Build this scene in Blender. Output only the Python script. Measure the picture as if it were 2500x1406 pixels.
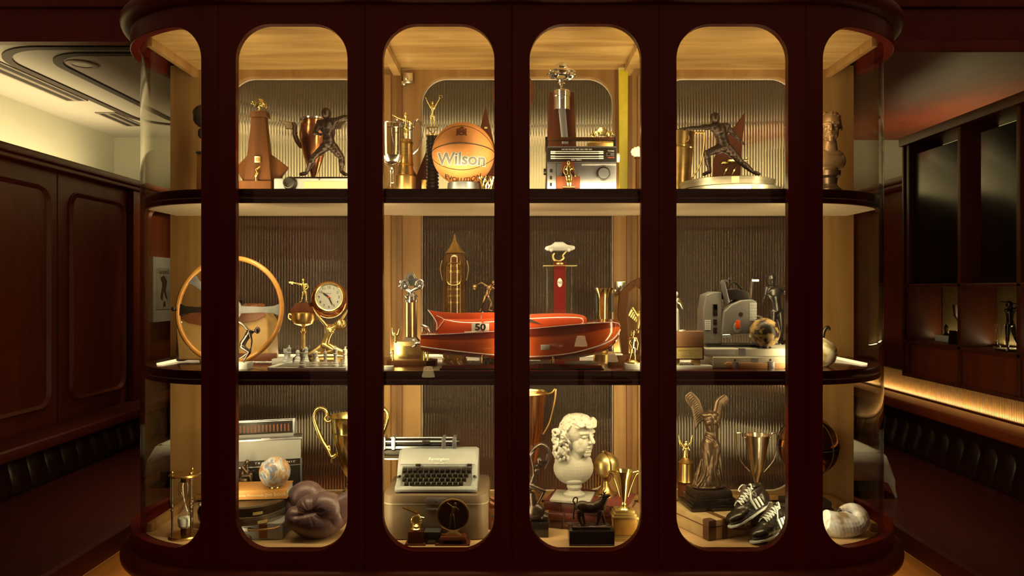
import bpy, bmesh, math, random
from mathutils import Vector, Matrix, Euler, noise
random.seed(7)
PI = math.pi
scene = bpy.context.scene
C = scene.collection
for _o in list(bpy.data.objects): bpy.data.objects.remove(_o)

# ---------------------------------------------------------------- camera
FPX, CAMY, EYE = 1800.0, -2.55, 1.45          # focal length in pixels of the 2500 x 1406 frame
cam_d = bpy.data.cameras.new('camera'); cam = bpy.data.objects.new('camera', cam_d); C.objects.link(cam)
cam.location = (0, CAMY, EYE); cam.rotation_euler = (PI/2, 0, 0)
cam_d.sensor_width = 36.0; cam_d.lens = 36.0*FPX/2500.0; cam_d.clip_start = 0.05
scene.camera = cam
# ---------------------------------------------------------------- world, exposure, large lights
w = bpy.data.worlds.new('world'); scene.world = w; w.use_nodes = True
w.node_tree.nodes['Background'].inputs[0].default_value = (1.0, 0.50, 0.27, 1)
w.node_tree.nodes['Background'].inputs[1].default_value = 0.16
scene.view_settings.view_transform = 'Standard'; scene.view_settings.look = 'None'
scene.view_settings.exposure = 0.0; scene.view_settings.gamma = 1.0; scene.view_settings.use_curve_mapping = False
try:
    scene.cycles.use_denoising = True; scene.cycles.use_adaptive_sampling = True; scene.cycles.adaptive_threshold = 0.03
    scene.cycles.max_bounces = 6; scene.cycles.transparent_max_bounces = 16
    scene.cycles.transmission_bounces = 4; scene.cycles.glossy_bounces = 3; scene.cycles.diffuse_bounces = 2
    scene.cycles.sample_clamp_indirect = 3.0; scene.cycles.caustics_reflective = False; scene.cycles.caustics_refractive = False
except Exception: pass
WARM = (1.0, 0.77, 0.38)
def area(name, loc, sx, sy, power, rot, col=WARM, spread=PI):
    d = bpy.data.lights.new(name, 'AREA'); d.shape = 'RECTANGLE'; d.size = sx; d.size_y = sy
    d.energy = power; d.color = col; d.spread = spread
    o = bpy.data.objects.new(name, d); C.objects.link(o); o.location = loc; o.rotation_euler = rot
    return o
def aim(v):                                   # rotation that points a light's -Z along v
    return Vector(v).to_track_quat('-Z', 'Y').to_euler()
Z_TOP, Z_MID, Z_LOW = 1.800, 1.158, 0.541     # the three display levels (top of the boards)
# strips of light behind the lips of the boards (front edge of each level)
area('top_level_front_led', (0, 0.075, 1.812), 2.10, 0.02, 6.5, aim((0, 0.55, 0.85)))
area('middle_level_front_led', (0, 0.072, 1.752), 2.10, 0.016, 4.2, aim((0, 0.42, -0.9)), WARM, 1.75)
area('low_level_front_led', (0, 0.075, 1.098), 2.10, 0.02, 8.5, aim((0, 0.65, -0.75)))
for _i in range(5):                           # fill lights added behind the posts to light the displays from the front
    area('post_fill_light', (-1.017+0.5085*_i, 0.050, 1.45), 0.05, 1.74, 4.6 if 0 < _i < 4 else 5.4, aim(({0: -0.3, 4: 0.3}.get(_i, 0), 1, 0)))
for _s in (-1, 1):                            # recessed ceiling lights over the tables beyond the cabinet
    area('table_downlight', (_s*1.45, 1.35, 2.62), 0.10, 0.10, 2.6, (0, 0, 0), WARM, 1.1)
area('wall_downlight', (-2.1, 2.45, 2.62), 0.06, 0.06, 0.9, aim((-0.3, 0.12, -1)), WARM, 0.9)  # fill light added to brighten the poster on the left wall
for _s in (-1, 1):                            # coves on top of the side wall ledges
    area('cove_led', (_s*2.86, 1.9 if _s < 0 else 2.45, 2.17), 2.0 if _s < 0 else 0.9, 0.03, 20.0 if _s < 0 else 5.0, aim((_s*0.7, 0, 1)))
area('bench_led', (2.445, 1.4, 0.80), 3.0, 0.012, 4.2, aim((0.5, 0, 1)))
for _s in (-1, 1):
    area('floor_led', (_s*1.80, 1.2, 0.335), 3.2, 0.02, 14.0, aim((-_s*0.4, 0, -1)), (1.0, 0.66, 0.25))

# ---------------------------------------------------------------- colour helpers, materials
def lin(c):
    c = c/255.0
    return c/12.92 if c <= 0.04045 else ((c+0.055)/1.055)**2.4
def S(r, g, b): return (lin(r), lin(g), lin(b))
def A(r, g, b, k=0.85):                       # surface colour from a colour seen under the warm light
    return tuple(min(0.95, max(0.002, k*lin(v)/d)) for v, d in zip((r, g, b), (0.80, 0.62, 0.30)))
MATS = {}
def _new(name):
    m = bpy.data.materials.new(name); m.use_nodes = True
    nt = m.node_tree; return m, nt, nt.nodes['Principled BSDF']
def _noise(nt, scale, detail=4, stretch=None, coord='Object', dist=0.0):
    tc = nt.nodes.new('ShaderNodeTexCoord'); n = nt.nodes.new('ShaderNodeTexNoise')
    n.inputs['Scale'].default_value = scale; n.inputs['Detail'].default_value = detail; n.inputs['Distortion'].default_value = dist
    src = tc.outputs[coord]
    if stretch:
        mp = nt.nodes.new('ShaderNodeMapping'); mp.inputs['Scale'].default_value = stretch
        nt.links.new(src, mp.inputs[0]); src = mp.outputs[0]
    nt.links.new(src, n.inputs['Vector']); return n
def _ramp(nt, fac, stops):
    r = nt.nodes.new('ShaderNodeValToRGB'); e = r.color_ramp.elements
    while len(e) < len(stops): e.new(0.5)
    for i, (p, c) in enumerate(stops): e[i].position = p; e[i].color = (*c, 1)
    nt.links.new(fac, r.inputs[0]); return r
def _bump(nt, b, h, strength=0.2, dist=0.002):
    bp = nt.nodes.new('ShaderNodeBump'); bp.inputs['Strength'].default_value = strength; bp.inputs['Distance'].default_value = dist
    nt.links.new(h, bp.inputs['Height']); nt.links.new(bp.outputs[0], b.inputs['Normal'])
def mat(name, col, rough=0.5, metal=0.0, var=0.12, scale=30, bump=0.0, coat=0.0, col2=None, stretch=None, spec=0.5, lo=0.35, hi=0.65, trans=0.0):
    if name in MATS: return MATS[name]
    m, nt, b = _new(name)
    n = _noise(nt, scale, 4, stretch)
    c2 = col2 or tuple(min(1, c*(1+var)) for c in col); c1 = col if col2 else tuple(c*(1-var) for c in col)
    r = _ramp(nt, n.outputs[0], [(lo, c1), (hi, c2)])
    nt.links.new(r.outputs[0], b.inputs['Base Color'])
    b.inputs['Roughness'].default_value = rough; b.inputs['Metallic'].default_value = metal
    b.inputs['Specular IOR Level'].default_value = spec
    if coat: b.inputs['Coat Weight'].default_value = coat; b.inputs['Coat Roughness'].default_value = 0.08
    if trans: b.inputs['Transmission Weight'].default_value = trans
    if bump: _bump(nt, b, n.outputs[0], bump)
    MATS[name] = m; return m
def wood(name, c1, c2, rough=0.4, axis='Z', scale=14, coat=0.0, spec=0.3):
    st = {'X': (0.12, 1, 1), 'Y': (1, 0.12, 1), 'Z': (1, 1, 0.08)}[axis]
    m, nt, b = _new(name)
    n = _noise(nt, scale, 6, st, dist=1.2); r = _ramp(nt, n.outputs[0], [(0.25, c1), (0.5, tuple((p+q)/2 for p, q in zip(c1, c2))), (0.75, c2)])
    nt.links.new(r.outputs[0], b.inputs['Base Color']); b.inputs['Roughness'].default_value = rough; b.inputs['Specular IOR Level'].default_value = spec
    if coat: b.inputs['Coat Weight'].default_value = coat; b.inputs['Coat Roughness'].default_value = 0.1
    MATS[name] = m; return m
def emit(name, col, strength):
    m, nt, b = _new(name)
    b.inputs['Base Color'].default_value = (*col, 1); b.inputs['Emission Color'].default_value = (*col, 1); b.inputs['Emission Strength'].default_value = strength
    MATS[name] = m; return m
def thin_glass(name, tint=(0.97, 0.97, 0.95), rough=0.0, f0=0.03):
    m = bpy.data.materials.new(name); m.use_nodes = True; nt = m.node_tree
    nt.nodes.clear(); out = nt.nodes.new('ShaderNodeOutputMaterial')
    t = nt.nodes.new('ShaderNodeBsdfTransparent'); t.inputs[0].default_value = (*tint, 1)
    g = nt.nodes.new('ShaderNodeBsdfGlossy'); g.inputs['Roughness'].default_value = rough
    lw = nt.nodes.new('ShaderNodeLayerWeight'); lw.inputs['Blend'].default_value = 0.5
    p = nt.nodes.new('ShaderNodeMath'); p.operation = 'POWER'; p.inputs[1].default_value = 5
    s = nt.nodes.new('ShaderNodeMath'); s.operation = 'MULTIPLY_ADD'; s.inputs[1].default_value = 1-f0; s.inputs[2].default_value = f0
    mx = nt.nodes.new('ShaderNodeMixShader')
    nt.links.new(lw.outputs['Facing'], p.inputs[0]); nt.links.new(p.outputs[0], s.inputs[0]); nt.links.new(s.outputs[0], mx.inputs[0])
    nt.links.new(t.outputs[0], mx.inputs[1]); nt.links.new(g.outputs[0], mx.inputs[2]); nt.links.new(mx.outputs[0], out.inputs[0])
    MATS[name] = m; return m
def real_glass(name, col=(1, 1, 1), rough=0.0, ior=1.45, tr=1.0):
    m, nt, b = _new(name)
    b.inputs['Base Color'].default_value = (*col, 1); b.inputs['Roughness'].default_value = rough
    b.inputs['IOR'].default_value = ior; b.inputs['Transmission Weight'].default_value = tr
    MATS[name] = m; return m
M_MAHOG = wood('mahogany', S(92, 18, 9), S(112, 26, 13), 0.36, 'Z', 12, coat=0.15)
M_MAHOGX = wood('mahogany_shelf', S(52, 16, 9), S(82, 30, 16), 0.22, 'X', 12, coat=0.3)
M_PANEL = wood('dark_panel_wood', S(96, 38, 19), S(122, 54, 27), 0.42, 'Z', 8)
M_RAIL = wood('bench_rail_wood', S(110, 46, 20), S(140, 64, 28), 0.4, 'Y', 8)
M_MAPLE = wood('honey_wood', A(136, 86, 30), A(176, 126, 58), 0.42, 'Z', 10)
M_MAPLEX = wood('honey_wood_ceiling', A(148, 98, 36), A(196, 146, 68), 0.4, 'X', 14)
M_PALE = mat('pale_underside', A(188, 152, 94), 0.55, var=0.04, scale=8)
M_GLASS = thin_glass('clear_pane')
M_ACRYL = thin_glass('clear_acrylic', (0.94, 0.95, 0.92), 0.02, 0.06)
M_FLUTE = real_glass('fluted_glass', (0.95, 0.86, 0.74), 0.035, 1.45, 0.96)
M_CEIL = mat('ceiling_paint', A(156, 136, 92), 0.7, var=0.05, scale=3, stretch=(1, 0.2, 1))
M_WALLU = mat('cove_wall_paint', A(158, 140, 90), 0.7, var=0.03, scale=4)
M_DARKGR = mat('dark_groove', S(36, 18, 10), 0.7)
M_LEATH = mat('dark_leather', S(46, 18, 15), 0.34, var=0.2, scale=40, bump=0.15)
M_LEATHS = mat('seat_leather', S(70, 22, 15), 0.38, var=0.2, scale=40, bump=0.15)
M_FLOOR = wood('floor_wood', S(120, 78, 40), S(150, 104, 56), 0.35, 'Y', 6)
M_LED = emit('led_strip_glow', (1.0, 0.78, 0.42), 1.3)
M_BLACK = mat('black_lacquer', S(20, 15, 13), 0.18, var=0.1)
M_CLOTH = mat('white_cloth', A(196, 176, 124), 0.85, var=0.05, scale=60)
M_SHADE = emit('lamp_shade_glow', (1.0, 0.70, 0.30), 3.6)

# ---------------------------------------------------------------- mesh helpers
def rot(rx=0, ry=0, rz=0): return Euler((math.radians(rx), math.radians(ry), math.radians(rz))).to_matrix().to_4x4()
def at(x=0, y=0, z=0): return Matrix.Translation((x, y, z))
class MB:
    """collects shapes into one mesh"""
    def __init__(s, m=None): s.v = []; s.f = []; s.m = m or Matrix()
    def add(s, vs, fs, m=None):
        M = s.m @ m if m is not None else s.m
        k = len(s.v); s.v += [tuple(M @ Vector(p)) for p in vs]; s.f += [tuple(i+k for i in f) for f in fs]; return s
    def box(s, x0, x1, y0, y1, z0, z1, m=None, tx=1.0, ty=None):
        ty = tx if ty is None else ty
        cx, cy = (x0+x1)/2, (y0+y1)/2
        t = lambda x, y: (cx+(x-cx)*tx, cy+(y-cy)*ty, z1)
        return s.add([(x0,y0,z0),(x1,y0,z0),(x1,y1,z0),(x0,y1,z0),t(x0,y0),t(x1,y0),t(x1,y1),t(x0,y1)],
                     [(3,2,1,0),(4,5,6,7),(0,1,5,4),(1,2,6,5),(2,3,7,6),(3,0,4,7)], m)
    def prism(s, poly, d0, d1, axis='y', m=None, taper=1.0):
        """extrude a 2D polygon; axis y: poly is (x,z); axis z: poly is (x,y); axis x: poly is (y,z)"""
        n = len(poly); cx = sum(p[0] for p in poly)/n; cy = sum(p[1] for p in poly)/n
        def mk(p, d, k=1.0):
            a, b = cx+(p[0]-cx)*k, cy+(p[1]-cy)*k
            return (a, d, b) if axis == 'y' else ((a, b, d) if axis == 'z' else (d, a, b))
        vs = [mk(p, d0) for p in poly]+[mk(p, d1, taper) for p in poly]
        fs = [tuple(range(n)), tuple(range(2*n-1, n-1, -1))]+[(i, i+n, (i+1) % n+n, (i+1) % n) for i in range(n)]
        return s.add(vs, fs, m)
    def lathe(s, prof, seg=32, m=None, arc=None, sx=1.0, sy=1.0):
        n = len(prof); vs = []; fs = []; full = arc is None
        a0, a1 = (0, 2*PI) if full else arc
        k = seg if full else seg+1
        for j in range(k):
            a = a0+(a1-a0)*j/seg; ca, sa = math.cos(a)*sx, math.sin(a)*sy
            vs += [(r*ca, r*sa, h) for r, h in prof]
        for j in range(seg):
            q = ((j+1) % k)*n; p = j*n
            for i in range(n-1):
                if prof[i][0] < 1e-6 and prof[i+1][0] < 1e-6: continue
                fs.append((p+i, q+i, q+i+1, p+i+1))
        return s.add(vs, fs, m)
    def sphere(s, c, r, seg=24, m=None, rx=1, ry=1, rz=1):
        prof = [(max(0.0, math.sin(PI*i/(seg//2)))*r, -math.cos(PI*i/(seg//2))*r) for i in range(seg//2+1)]
        prof[0] = (0, -r); prof[-1] = (0, r)
        M = at(*c) @ Matrix.Diagonal((rx, ry, rz, 1))
        return s.lathe(prof, seg, (m @ M) if m is not None else M)
    def cyl(s, p0, p1, r0, r1=None, seg=16, m=None):
        r1 = r0 if r1 is None else r1
        p0, p1 = Vector(p0), Vector(p1); d = p1-p0; L = d.length
        q = d.to_track_quat('Z', 'Y').to_matrix().to_4x4(); M = at(*p0) @ q
        return s.lathe([(0, 0), (r0, 0), (r1, L), (0, L)], seg, (m @ M) if m is not None else M)
    def tube(s, pts, r, seg=8, closed=False, m=None, flat=1.0, smooth=True):
        """sweep along a smoothed path; r a number or one per point; flat squashes the section along its second axis"""
        pts = [Vector(p) for p in pts]; n = len(pts); rs = list(r) if isinstance(r, (list, tuple)) else [r]*n
        if smooth and not closed and 3 <= n <= 14:
            k = 3 if n < 6 else 4; P2 = []; R2 = []
            for i in range(n-1):
                a, b, c, d = pts[max(i-1, 0)], pts[i], pts[i+1], pts[min(i+2, n-1)]
                for j in range(k):
                    f = j/k; P2.append(0.5*((2*b)+(c-a)*f+(2*a-5*b+4*c-d)*f*f+(3*b-a-3*c+d)*f**3)); R2.append(rs[i]*(1-f)+rs[i+1]*f)
            pts = P2+[pts[-1]]; rs = R2+[rs[-1]]; n = len(pts)
        vs = []; up = None
        for i, p in enumerate(pts):
            a = pts[(i-1) % n] if (closed or i > 0) else p; b = pts[(i+1) % n] if (closed or i < n-1) else p
            t = (b-a)
            t = t.normalized() if t.length > 1e-9 else Vector((0, 0, 1))
            if up is None:
                up = t.orthogonal().normalized()
                if abs(t.y) < 0.9: up = (Vector((0, 1, 0))-t*t.y).normalized()
            up = (up-t*up.dot(t))
            up = up.normalized() if up.length > 1e-6 else t.orthogonal().normalized()
            sd = t.cross(up)
            for j in range(seg):
                g = 2*PI*j/seg; vs.append(p+(sd*math.cos(g)+up*math.sin(g)*flat)*rs[i])
        fs = []
        for i in range(n if closed else n-1):
            for j in range(seg):
                k = (i+1) % n
                fs.append((i*seg+j, i*seg+(j+1) % seg, k*seg+(j+1) % seg, k*seg+j))
        if not closed: fs += [tuple(range(seg-1, -1, -1)), tuple((n-1)*seg+j for j in range(seg))]
        return s.add(vs, fs, m)
    def cap(s, p0, r0, p1, r1, seg=10, m=None):
        """tapered capsule"""
        if seg == 10 and max(r0, r1) > 8: seg = 22
        s.sphere(p0, r0, seg, m); s.sphere(p1, r1, seg, m)
        if (Vector(p1)-Vector(p0)).length > 1e-6: s.cyl(p0, p1, r0, r1, seg, m)
        return s
    def text(s, txt, size, m=None, depth=0.0, align='CENTER', shear=0.0, sx=1.0, wrap=None, bold=0.0):
        """flat lettering in the local x-z plane facing -y"""
        cu = bpy.data.curves.new('t', 'FONT'); cu.body = txt; cu.size = size; cu.align_x = align; cu.align_y = 'CENTER'
        cu.extrude = depth; cu.shear = shear; cu.resolution_u = 3; cu.offset = bold
        ob = bpy.data.objects.new('t', cu); C.objects.link(ob)
        me = bpy.data.meshes.new_from_object(ob.evaluated_get(bpy.context.evaluated_depsgraph_get()))
        vs = [(v.co.x*sx, -v.co.z, v.co.y) for v in me.vertices]; fs = [tuple(p.vertices) for p in me.polygons]
        if wrap: vs = [wrap(*p) for p in vs]
        bpy.data.objects.remove(ob); bpy.data.curves.remove(cu); bpy.data.meshes.remove(me)
        return s.add(vs, fs, m)
    def mesh(s, name, u=1.0, bevel=0.0, seg=2, angle=32, fixn=True):
        me = bpy.data.meshes.new(name)
        me.from_pydata([(a*u, b*u, c*u) for a, b, c in s.v], [], s.f)
        bm = bmesh.new(); bm.from_mesh(me)
        bmesh.ops.remove_doubles(bm, verts=bm.verts, dist=1e-6)
        if fixn: bmesh.ops.recalc_face_normals(bm, faces=bm.faces)
        if bevel:
            es = [e for e in bm.edges if len(e.link_faces) == 2 and e.calc_face_angle(0) > math.radians(30)]
            bmesh.ops.bevel(bm, geom=es, offset=bevel*u, segments=seg, affect='EDGES', clamp_overlap=True, profile=0.6)
        bm.to_mesh(me); bm.free()
        if me.polygons:
            me.polygons.foreach_set('use_smooth', [True]*len(me.polygons)); me.set_sharp_from_angle(angle=math.radians(angle))
        return me
def obj(name, me, material, parent=None):
    o = bpy.data.objects.new(name, me); C.objects.link(o); o.parent = parent
    if material is not None and not me.materials: me.materials.append(material)
    return o
def blob(mb, voxel, smooth=4, u=1.0, name='body', noise_amp=0.0, noise_scale=1.0, fine=None):
    """melt overlapping shapes into one continuous skin (voxel remesh, then smoothing)"""
    me = mb.mesh('raw', 1.0, angle=180)
    ob = bpy.data.objects.new('raw', me); C.objects.link(ob)
    r = ob.modifiers.new('r', 'REMESH'); r.mode = 'VOXEL'; r.voxel_size = voxel; r.use_smooth_shade = True
    if smooth:
        sm = ob.modifiers.new('s', 'SMOOTH'); sm.factor = 0.5; sm.iterations = smooth
    out = bpy.data.meshes.new_from_object(ob.evaluated_get(bpy.context.evaluated_depsgraph_get()))
    bpy.data.objects.remove(ob); bpy.data.meshes.remove(me)
    if noise_amp or fine:
        ns = [v.normal.copy() for v in out.vertices]
        for v, nn in zip(out.vertices, ns):
            p = v.co.copy(); d = 0.0
            if noise_amp: d += noise_amp*noise.noise(p*noise_scale)
            if fine: d += fine(p, nn)
            v.co = p+nn*d
    out.transform(Matrix.Scale(u, 4)); out.name = name
    if out.polygons: out.polygons.foreach_set('use_smooth', [True]*len(out.polygons))
    return out
def kk(y): return (y-CAMY)/FPX
class T:
    """a thing: an Empty at its base; shapes are given in pixels of the photograph at its own distance and turned into metres"""
    def __init__(s, name, label, cat, px, y, z0, group=None, rz=0, py=None):
        s.u = kk(y); s.y = y; s.px = px
        z = z0 if py is None else EYE+(703-py)*s.u
        s.z = z; s.base = 703-(z-EYE)/s.u            # pixel row of the base
        s.o = bpy.data.objects.new(name, None); C.objects.link(s.o); s.o.empty_display_size = 0.02
        s.o.location = ((px-1250)*s.u, y, z); s.o.rotation_euler = (0, 0, math.radians(rz))
        s.o['label'] = label; s.o['category'] = cat
        if group: s.o['group'] = group
    def h(s, py): return s.base-py                   # pixel height above the base of a photo row
    def x(s, px): return px-s.px
    def part(s, name, mb, m, parent=None, bevel=0.0, seg=2, angle=32, label=None):
        o = obj(name, mb.mesh(name, s.u, bevel, seg, angle), m, parent or s.o)
        if label: o['label'] = label
        return o
    def skin(s, name, mb, m, voxel=1.0, smooth=4, parent=None, **kw):
        return obj(name, blob(mb, voxel, smooth, s.u, name, **kw), m, parent or s.o)
def thing(o, label, cat, group=None):
    o['label'] = label; o['category'] = cat
    if group: o['group'] = group
    return o
def struct(name, mb, m, parent=None, bevel=0.0, label=None):
    o = obj(name, mb.mesh(name, 1.0, bevel), m, parent)
    if parent is None: o['kind'] = 'structure'
    if label: o['label'] = label
    return o
def empty(name, loc, label=None, cat=None, group=None, rz=0):
    o = bpy.data.objects.new(name, None); C.objects.link(o); o.location = loc; o.rotation_euler = (0, 0, rz); o.empty_display_size = 0.02
    if label: thing(o, label, cat, group)
    return o
def arc(cx, cy, r, a0, a1, n):
    return [(cx+r*math.cos(math.radians(a0+(a1-a0)*i/n)), cy+r*math.sin(math.radians(a0+(a1-a0)*i/n))) for i in range(n+1)]
def rrect(x0, x1, z0, z1, r, n=8):
    return arc(x1-r, z1-r, r, 0, 90, n)+arc(x0+r, z1-r, r, 90, 180, n)+arc(x0+r, z0+r, r, 180, 270, n)+arc(x1-r, z0+r, r, 270, 360, n)
# ================================================================ THE ROOM
def bar(x0, x1, y0, y1, z0, z1): return MB().box(x0, x1, y0, y1, z0, z1)
struct('floor', bar(-3.6, 3.6, -6.5, 3.5, -0.06, 0.0), M_FLOOR)
ceil = struct('ceiling', bar(-3.6, 3.6, 0.93, 3.5, 2.66, 2.76), M_CEIL)
hd = struct('trim_1', bar(-3.6, 3.6, 0.85, 0.90, 2.586, 2.95), M_MAHOG)
struct('trim_2', bar(1.55, 3.6, 0.832, 0.85, 2.535, 2.585), M_PANEL, None, 0.004)
struct('trim_3', bar(-3.6, 3.6, 0.83, 0.85, 2.74, 2.80), M_PANEL, None, 0.004)
struct('ceiling_shade_sheet', bar(1.72, 3.2, 0.93, 3.38, 2.64, 2.66), M_PANEL)  # added dark sheet standing in for the lack of light on the right ceiling
# stepped ceiling: dark inlaid lines that run round nested rounded fields, left half
def ring(outer, inner, z0, z1):
    n = len(outer); mb = MB()
    vs = [(x, y, z0) for x, y in outer]+[(x, y, z0) for x, y in inner]+[(x, y, z1) for x, y in outer]+[(x, y, z1) for x, y in inner]
    fs = []
    for i in range(n):
        j = (i+1) % n
        fs += [(i, j, n+j, n+i), (2*n+i, 3*n+i, 3*n+j, 2*n+j), (i, 2*n+i, 2*n+j, j), (n+i, n+j, 3*n+j, 3*n+i)]
    return mb.add(vs, fs)
for (x0, y0, rr, wd) in ((-2.71, 1.13, 0.34, 0.045), (-2.47, 1.23, 0.26, 0.045)):
    struct('trim_line', ring(rrect(x0, 3.0 if x0 < -2.6 else 2.9, y0, 2.95, rr, 12), rrect(x0+wd, (3.0 if x0 < -2.6 else 2.9)-wd, y0+wd, 2.95-wd, rr-wd, 12), 2.652, 2.661), M_DARKGR, ceil)
dl = MB().lathe([(0.05, 0), (0.075, 0), (0.08, 0.006), (0.08, 0.03), (0.05, 0.03)], 32, at(-2.32, 1.43, 2.652) @ Matrix.Diagonal((1, 1, .3, 1)))
dlo = struct('downlight', dl, mat('downlight_ring', A(120, 92, 54), 0.5), ceil)
struct('downlight_lens', MB().lathe([(0, 0), (0.052, 0), (0.052, 0.02), (0, 0.02)], 32, at(-2.32, 1.43, 2.6545) @ Matrix.Diagonal((1, 1, .2, 1))), mat('downlight_lens', A(110, 84, 50), 0.3), dlo)
M_VENT = mat('vent_frame', A(112, 90, 58), 0.6)
for (y0, y1) in ((0.96, 2.20), (2.52, 2.94)):
    vt = struct('air_vent', bar(-2.87, -2.73, y0, y1, 2.653, 2.661), M_VENT, ceil)
    for xx in (-2.835, -2.765): struct('vent_slot', bar(xx-.018, xx+.018, y0+.02, y1-.02, 2.6515, 2.654), mat('slot_black', S(14, 8, 6), .8), vt)
# side walls: panelled wainscot, ledge with hidden light, pale wall above
def raised_panel(y0, y1, z0, z1, x, sgn):
    a = rrect(y0, y1, z0, z1, 0.10, 8); mb = MB()
    mb.prism(a, x, x+sgn*0.006, 'x', None, 1.0)
    o1 = rrect(y0, y1, z0, z1, 0.10, 8); i1 = rrect(y0+.03, y1-.03, z0+.03, z1-.03, 0.075, 8); n = len(o1)
    vs = [(x, p, q) for p, q in o1]+[(x+sgn*.024, p*0.5+pp*0.5, q*0.5+qq*0.5) for (p, q), (pp, qq) in zip(o1, i1)]+[(x+sgn*.006, p, q) for p, q in i1]
    fs = [(i, (i+1) % n, n+(i+1) % n, n+i) for i in range(n)]+[(n+i, n+(i+1) % n, 2*n+(i+1) % n, 2*n+i) for i in range(n)]
    return mb.add(vs, fs)
for s, side in ((-1, 'left'), (1, 'right')):
    wl = struct('wall_'+side, bar(*sorted((s*2.5, s*3.3)), -6.5, 3.4, 0, 2.085), M_PANEL)
    struct('trim_ledge', bar(*sorted((s*2.44, s*2.74)), -6.5, 3.4, 2.085, 2.11), M_PANEL, wl, 0.006)
    struct('trim_lip', bar(*sorted((s*2.42, s*2.47)), -6.5, 3.4, 2.11, 2.15), M_PANEL, wl, 0.01)
    struct('wall_'+side+'_upper', bar(*sorted((s*3.2, s*3.3)), -6.5, 3.4, 2.085, 2.95), M_WALLU)
    if s < 0:
        y = 0.06
        for i in range(4):
            y0 = 0.85-0.77+0.77*i-0.02
            if i == 3: y0 += 0.12
            struct('wall_panel', raised_panel(y0, y0+0.60, 0.80, 2.0, -2.5, 1), M_PANEL, wl)
            if i not in (2,): struct('panel_joint', bar(-2.502, -2.498, y0+0.672, y0+0.678, 0.70, 2.085), M_DARKGR, wl)
        struct('wall_post', bar(-2.5, -2.455, 2.235, 2.325, 0.6, 2.085), M_PANEL, wl, 0.008)
struct('wall_back', bar(-3.3, 3.3, 2.95, 3.05, 0, 2.19), M_PANEL)
struct('wall_back_upper', bar(-3.3, 3.3, 3.38, 3.43, 2.05, 2.7), M_WALLU)
area('cove_led_back', (0, 3.12, 2.19), 4.6, 0.03, 40.0, aim((0, 0.5, 1)))
# poster on the left wall, seen through the cabinet's rounded end
po = empty('poster', (-2.470, 2.65, 1.44), 'small framed vintage poster on the wall behind the left rounded glass', 'poster')
obj('poster_sheet', MB().box(-.03, 0.012, -0.15, 0.15, -0.225, 0.225).mesh('poster_sheet'), mat('poster_paper', A(170, 154, 112), 0.7, var=0.05), po)
mb = MB().add([(0.0135, p, q) for p, q in [(-.11, -.14), (.11, -.14), (.11, .15), (-.11, .15)]], [(0, 1, 2, 3)])
obj('poster_print', mb.mesh('poster_print'), mat('poster_print', A(142, 124, 86), 0.7, col2=A(160, 142, 102), scale=18), po)
mb = MB().prism([(-.05, -.06), (-.02, .04), (-.05, .08), (0, .10), (.05, .06), (.03, -.01), (.06, -.08), (.02, -.05), (0, -.01), (-.02, -.08)], 0.0135, 0.0145, 'x')
mb.prism([(-.01, -.12), (.03, -.12), (.02, -.085), (0, -.085)], 0.0135, 0.0145, 'x')
obj('poster_figure', mb.mesh('poster_figure'), mat('poster_ink', S(52, 34, 24), 0.7), po)
tm = Matrix(((0, -1, 0, 0.0145), (1, 0, 0, 0), (0, 0, 1, 0.125), (0, 0, 0, 1)))
obj('poster_lettering', MB().text('Leopard', 0.045, tm).mesh('poster_lettering'), MATS['poster_ink'], po)
# banquettes along both walls
def banquette(s, label):
    b = empty('banquette_bench', (s*2.05, 1.6, 0), label, 'bench', 'banquettes along the side walls')
    X = lambda v: s*v-s*2.05
    def bb(x0, x1, y0, y1, z0, z1): return MB().box(*sorted((X(x0), X(x1))), y0-1.6, y1-1.6, z0, z1)
    obj('bench_base', bb(2.25, 2.45, -2.0, 2.93, 0.0, 0.35).mesh('bench_base'), M_PANEL, b)
    obj('seat_cushion', bb(1.62, 2.40, -2.0, 2.93, 0.35, 0.455).mesh('seat_cushion', 1, 0.03, 3), M_LEATHS, b)
    obj('back_board', bb(2.40, 2.48, -2.0, 2.93, 0.33, 0.70).mesh('back_board'), M_LEATH, b)
    top = 0.79 if s > 0 else 0.715
    obj('top_rail', bb(2.28, 2.44 if s > 0 else 2.5, -2.0, 2.93, top-0.06, top).mesh('top_rail', 1, 0.02, 3), M_RAIL if s > 0 else mat('rail_red', S(86, 30, 18), 0.4), b)
    ch = MB()
    n = 6; prof = [(0.024*math.cos(PI*i/n-PI/2), 0.068*math.sin(PI*i/n-PI/2)) for i in range(n+1)]
    vs = []; fs = []
    for zi, (zz, off, sc) in enumerate([(0.44, 0.02, 0.8), (0.50, 0.0, 1), (0.62, 0.03, 1), (top-0.06, 0.07, 1)]):
        vs += [(-s*(p*sc-off), q, zz) for p, q in prof]
    for a in range(3):
        fs += [(a*(n+1)+i, a*(n+1)+i+1, (a+1)*(n+1)+i+1, (a+1)*(n+1)+i) for i in range(n)]
    fs += [tuple(range(n+1)), tuple(range(4*(n+1)-1, 3*(n+1)-1, -1))]
    me = ch.add(vs, fs).mesh('back_channel', angle=60); me.materials.append(M_LEATH)
    y = 0.35
    while y < 2.85:
        o = obj('back_channel', me, None, b); o.location = (X(2.38), y-1.6, 0); y += 0.135
banquette(-1, 'dark red leather banquette with channelled back along the panelled wall')
banquette(1, 'dark leather banquette with channelled back below the lit ribbed strip')
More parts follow.
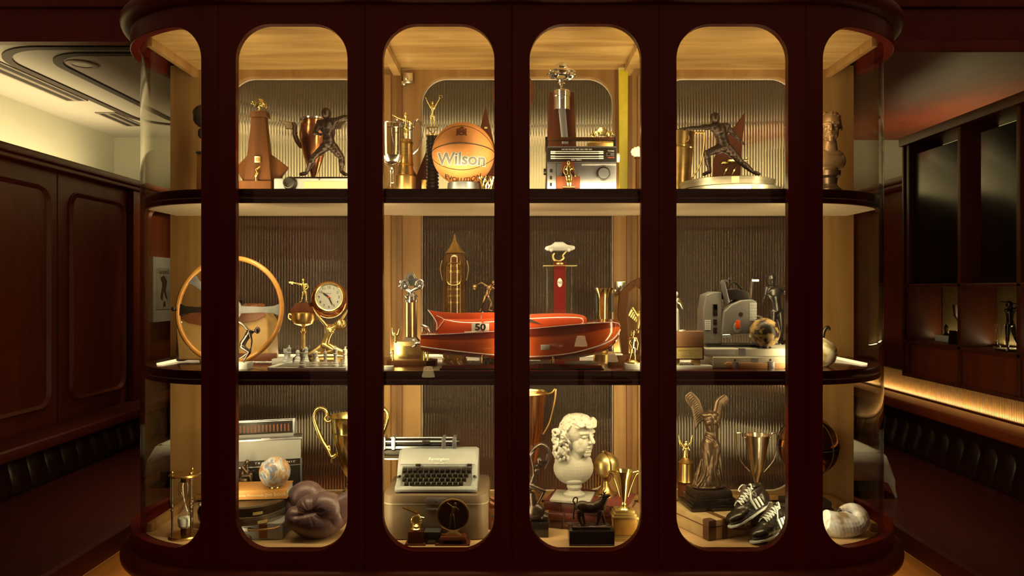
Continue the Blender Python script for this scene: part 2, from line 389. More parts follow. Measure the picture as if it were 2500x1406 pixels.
# ribbed lit strip and shelving on the right wall
st = struct('trim_ribbed', MB().box(2.47, 2.5, -2.0, 2.93, 0.79, 0.935), mat('ribbed_strip', A(120, 78, 30), 0.45), None)
rb = MB(); y = 0.2
while y < 2.9:
    rb.lathe([(0.005, 0.795), (0.005, 0.93)], 6, at(2.470, y, 0)); y += 0.0125
ro = struct('rib', rb, mat('rib_wood', A(140, 92, 36), 0.42), st); ro['kind'] = 'stuff'
sh = empty('shelving_unit', (2.41, 1.0, 0.935), 'dark wood wall shelving with black panels above the right bench', 'shelf')
def sb(n, x0, x1, y0, y1, z0, z1, m, bev=0.004): return obj(n, MB().box(x0-2.41, x1-2.41, y0-1.0, y1-1.0, z0-0.935, z1-0.935).mesh(n, 1, bev), m, sh)
M_SHELFW = wood('shelving_wood', S(74, 34, 16), S(98, 48, 24), 0.4, 'Z', 8)
sb('bottom_board', 2.30, 2.50, 0.3, 1.80, 0.935, 0.955, M_SHELFW)
sb('low_front', 2.31, 2.50, 0.3, 1.78, 0.955, 1.13, M_PANEL)
sb('shelf_board', 2.30, 2.50, 0.3, 1.78, 1.13, 1.15, M_SHELFW)
sb('shelf_board', 2.30, 2.50, 0.3, 1.78, 1.455, 1.475, M_SHELFW)
sb('top_board', 2.28, 2.50, 0.3, 1.80, 2.28, 2.33, M_SHELFW)
for y in (0.30, 0.80, 1.245, 1.735): sb('divider', 2.30, 2.50, y-0.014, y+0.014, 0.955, 2.28, M_SHELFW)
sb('end_panel', 2.30, 2.50, 1.78, 1.80, 0.955, 2.28, M_SHELFW)
for (y0, y1) in ((0.83, 1.10), (1.27, 1.70), (0.32, 0.76)): sb('black_panel', 2.32, 2.345, y0, y1, 1.478, 2.22, M_BLACK)
M_CANE = mat('cane_back', A(120, 92, 40), 0.6, var=0.3, scale=300)
for (y0, y1) in ((0.32, 0.78), (0.82, 1.23), (1.26, 1.71)): sb('back_panel', 2.488, 2.498, y0, y1, 1.15, 1.455, M_CANE, 0)
for (y0, y1) in ((0.32, 0.78), (0.82, 1.23), (1.26, 1.71)): area('shelf_led', (2.47, (y0+y1)/2, 1.16), y1-y0-0.05, 0.01, 0.3, aim((-0.2, 0, 1)))
# tables laid with white cloth beyond the cabinet's ends
def cloth_table(x, y, label, drop, rz=0):
    t = empty('dining_table', (x, y, 0), label, 'table', 'dining tables beyond the cabinet', rz)
    obj('table_top', MB().box(-.36, .36, -.36, .36, 0.64, 0.660).mesh('table_top'), M_PANEL, t)
    obj('pedestal', MB().lathe([(0, 0), (.2, 0), (.2, .02), (.04, .05), (.03, .64), (0, .64)], 24).mesh('pedestal'), M_BLACK, t)
    obj('under_skirt', MB().box(-.355, .355, -.355, .355, 0.47, 0.64).mesh('under_skirt', 1, 0.01), mat('dark_skirt', S(44, 26, 18), 0.8), t)
    n = 24; vs = []; fs = []
    def f(a, b):
        x, y = a*0.50, b*0.50; e = max(abs(x), abs(y)); L = 0.368
        if e <= L: return (x, y, 0.6645)
        ex, ey = max(abs(x)-L, 0), max(abs(y)-L, 0)
        d = math.hypot(ex, ey) if ex*ey > 0 else max(ex, ey); d = max(ex, ey)+min(ex, ey)*drop
        fl = 0.02+0.25*min(ex, ey)
        return ((min(abs(x), L)+fl*min(1, ex*20))*(1 if x > 0 else -1), (min(abs(y), L)+fl*min(1, ey*20))*(1 if y > 0 else -1), 0.6645-d)
    for i in range(n+1):
        for j in range(n+1): vs.append(f(i*2/n-1, j*2/n-1))
    for i in range(n):
        for j in range(n): a = i*(n+1)+j; fs.append((a, a+1, a+n+2, a+n+1))
    me = MB().add(vs, fs).mesh('tablecloth', angle=60)
    o = obj('tablecloth', me, M_CLOTH); o.location = (x, y, 0); o.rotation_euler.z = rz
    sd = o.modifiers.new('t', 'SOLIDIFY'); sd.thickness = 0.004
    return thing(o, label.replace('dark table', 'white tablecloth').replace('under a white cloth', 'with hanging corners'), 'tablecloth', 'white tablecloths')
cloth_table(1.42, 1.35, 'dark table under a white cloth past the cabinet end by the lit strip', 1.6)
cloth_table(-1.42, 1.52, 'dark table under a white cloth past the cabinet end by the poster wall', 0.6)
# table lamps behind the viewer that mirror faintly in the panes
for i, (x, y, hz_, lb) in enumerate(((0.675, -4.6, 0.70, 'small table lamp with pleated cream shade, mirrored on the boat hull'), (-0.82, -4.6, 0.40, 'small table lamp with pleated cream shade, mirrored left of centre'), (1.02, -4.9, 0.52, 'small table lamp with pleated cream shade, mirrored near the golfer'))):
    tb = empty('side_table', (x, y, 0), lb.replace('small table lamp with pleated cream shade, ', 'round pedestal table below the lamp '), 'table', 'round tables behind the viewer')
    obj('table_top', MB().lathe([(0, hz_-.03), (.2, hz_-.03), (.21, hz_-.015), (.2, hz_), (0, hz_)], 40).mesh('table_top'), M_PANEL, tb)
    obj('pedestal', MB().lathe([(0, 0), (.14, 0), (.14, .02), (.04, .05), (.03, hz_-.03), (0, hz_-.03)], 24).mesh('pedestal'), M_BLACK, tb)
    lp = empty('table_lamp', (x, y, hz_), lb, 'lamp', 'cream table lamps')
    obj('lamp_base', MB().lathe([(0, 0), (.05, 0), (.05, .012), (.012, .02), (.008, .2), (0, .2)], 24).mesh('lamp_base'), mat('lamp_brass', A(190, 150, 70), 0.25, 1.0), lp)
    obj('lamp_shade', MB().lathe([(.062, .18), (.065, .18), (.04, .28), (.037, .28), (.062, .18)], 40).mesh('lamp_shade'), M_SHADE, lp)
# ================================================================ THE DISPLAY CABINET
CX, CY, R = 1.017, 0.5, 0.5
FZ0, FZ1, HZ0, HZ1 = 0.47, 2.44, 0.541, 2.364
cab = empty('display_cabinet', (0, 0.35, 0.0), 'long mahogany display cabinet with arched glass openings and rounded glazed ends', 'cabinet')
CO = Vector((0, -0.35, 0))
def cpart(name, mb, m, parent=None, bevel=0.0, seg=2, angle=32, label=None):
    mb.v = [(a, b-0.35, c) for a, b, c in mb.v]
    o = obj(name, mb.mesh(name, 1.0, bevel, seg, angle), m, parent or cab)
    if label: o['label'] = label
    return o
def panel(s0, s1, hs0, hs1, mapf, th, r=0.12):
    """plate with a rounded opening; s runs along the front, mapf bends it"""
    inner = []; outer = []
    def put(s, z, os, oz): inner.append((s, z)); outer.append((os, oz))
    n = 10
    def corner(cs, cz, a0, os, oz, first_side):
        for i in range(n+1):
            a = math.radians(a0+90*i/n); s = cs+r*math.cos(a); z = cz+r*math.sin(a); f = i/n
            if first_side: put(s, z, os, z if f < 0.5 else z+(oz-z)*1.0) if False else put(s, z, os if f <= 0.5 else s+(os-s)*(1-f)*2, (z+(oz-z)*f*2) if f <= 0.5 else oz)
            else: put(s, z, s+(os-s)*f*2 if f <= 0.5 else os, oz if f <= 0.5 else z+(oz-z)*(1-f)*2)
    corner(hs1-r, HZ1-r, 0, s1, FZ1, True)
    m = max(2, int((hs1-hs0-2*r)/0.03))
    for i in range(1, m): s = hs1-r+(hs0+r-hs1+r)*i/m; put(s, HZ1, s, FZ1)
    corner(hs0+r, HZ1-r, 90, s0, FZ1, False)
    corner(hs0+r, HZ0+r, 180, s0, FZ0, True)
    for i in range(1, m): s = hs0+r+(hs1-hs0-2*r)*i/m; put(s, HZ0, s, FZ0)
    corner(hs1-r, HZ0+r, 270, s1, FZ0, False)
    N = len(inner); mb = MB()
    vs = []
    for t in (0, th):
        vs += [mapf(s, z, t) for s, z in outer]+[mapf(s, z, t) for s, z in inner]
    fs = []
    for i in range(N):
        j = (i+1) % N
        fs += [(i, j, N+j, N+i), (2*N+i, 3*N+i, 3*N+j, 2*N+j), (N+i, N+j, 3*N+j, 3*N+i), (i, 2*N+i, 2*N+j, j)]
    return mb.add(vs, fs)
def pane(s0, s1, mapf, t0, t1, z0, z1, n):
    mb = MB(); vs = []; fs = []
    for i in range(n+1):
        s = s0+(s1-s0)*i/n
        for t in (t0, t1): vs += [mapf(s, z0, t), mapf(s, z1, t)]
    for i in range(n):
        a = i*4; b = a+4
        fs += [(a, b, b+1, a+1), (a+2, a+3, b+3, b+2), (a+1, b+1, b+3, a+3), (a, a+2, b+2, b)]
    fs += [(0, 1, 3, 2), (n*4, n*4+2, n*4+3, n*4+1)]
    return mb.add(vs, fs)
flat = lambda s, z, t: (s, t, z)
for i in range(5): cpart('led_or_fill_strip', bar(-1.017+0.5085*i-0.012, -1.017+0.5085*i+0.012, 0.040, 0.046, 0.56, 2.34), M_PALE)  # bars dressing the added fill lights behind the posts
PW = 0.5085
for i in range(4):
    x0 = -1.017+PW*i; x1 = x0+PW
    fp = cpart('front_panel', panel(x0, x1, x0+0.061, x1-0.061, flat, 0.032), M_MAHOG, None, 0.002, 1)
    cpart('glass_pane', pane(x0+0.03, x1-0.03, flat, 0.034, 0.038, HZ0-0.02, HZ1+0.02, 1), M_GLASS, fp)
for sg in (-1, 1):
    def bend(s, z, t, sg=sg):
        a = s/R-PI/2; q = R-t
        return (sg*(CX+q*math.cos(a)), CY+q*math.sin(a), z)
    d2s = lambda deg: R*math.radians(deg+90)
    for (a, b, ha, hb) in ((0, d2s(36), 0.061, d2s(29)),):
        fp = cpart('end_panel', panel(a, b, ha, hb, bend, 0.032), M_MAHOG, None, 0.002, 1)
        cpart('curved_pane', pane(a+0.02, b-0.02, bend, 0.034, 0.038, HZ0-0.02, HZ1+0.02, 40), M_GLASS, fp, angle=60)
# cornice and base mouldings swept round the plan
def plan(off, a1=36, n=28):
    r = R+off
    pts = [(CX+r*math.cos(math.radians(a)), CY+r*math.sin(math.radians(a))) for a in [a1-(a1+90)*i/n for i in range(n+1)]]
    return [(x, y) for x, y in pts]+[(CX-CX*2*i/24, -off) for i in range(1, 24)]+[(-x, y) for x, y in reversed(pts)]
def sweep(prof, a1=36):
    mb = MB(); vs = []; fs = []; k = len(prof); n = None
    rows = [[(x, y, z) for x, y in plan(o, a1)] for o, z in prof]; n = len(rows[0])
    for row in rows: vs += row
    for a in range(k):
        b = (a+1) % k
        fs += [(a*n+i, a*n+i+1, b*n+i+1, b*n+i) for i in range(n-1)]
    fs += [tuple(a*n for a in range(k)), tuple(a*n+n-1 for a in range(k-1, -1, -1))]
    return mb.add(vs, fs)
cpart('cornice_moulding', sweep([(-.03, 2.43), (.0, 2.43)]+[(0.036*math.cos(math.radians(a)), 2.468+0.036*math.sin(math.radians(a))) for a in range(-80, 81, 16)]+[(-.03, 2.505)]), M_PANEL, None, 0, angle=50)
cpart('base_moulding', sweep([(-.03, 0.395), (.0, 0.395)]+[(0.036*math.cos(math.radians(a)), 0.436+0.040*math.sin(math.radians(a))) for a in range(-80, 81, 16)]+[(-.03, 0.478)]), M_PANEL, None, 0, angle=50)
cpart('plinth', sweep([(-.06, 0.0), (-.03, 0.0), (-.03, 0.40), (-.06, 0.40)]), M_MAHOG)
XE = 1.36
def board(inset, x_end, z0, z1, yb=0.60):
    r = R-inset; a_end = -math.degrees(math.acos((x_end-CX)/r)); q = 16
    right = [(CX+r*math.cos(math.radians(-90+(a_end+90)*i/q)), CY+r*math.sin(math.radians(-90+(a_end+90)*i/q))) for i in range(q+1)]
    poly = [(-x, y) for x, y in reversed(right)]+right+[(x_end, yb), (-x_end, yb)]
    return MB().prism(poly, z0, z1, 'z')
cpart('floor_board', board(0.036, XE, Z_LOW-0.03, Z_LOW), wood('cabinet_floor_wood', A(172, 124, 62), A(196, 148, 80), 0.4, 'X', 8))
cpart('ceiling_board', board(0.036, XE, 2.383, 2.41), M_MAPLEX)
full = plan(-0.034); cpart('lid', MB().prism(full, 2.43, 2.445, 'z'), M_PANEL)
XS = 1.44
# shelf boards with lip, light underside and edge line
for z, nm in ((Z_TOP, 'upper_shelf'), (Z_MID, 'middle_shelf')):
    so = cpart(nm, board(0.046, XS, z-0.030, z), M_MAHOGX, None, 0.003)
    cpart('edge_line', board(0.050, XS, z-0.034, z-0.030, 0.5), M_PALE, so)
    r0, r1 = 0.046, 0.060
    lip = MB(); pa = board(r0, XS, 0, 1); 
    def edge(inset):
        r = R-inset; a_end = -math.degrees(math.acos((XS-CX)/r)); q = 16
        right = [(CX+r*math.cos(math.radians(-90+(a_end+90)*i/q)), CY+r*math.sin(math.radians(-90+(a_end+90)*i/q))) for i in range(q+1)]
        return [(-x, y) for x, y in reversed(right)]+right
    e0, e1 = edge(r0), edge(r1); n = len(e0); vs = []; fs = []
    for e, zz in ((e0, z-0.034), (e0, z-0.050), (e1, z-0.050), (e1, z-0.034)): vs += [(x, y, zz) for x, y in e]
    for a in range(4): b = (a+1) % 4; fs += [(a*n+i, a*n+i+1, b*n+i+1, b*n+i) for i in range(n-1)]
    fs += [(0, n, 2*n, 3*n), (n-1, 2*n-1, 3*n-1, 4*n-1)]
    cpart('shelf_lip', lip.add(vs, fs), M_MAHOGX, so)
    cpart('underside', board(0.062, XS-0.01, z-0.042, z-0.034), M_PALE, so)
for (z, nm) in ((Z_MID, 'middle'), (Z_TOP, 'upper'), (Z_LOW, 'low')):
    if nm == 'low': continue
    cpart('led_or_fill_strip', bar(-1.32, 1.32, 0.575, 0.592, z+0.001, z+0.010), M_LED)
    for sg in (-1, 1): cpart('led_or_fill_strip', bar(*sorted((sg*1.325, sg*1.345)), 0.24, 0.57, z+0.001, z+0.008), M_LED)
    area(nm+'_back_led', (0, 0.584, z+0.015), 2.6, 0.012, {'upper': 9.0, 'middle': 6.5}[nm], aim((0, -0.12, 1)))
# rails at floor and ceiling, left and right
for sg in (-1, 1):
    for z0, z1 in ((Z_LOW, Z_LOW+0.032), (2.350, 2.383)):
        cpart('side_rail', bar(*sorted((sg*1.340, sg*1.362)), 0.196, 0.60, z0, z1), M_MAPLE, None, 0.002)
    cpart('ceiling_rib', bar(sg*0.487-0.016, sg*0.487+0.016, 0.045, 0.60, 2.352, 2.383), M_MAPLEX, None, 0.002)
cpart('rear_floor_rail', bar(-1.345, 1.345, 0.570, 0.600, Z_LOW+0.011, Z_LOW+0.032), M_MAPLE, None, 0.002)
# back board with three rounded openings of fluted glass
def backboard(x0, x1, h0, h1, r=0.11, zt=2.353, zb=0.575):
    o = []; inn = rrect(h0, h1, zb, zt, r, 10); N = len(inn)
    for s, z in inn:
        cx, cz = (h0+h1)/2, (zb+zt)/2
        dx, dz = s-cx, z-cz
        # push the point out to the enclosing rectangle
        if abs(dx)/((h1-h0)/2) > abs(dz)/((zt-zb)/2): o.append([x1 if dx > 0 else x0, z])
        else: o.append([s, 2.40 if dz > 0 else Z_LOW-0.02])
    # snap the corner points
    for tx, tz in ((x0, 2.40), (x1, 2.40), (x0, Z_LOW-0.02), (x1, Z_LOW-0.02)):
        k = min(range(N), key=lambda i: (inn[i][0]-tx)**2+(inn[i][1]-tz)**2); o[k] = [tx, tz]
    vs = [(a, 0.600, b) for a, b in o]+[(a, 0.600, b) for a, b in inn]+[(a, 0.632, b) for a, b in o]+[(a, 0.632, b) for a, b in inn]; fs = []
    for i in range(N):
        j = (i+1) % N
        fs += [(i, j, N+j, N+i), (2*N+i, 3*N+i, 3*N+j, 2*N+j), (N+i, N+j, 3*N+j, 3*N+i), (i, 2*N+i, 2*N+j, j)]
    return MB().add(vs, fs)
def fluted(x0, x1, z0, z1, y0=0.640, p=0.0122, th=0.004):
    n = int((x1-x0)/p); q = 8; vs = []; fs = []
    rows = []
    for i in range(n):
        for j in range(q):
            t = j/q; rows.append((x0+(i+t)*p, y0-0.0050*math.sin(PI*t)))
    rows.append((x0+n*p, y0)); k = len(rows)
    for x, y in rows: vs += [(x, y, z0), (x, y, z1), (x, y0+th, z0), (x, y0+th, z1)]
    for i in range(k-1):
        a, b = i*4, i*4+4
        fs += [(a, b, b+1, a+1), (a+2, a+3, b+3, b+2), (a, a+2, b+2, b), (a+1, b+1, b+3, a+3)]
    fs += [(0, 1, 3, 2), ((k-1)*4, (k-1)*4+2, (k-1)*4+3, (k-1)*4+1)]
    return MB().add(vs, fs)
for (x0, x1, h0, h1) in ((-1.46, -0.50, -1.215, -0.61), (-0.50, 0.53, -0.39, 0.436), (0.53, 1.46, 0.63, 1.225)):
    bo = cpart('back_board', backboard(x0, x1, h0, h1), M_MAPLE)
    cpart('pane_edge', MB().tube([(a, 0.636, b) for a, b in rrect(h0+.001, h1-.001, 0.576, 2.352, 0.11, 10)], 0.0035, 6, True), mat('pane_edge', A(206, 170, 112), .5), bo)
    cpart('fluted_pane', fluted(h0-0.03, h1+0.03, 0.55, 2.38), M_FLUTE, bo, angle=80)
for sg, xa in ((-1, -0.532), (1, 0.552)):
    cpart('back_post', bar(xa-0.018, xa+0.018, 0.565, 0.599, Z_LOW, 2.352), M_MAPLE, None, 0.003)
    cpart('back_post', bar(xa+sg*-0.052-0.012, xa+sg*-0.052+0.012, 0.585, 0.599, Z_LOW, 2.352), mat('honey_wood_dark', A(120, 74, 28), 0.45, stretch=(1, 1, .1), scale=30), None, 0.002)
# end posts closing the rounded ends at the back
for sg in (-1, 1):
    cpart('end_post', bar(*sorted((sg*1.40, sg*1.455)), 0.633, 0.80, 0.47, 2.43), M_MAHOG, None, 0.003)
# small clear hinge blocks on the back posts
for (x, z, nm) in ((-0.440, 2.34, 'a'), (-0.545, 1.47, 'b'), (0.46, 1.455, 'c')):
    cpart('hinge_clip', MB().box(x-.02, x+.02, 0.572, 0.590, z-.022, z+.022).cyl((x-.008, .565, z), (x-.008, .58, z), .009).box(x-.028, x-.01, .575, .585, z-.03, z-.012), mat('hinge_nickel', A(216, 190, 130), 0.2, 1.0), None, 0.002)
# ================================================================ MATERIALS AND SHAPES SHARED BY THE COLLECTION
M_BRONZE = mat('dark_bronze', A(66, 48, 29), 0.40, 0.8, var=0.12, scale=25)
M_BRONZE2 = mat('brown_bronze', A(98, 72, 40), 0.38, 0.8, var=0.15, scale=25)
M_GOLD = mat('polished_gold', A(232, 192, 92), 0.2, 1.0, var=0.08)
M_GOLDS = mat('satin_gold', A(226, 184, 92), 0.36, 1.0, var=0.1)
M_BRASS = mat('old_brass', A(196, 146, 66), 0.3, 1.0, var=0.2, scale=18)
M_COPPER = mat('copper', A(206, 128, 62), 0.22, 1.0, var=0.15, scale=12)
M_SILVER = mat('aged_silver', A(222, 200, 146), 0.2, 1.0, var=0.12, scale=14)
M_STEEL = mat('brushed_steel', A(190, 176, 136), 0.35, 1.0, var=0.08)
M_WALNUT = wood('walnut', A(66, 32, 7), A(92, 50, 14), 0.6, 'Z', 20, spec=0.12)
M_CHERRY = wood('red_brown_wood', A(74, 31, 9), A(98, 46, 16), 0.55, 'Z', 18, spec=0.15)
M_BLK = mat('black_plastic', S(30, 26, 23), 0.35, var=0.1)
M_BLKST = mat('black_marble_base', S(26, 22, 20), 0.2, var=0.4, scale=12, coat=0.3)
M_WHITE = mat('white_marble', A(232, 216, 168), 0.45, var=0.05, scale=20)
M_CREAM = mat('cream_paint', A(222, 204, 150), 0.5, var=0.03)
M_PLASTER = mat('white_plaster', A(180, 160, 110), 0.62, var=0.04, scale=25, bump=0.05)
M_TAN = mat('tan_leather', A(178, 128, 54), 0.5, var=0.14, scale=16, bump=0.1)
M_BRLEA = mat('brown_leather', A(112, 58, 24), 0.45, var=0.2, scale=22, bump=0.12)
M_ORANGE = mat('orange_leather', A(196, 136, 66), 0.5, var=0.1, scale=16)
M_INK = mat('dark_ink', S(34, 22, 14), 0.6, var=0.0)
M_LIGHTINK = mat('pale_ink', A(226, 206, 150), 0.6, var=0.0)
M_GREY = mat('warm_grey_paint', A(146, 132, 96), 0.45, var=0.05, scale=14)
M_CLEAR = thin_glass('clear_crystal', (0.93, 0.92, 0.86), 0.03, 0.10)
M_FILMCAN = mat('film_can_metal', A(176, 152, 98), 0.34, 0.9, var=0.12, scale=10)
M_TAPE = mat('yellow_tape', A(206, 170, 80), 0.6, var=0.06)

def sm(f, a, b): return tuple(p+(q-p)*f for p, q in zip(a, b))
def ell(mb, c, r, rx=0, ry=0, rz=0, seg=14):
    """ellipsoid at c with radii r"""
    if max(r) > 12: seg = 32
    elif max(r) > 6: seg = max(seg, 16)
    return mb.sphere((0, 0, 0), 1.0, seg, at(*c) @ rot(rx, ry, rz) @ Matrix.Diagonal((r[0], r[1], r[2], 1)))
def fig(J, s, fem=False, arms=True, legs=True, head=True, bulk=1.0):
    """standing, bending or running figure; J gives joints, s the half height of the head"""
    m = MB(); V = Vector
    g = lambda k: V(J[k])
    if head:
        hd = g('hd'); nk = g('nk'); d = (hd-nk).normalized() if (hd-nk).length > 0 else V((0, 0, 1))
        ell(m, hd, (s*.78, s*.88, s*1.02)); m.cap(tuple(nk), s*.42, tuple(hd-d*s*.4), s*.42)
        f = V(J.get('face', (0, -1, 0))).normalized()
        ell(m, tuple(hd+f*s*.85-d*s*.1), (s*.16, s*.16, s*.22), seg=8); ell(m, tuple(hd+f*s*.55-d*s*.65), (s*.42, s*.3, s*.3), seg=8)
        for e in (-1, 1):
            sd = f.cross(V((0, 0, 1)))*e
            ell(m, tuple(hd+f*s*.74+sd*s*.3+V((0, 0, s*.12))), (s*.14, s*.14, s*.1), seg=8)
    s0 = s; s = s*bulk
    ch, pv = g('ch'), g('pv'); sl, sr = g('sl'), g('sr')
    w = 0.9 if fem else 1.0
    m.cap(tuple(sl), s*.52*w, tuple(sr), s*.52*w); m.cap(tuple(ch), s*.98*w, tuple(sm(.55, ch, pv)), s*.80*w); m.cap(tuple(sm(.5, ch, pv)), s*.80*w, tuple(pv), s*.92)
    m.cap(tuple(g('nk')), s*.42, tuple(ch), s*.8*w)
    for q in (sl, sr): m.cap(tuple(q), s*.5*w, tuple(sm(.5, ch, pv)), s*.6*w)
    if fem:
        f = V(J.get('face', (0, -1, 0)))
        for e in (-1, 1): ell(m, tuple(ch+f*s*.7+(sl-sr).normalized()*s*.4*e-V((0, 0, s*.3))), (s*.38, s*.38, s*.38), seg=8)
    if arms:
        for a, b, c in (('sl', 'el', 'hl'), ('sr', 'er', 'hr')):
            if b not in J: continue
            p, q, r = g(a), g(b), g(c); m.cap(tuple(p), s*.46*w, tuple(sm(.5, p, q)), s*.42*w); m.cap(tuple(sm(.5, p, q)), s*.42*w, tuple(q), s*.31)
            m.cap(tuple(q), s*.33, tuple(sm(.35, q, r)), s*.34); m.cap(tuple(sm(.35, q, r)), s*.34, tuple(r), s*.2)
            d = (r-q).normalized(); m.cap(tuple(r), s*.22, tuple(r+d*s*.42), s*.22); o = d.orthogonal().normalized()
            for k in (-1.2, -.4, .4, 1.2): m.cap(tuple(r+d*s*.4+o*s*.14*k), s*.09, tuple(r+d*s*(.86-.06*abs(k))+o*s*.17*k), s*.075, 6)
            m.cap(tuple(r+d*s*.1+o*s*.2), s*.09, tuple(r+d*s*.4+o*s*.42), s*.075, 6)
    if legs:
        for a, b, c, e in (('pl', 'kl', 'al', 'tl'), ('pr', 'kr', 'ar', 'tr')):
            if b not in J: continue
            p, q, r = g(a), g(b), g(c); m.cap(tuple(p), s*.76, tuple(sm(.5, p, q)), s*.62); m.cap(tuple(sm(.5, p, q)), s*.62, tuple(q), s*.46)
            m.cap(tuple(q), s*.46, tuple(sm(.35, q, r)), s*.48); m.cap(tuple(sm(.35, q, r)), s*.48, tuple(r), s*.26)
            if e in J: m.cap(tuple(r), s*.28, tuple(g(e)), s*.22); m.cap(tuple(sm(.4, r, g(e))), s*.3, tuple(g(e)), s*.26)
            m.cap(tuple(p), s*.7, tuple(pv), s*.8)
    return m
def head(m, c, s, yaw=0, tilt=0, ears=True):
    """sculpted head, s the height from chin to crown, c the chin point's neck side"""
    M = at(*c) @ rot(tilt, 0, yaw)
    def e(p, r, rx=0): ell(m, (0, 0, 0), (1, 1, 1)) if False else m.sphere((0, 0, 0), 1.0, 28, M @ at(p[0]*s, p[1]*s, p[2]*s) @ rot(rx) @ Matrix.Diagonal((r[0]*s, r[1]*s, r[2]*s, 1)))
    def c2(p, r0, q, r1): m.cap(tuple(v*s for v in p), r0*s, tuple(v*s for v in q), r1*s, 16, M)
    e((0, .06, .63), (.345, .42, .37)); e((0, -.09, .32), (.255, .27, .30)); e((0, -.265, .09), (.095, .085, .085))
    c2((0, -.345, .60), .04, (0, -.455, .405), .052); e((0, -.40, .385), (.085, .06, .045))
    for q in (-1, 1):
        c2((q*.06, -.345, .615), .04, (q*.22, -.27, .61), .045); e((q*.145, -.205, .40), (.09, .085, .13))
        e((q*.135, -.278, .525), (.072, .055, .042)); e((q*.155, -.12, .22), (.075, .16, .11))
        if ears: e((q*.345, .07, .46), (.035, .08, .115))
    c2((-.075, -.335, .265), .024, (0, -.372, .275), .032); c2((.075, -.335, .265), .024, (0, -.372, .275), .032)
    c2((-.06, -.33, .215), .026, (.06, -.33, .215), .026); e((0, -.30, .16), (.10, .06, .05))
    return m
def plinth(m, x0, x1, y0, y1, z, steps):
    """stack of slabs: (inset, height)"""
    for ins, hh in steps: m.box(x0+ins, x1-ins, y0+ins, y1-ins, z, z+hh); z += hh
    return z
def car(m, w, h, M, clear=False):
    """small old saloon car, side on, width w, height h"""
    b = [(-.5, .24), (-.48, .44), (-.30, .52), (-.20, .84), (-.1, .92), (.08, .92), (.2, .6), (.46, .52), (.5, .26), (.44, .18), (-.44, .18)]
    m.prism([(x*w, z*h) for x, z in b], -w*.13, w*.13, 'y', M, 1.0)
    for x in (-.30, .32):
        for y in (-.20, .14): m.cyl((x*w, y*w, .17*h), (x*w, (y+.06)*w, .17*h), .20*h, None, 16, M); m.sphere((x*w, (y-.005 if y < 0 else y+.065)*w, .17*h), .08*h, 8, M)
        for sy in (-1, 1): m.tube([((x-.15)*w, sy*w*.18, .2*h), ((x-.1)*w, sy*w*.18, .4*h), (x*w, sy*w*.18, .46*h), ((x+.1)*w, sy*w*.18, .4*h), ((x+.15)*w, sy*w*.18, .2*h)], h*.055, 6, False, M)
    for sx in (-1, 1): m.tube([(sx*.54*w, -w*.16, .2*h), (sx*.57*w, 0, .2*h), (sx*.54*w, w*.16, .2*h)], h*.05, 6, False, M); m.sphere((sx*.48*w, -w*.12, .4*h), h*.08, 8, M)
    m.prism([(-.17*w, .58*h), (-.12*w, .84*h), (.05*w, .84*h), (.12*w, .6*h)], -w*.14, w*.14, 'y', M)
    return m
def wing(m, root, tip, n, drop, r, flat=0.35, curve=0.25):
    """fan of long feathers along an arm from root to tip, hanging by drop"""
    root, tip = Vector(root), Vector(tip)
    m.cap(tuple(root), r*1.6, tuple(tip), r*1.1, 8)
    for i in range(n):
        f = i/(n-1); p = root+(tip-root)*f; q = p+Vector(drop)*(0.55+0.45*f)+(tip-root)*curve*f
        m.tube([p, sm(.5, p, q), sm(.85, p, q), q], [r*1.1, r*1.2, r, r*.35], 6, False, None, flat)
    return m
def fold(p, n): return 1.3*noise.noise(Vector((p.x*.06+p.z*.05, p.y*.08, p.z*.16-p.x*.05)))+.5*noise.noise(p*.25)
def spots(seq, f): return [f(*a) for a in seq]

# ================================================================ UPPER LEVEL
t = T('globe_trophy', 'dark globe trophy on a wooden post, half hidden at the upper left end', 'trophy', 500, 0.30, Z_TOP); H, X = t.h, t.x
t.part('column', MB().box(-15, 15, -15, 15, 0, H(378), tx=.9), M_WALNUT, bevel=1); t.part('collar', MB().lathe([(0, H(378)), (22, H(378)), (22, H(373)), (8, H(372)), (6, H(340)), (0, H(340))], 20), M_BRONZE)
t.part('globe', MB().sphere((0, 0, H(284)), 29, 28).sphere((-2, 0, H(326)), 15, 20), M_BRONZE)

t = T('tower_trophy', 'walnut trophy shaped like a tapered tower with diamond wings and gold topper', 'trophy', 636, 0.20, Z_TOP); H, X = t.h, t.x
b = t.part('base_slab', MB().box(X(576), X(672), -34, 34, 0, H(446)), M_WALNUT, bevel=1.5)
t.part('diamond_board', MB().prism([(X(598), H(447)), (X(676), H(447)), (X(704), H(409)), (X(664), H(378)), (X(608), H(378)), (X(576), H(411))], -6, 8), M_WALNUT, bevel=1)
t.part('tower', MB().box(-33, 33, -22, 10, H(447), H(289), tx=.50, ty=.62), M_WALNUT, bevel=1.2)
t.part('cap_slab', MB().box(X(615), X(658), -20, 8, H(289), H(275), tx=.94), M_WALNUT, bevel=1)
mb = MB(); car(mb, 38, 22, at(-2, -6, H(263)) @ rot(0, 14, -24)); mb.cyl((0, -6, H(275)), (0, -6, H(258)), 3); mb.lathe([(0, 0), (9, 0), (6, 4), (0, 4)], 16, at(0, -6, H(275)))
t.part('gold_car', mb, M_GOLD, bevel=.2)
md = t.part('medallion', MB().box(X(630), X(644), -25, -20, H(401), H(386)), M_GOLDS, bevel=.5); t.part('medal_face', MB().lathe([(0, 0), (5, 0), (5, 1), (3.4, 1), (3.4, .4), (0, .4)], 20, at(1, -25, H(393.5)) @ rot(90)), M_BRASS, md)
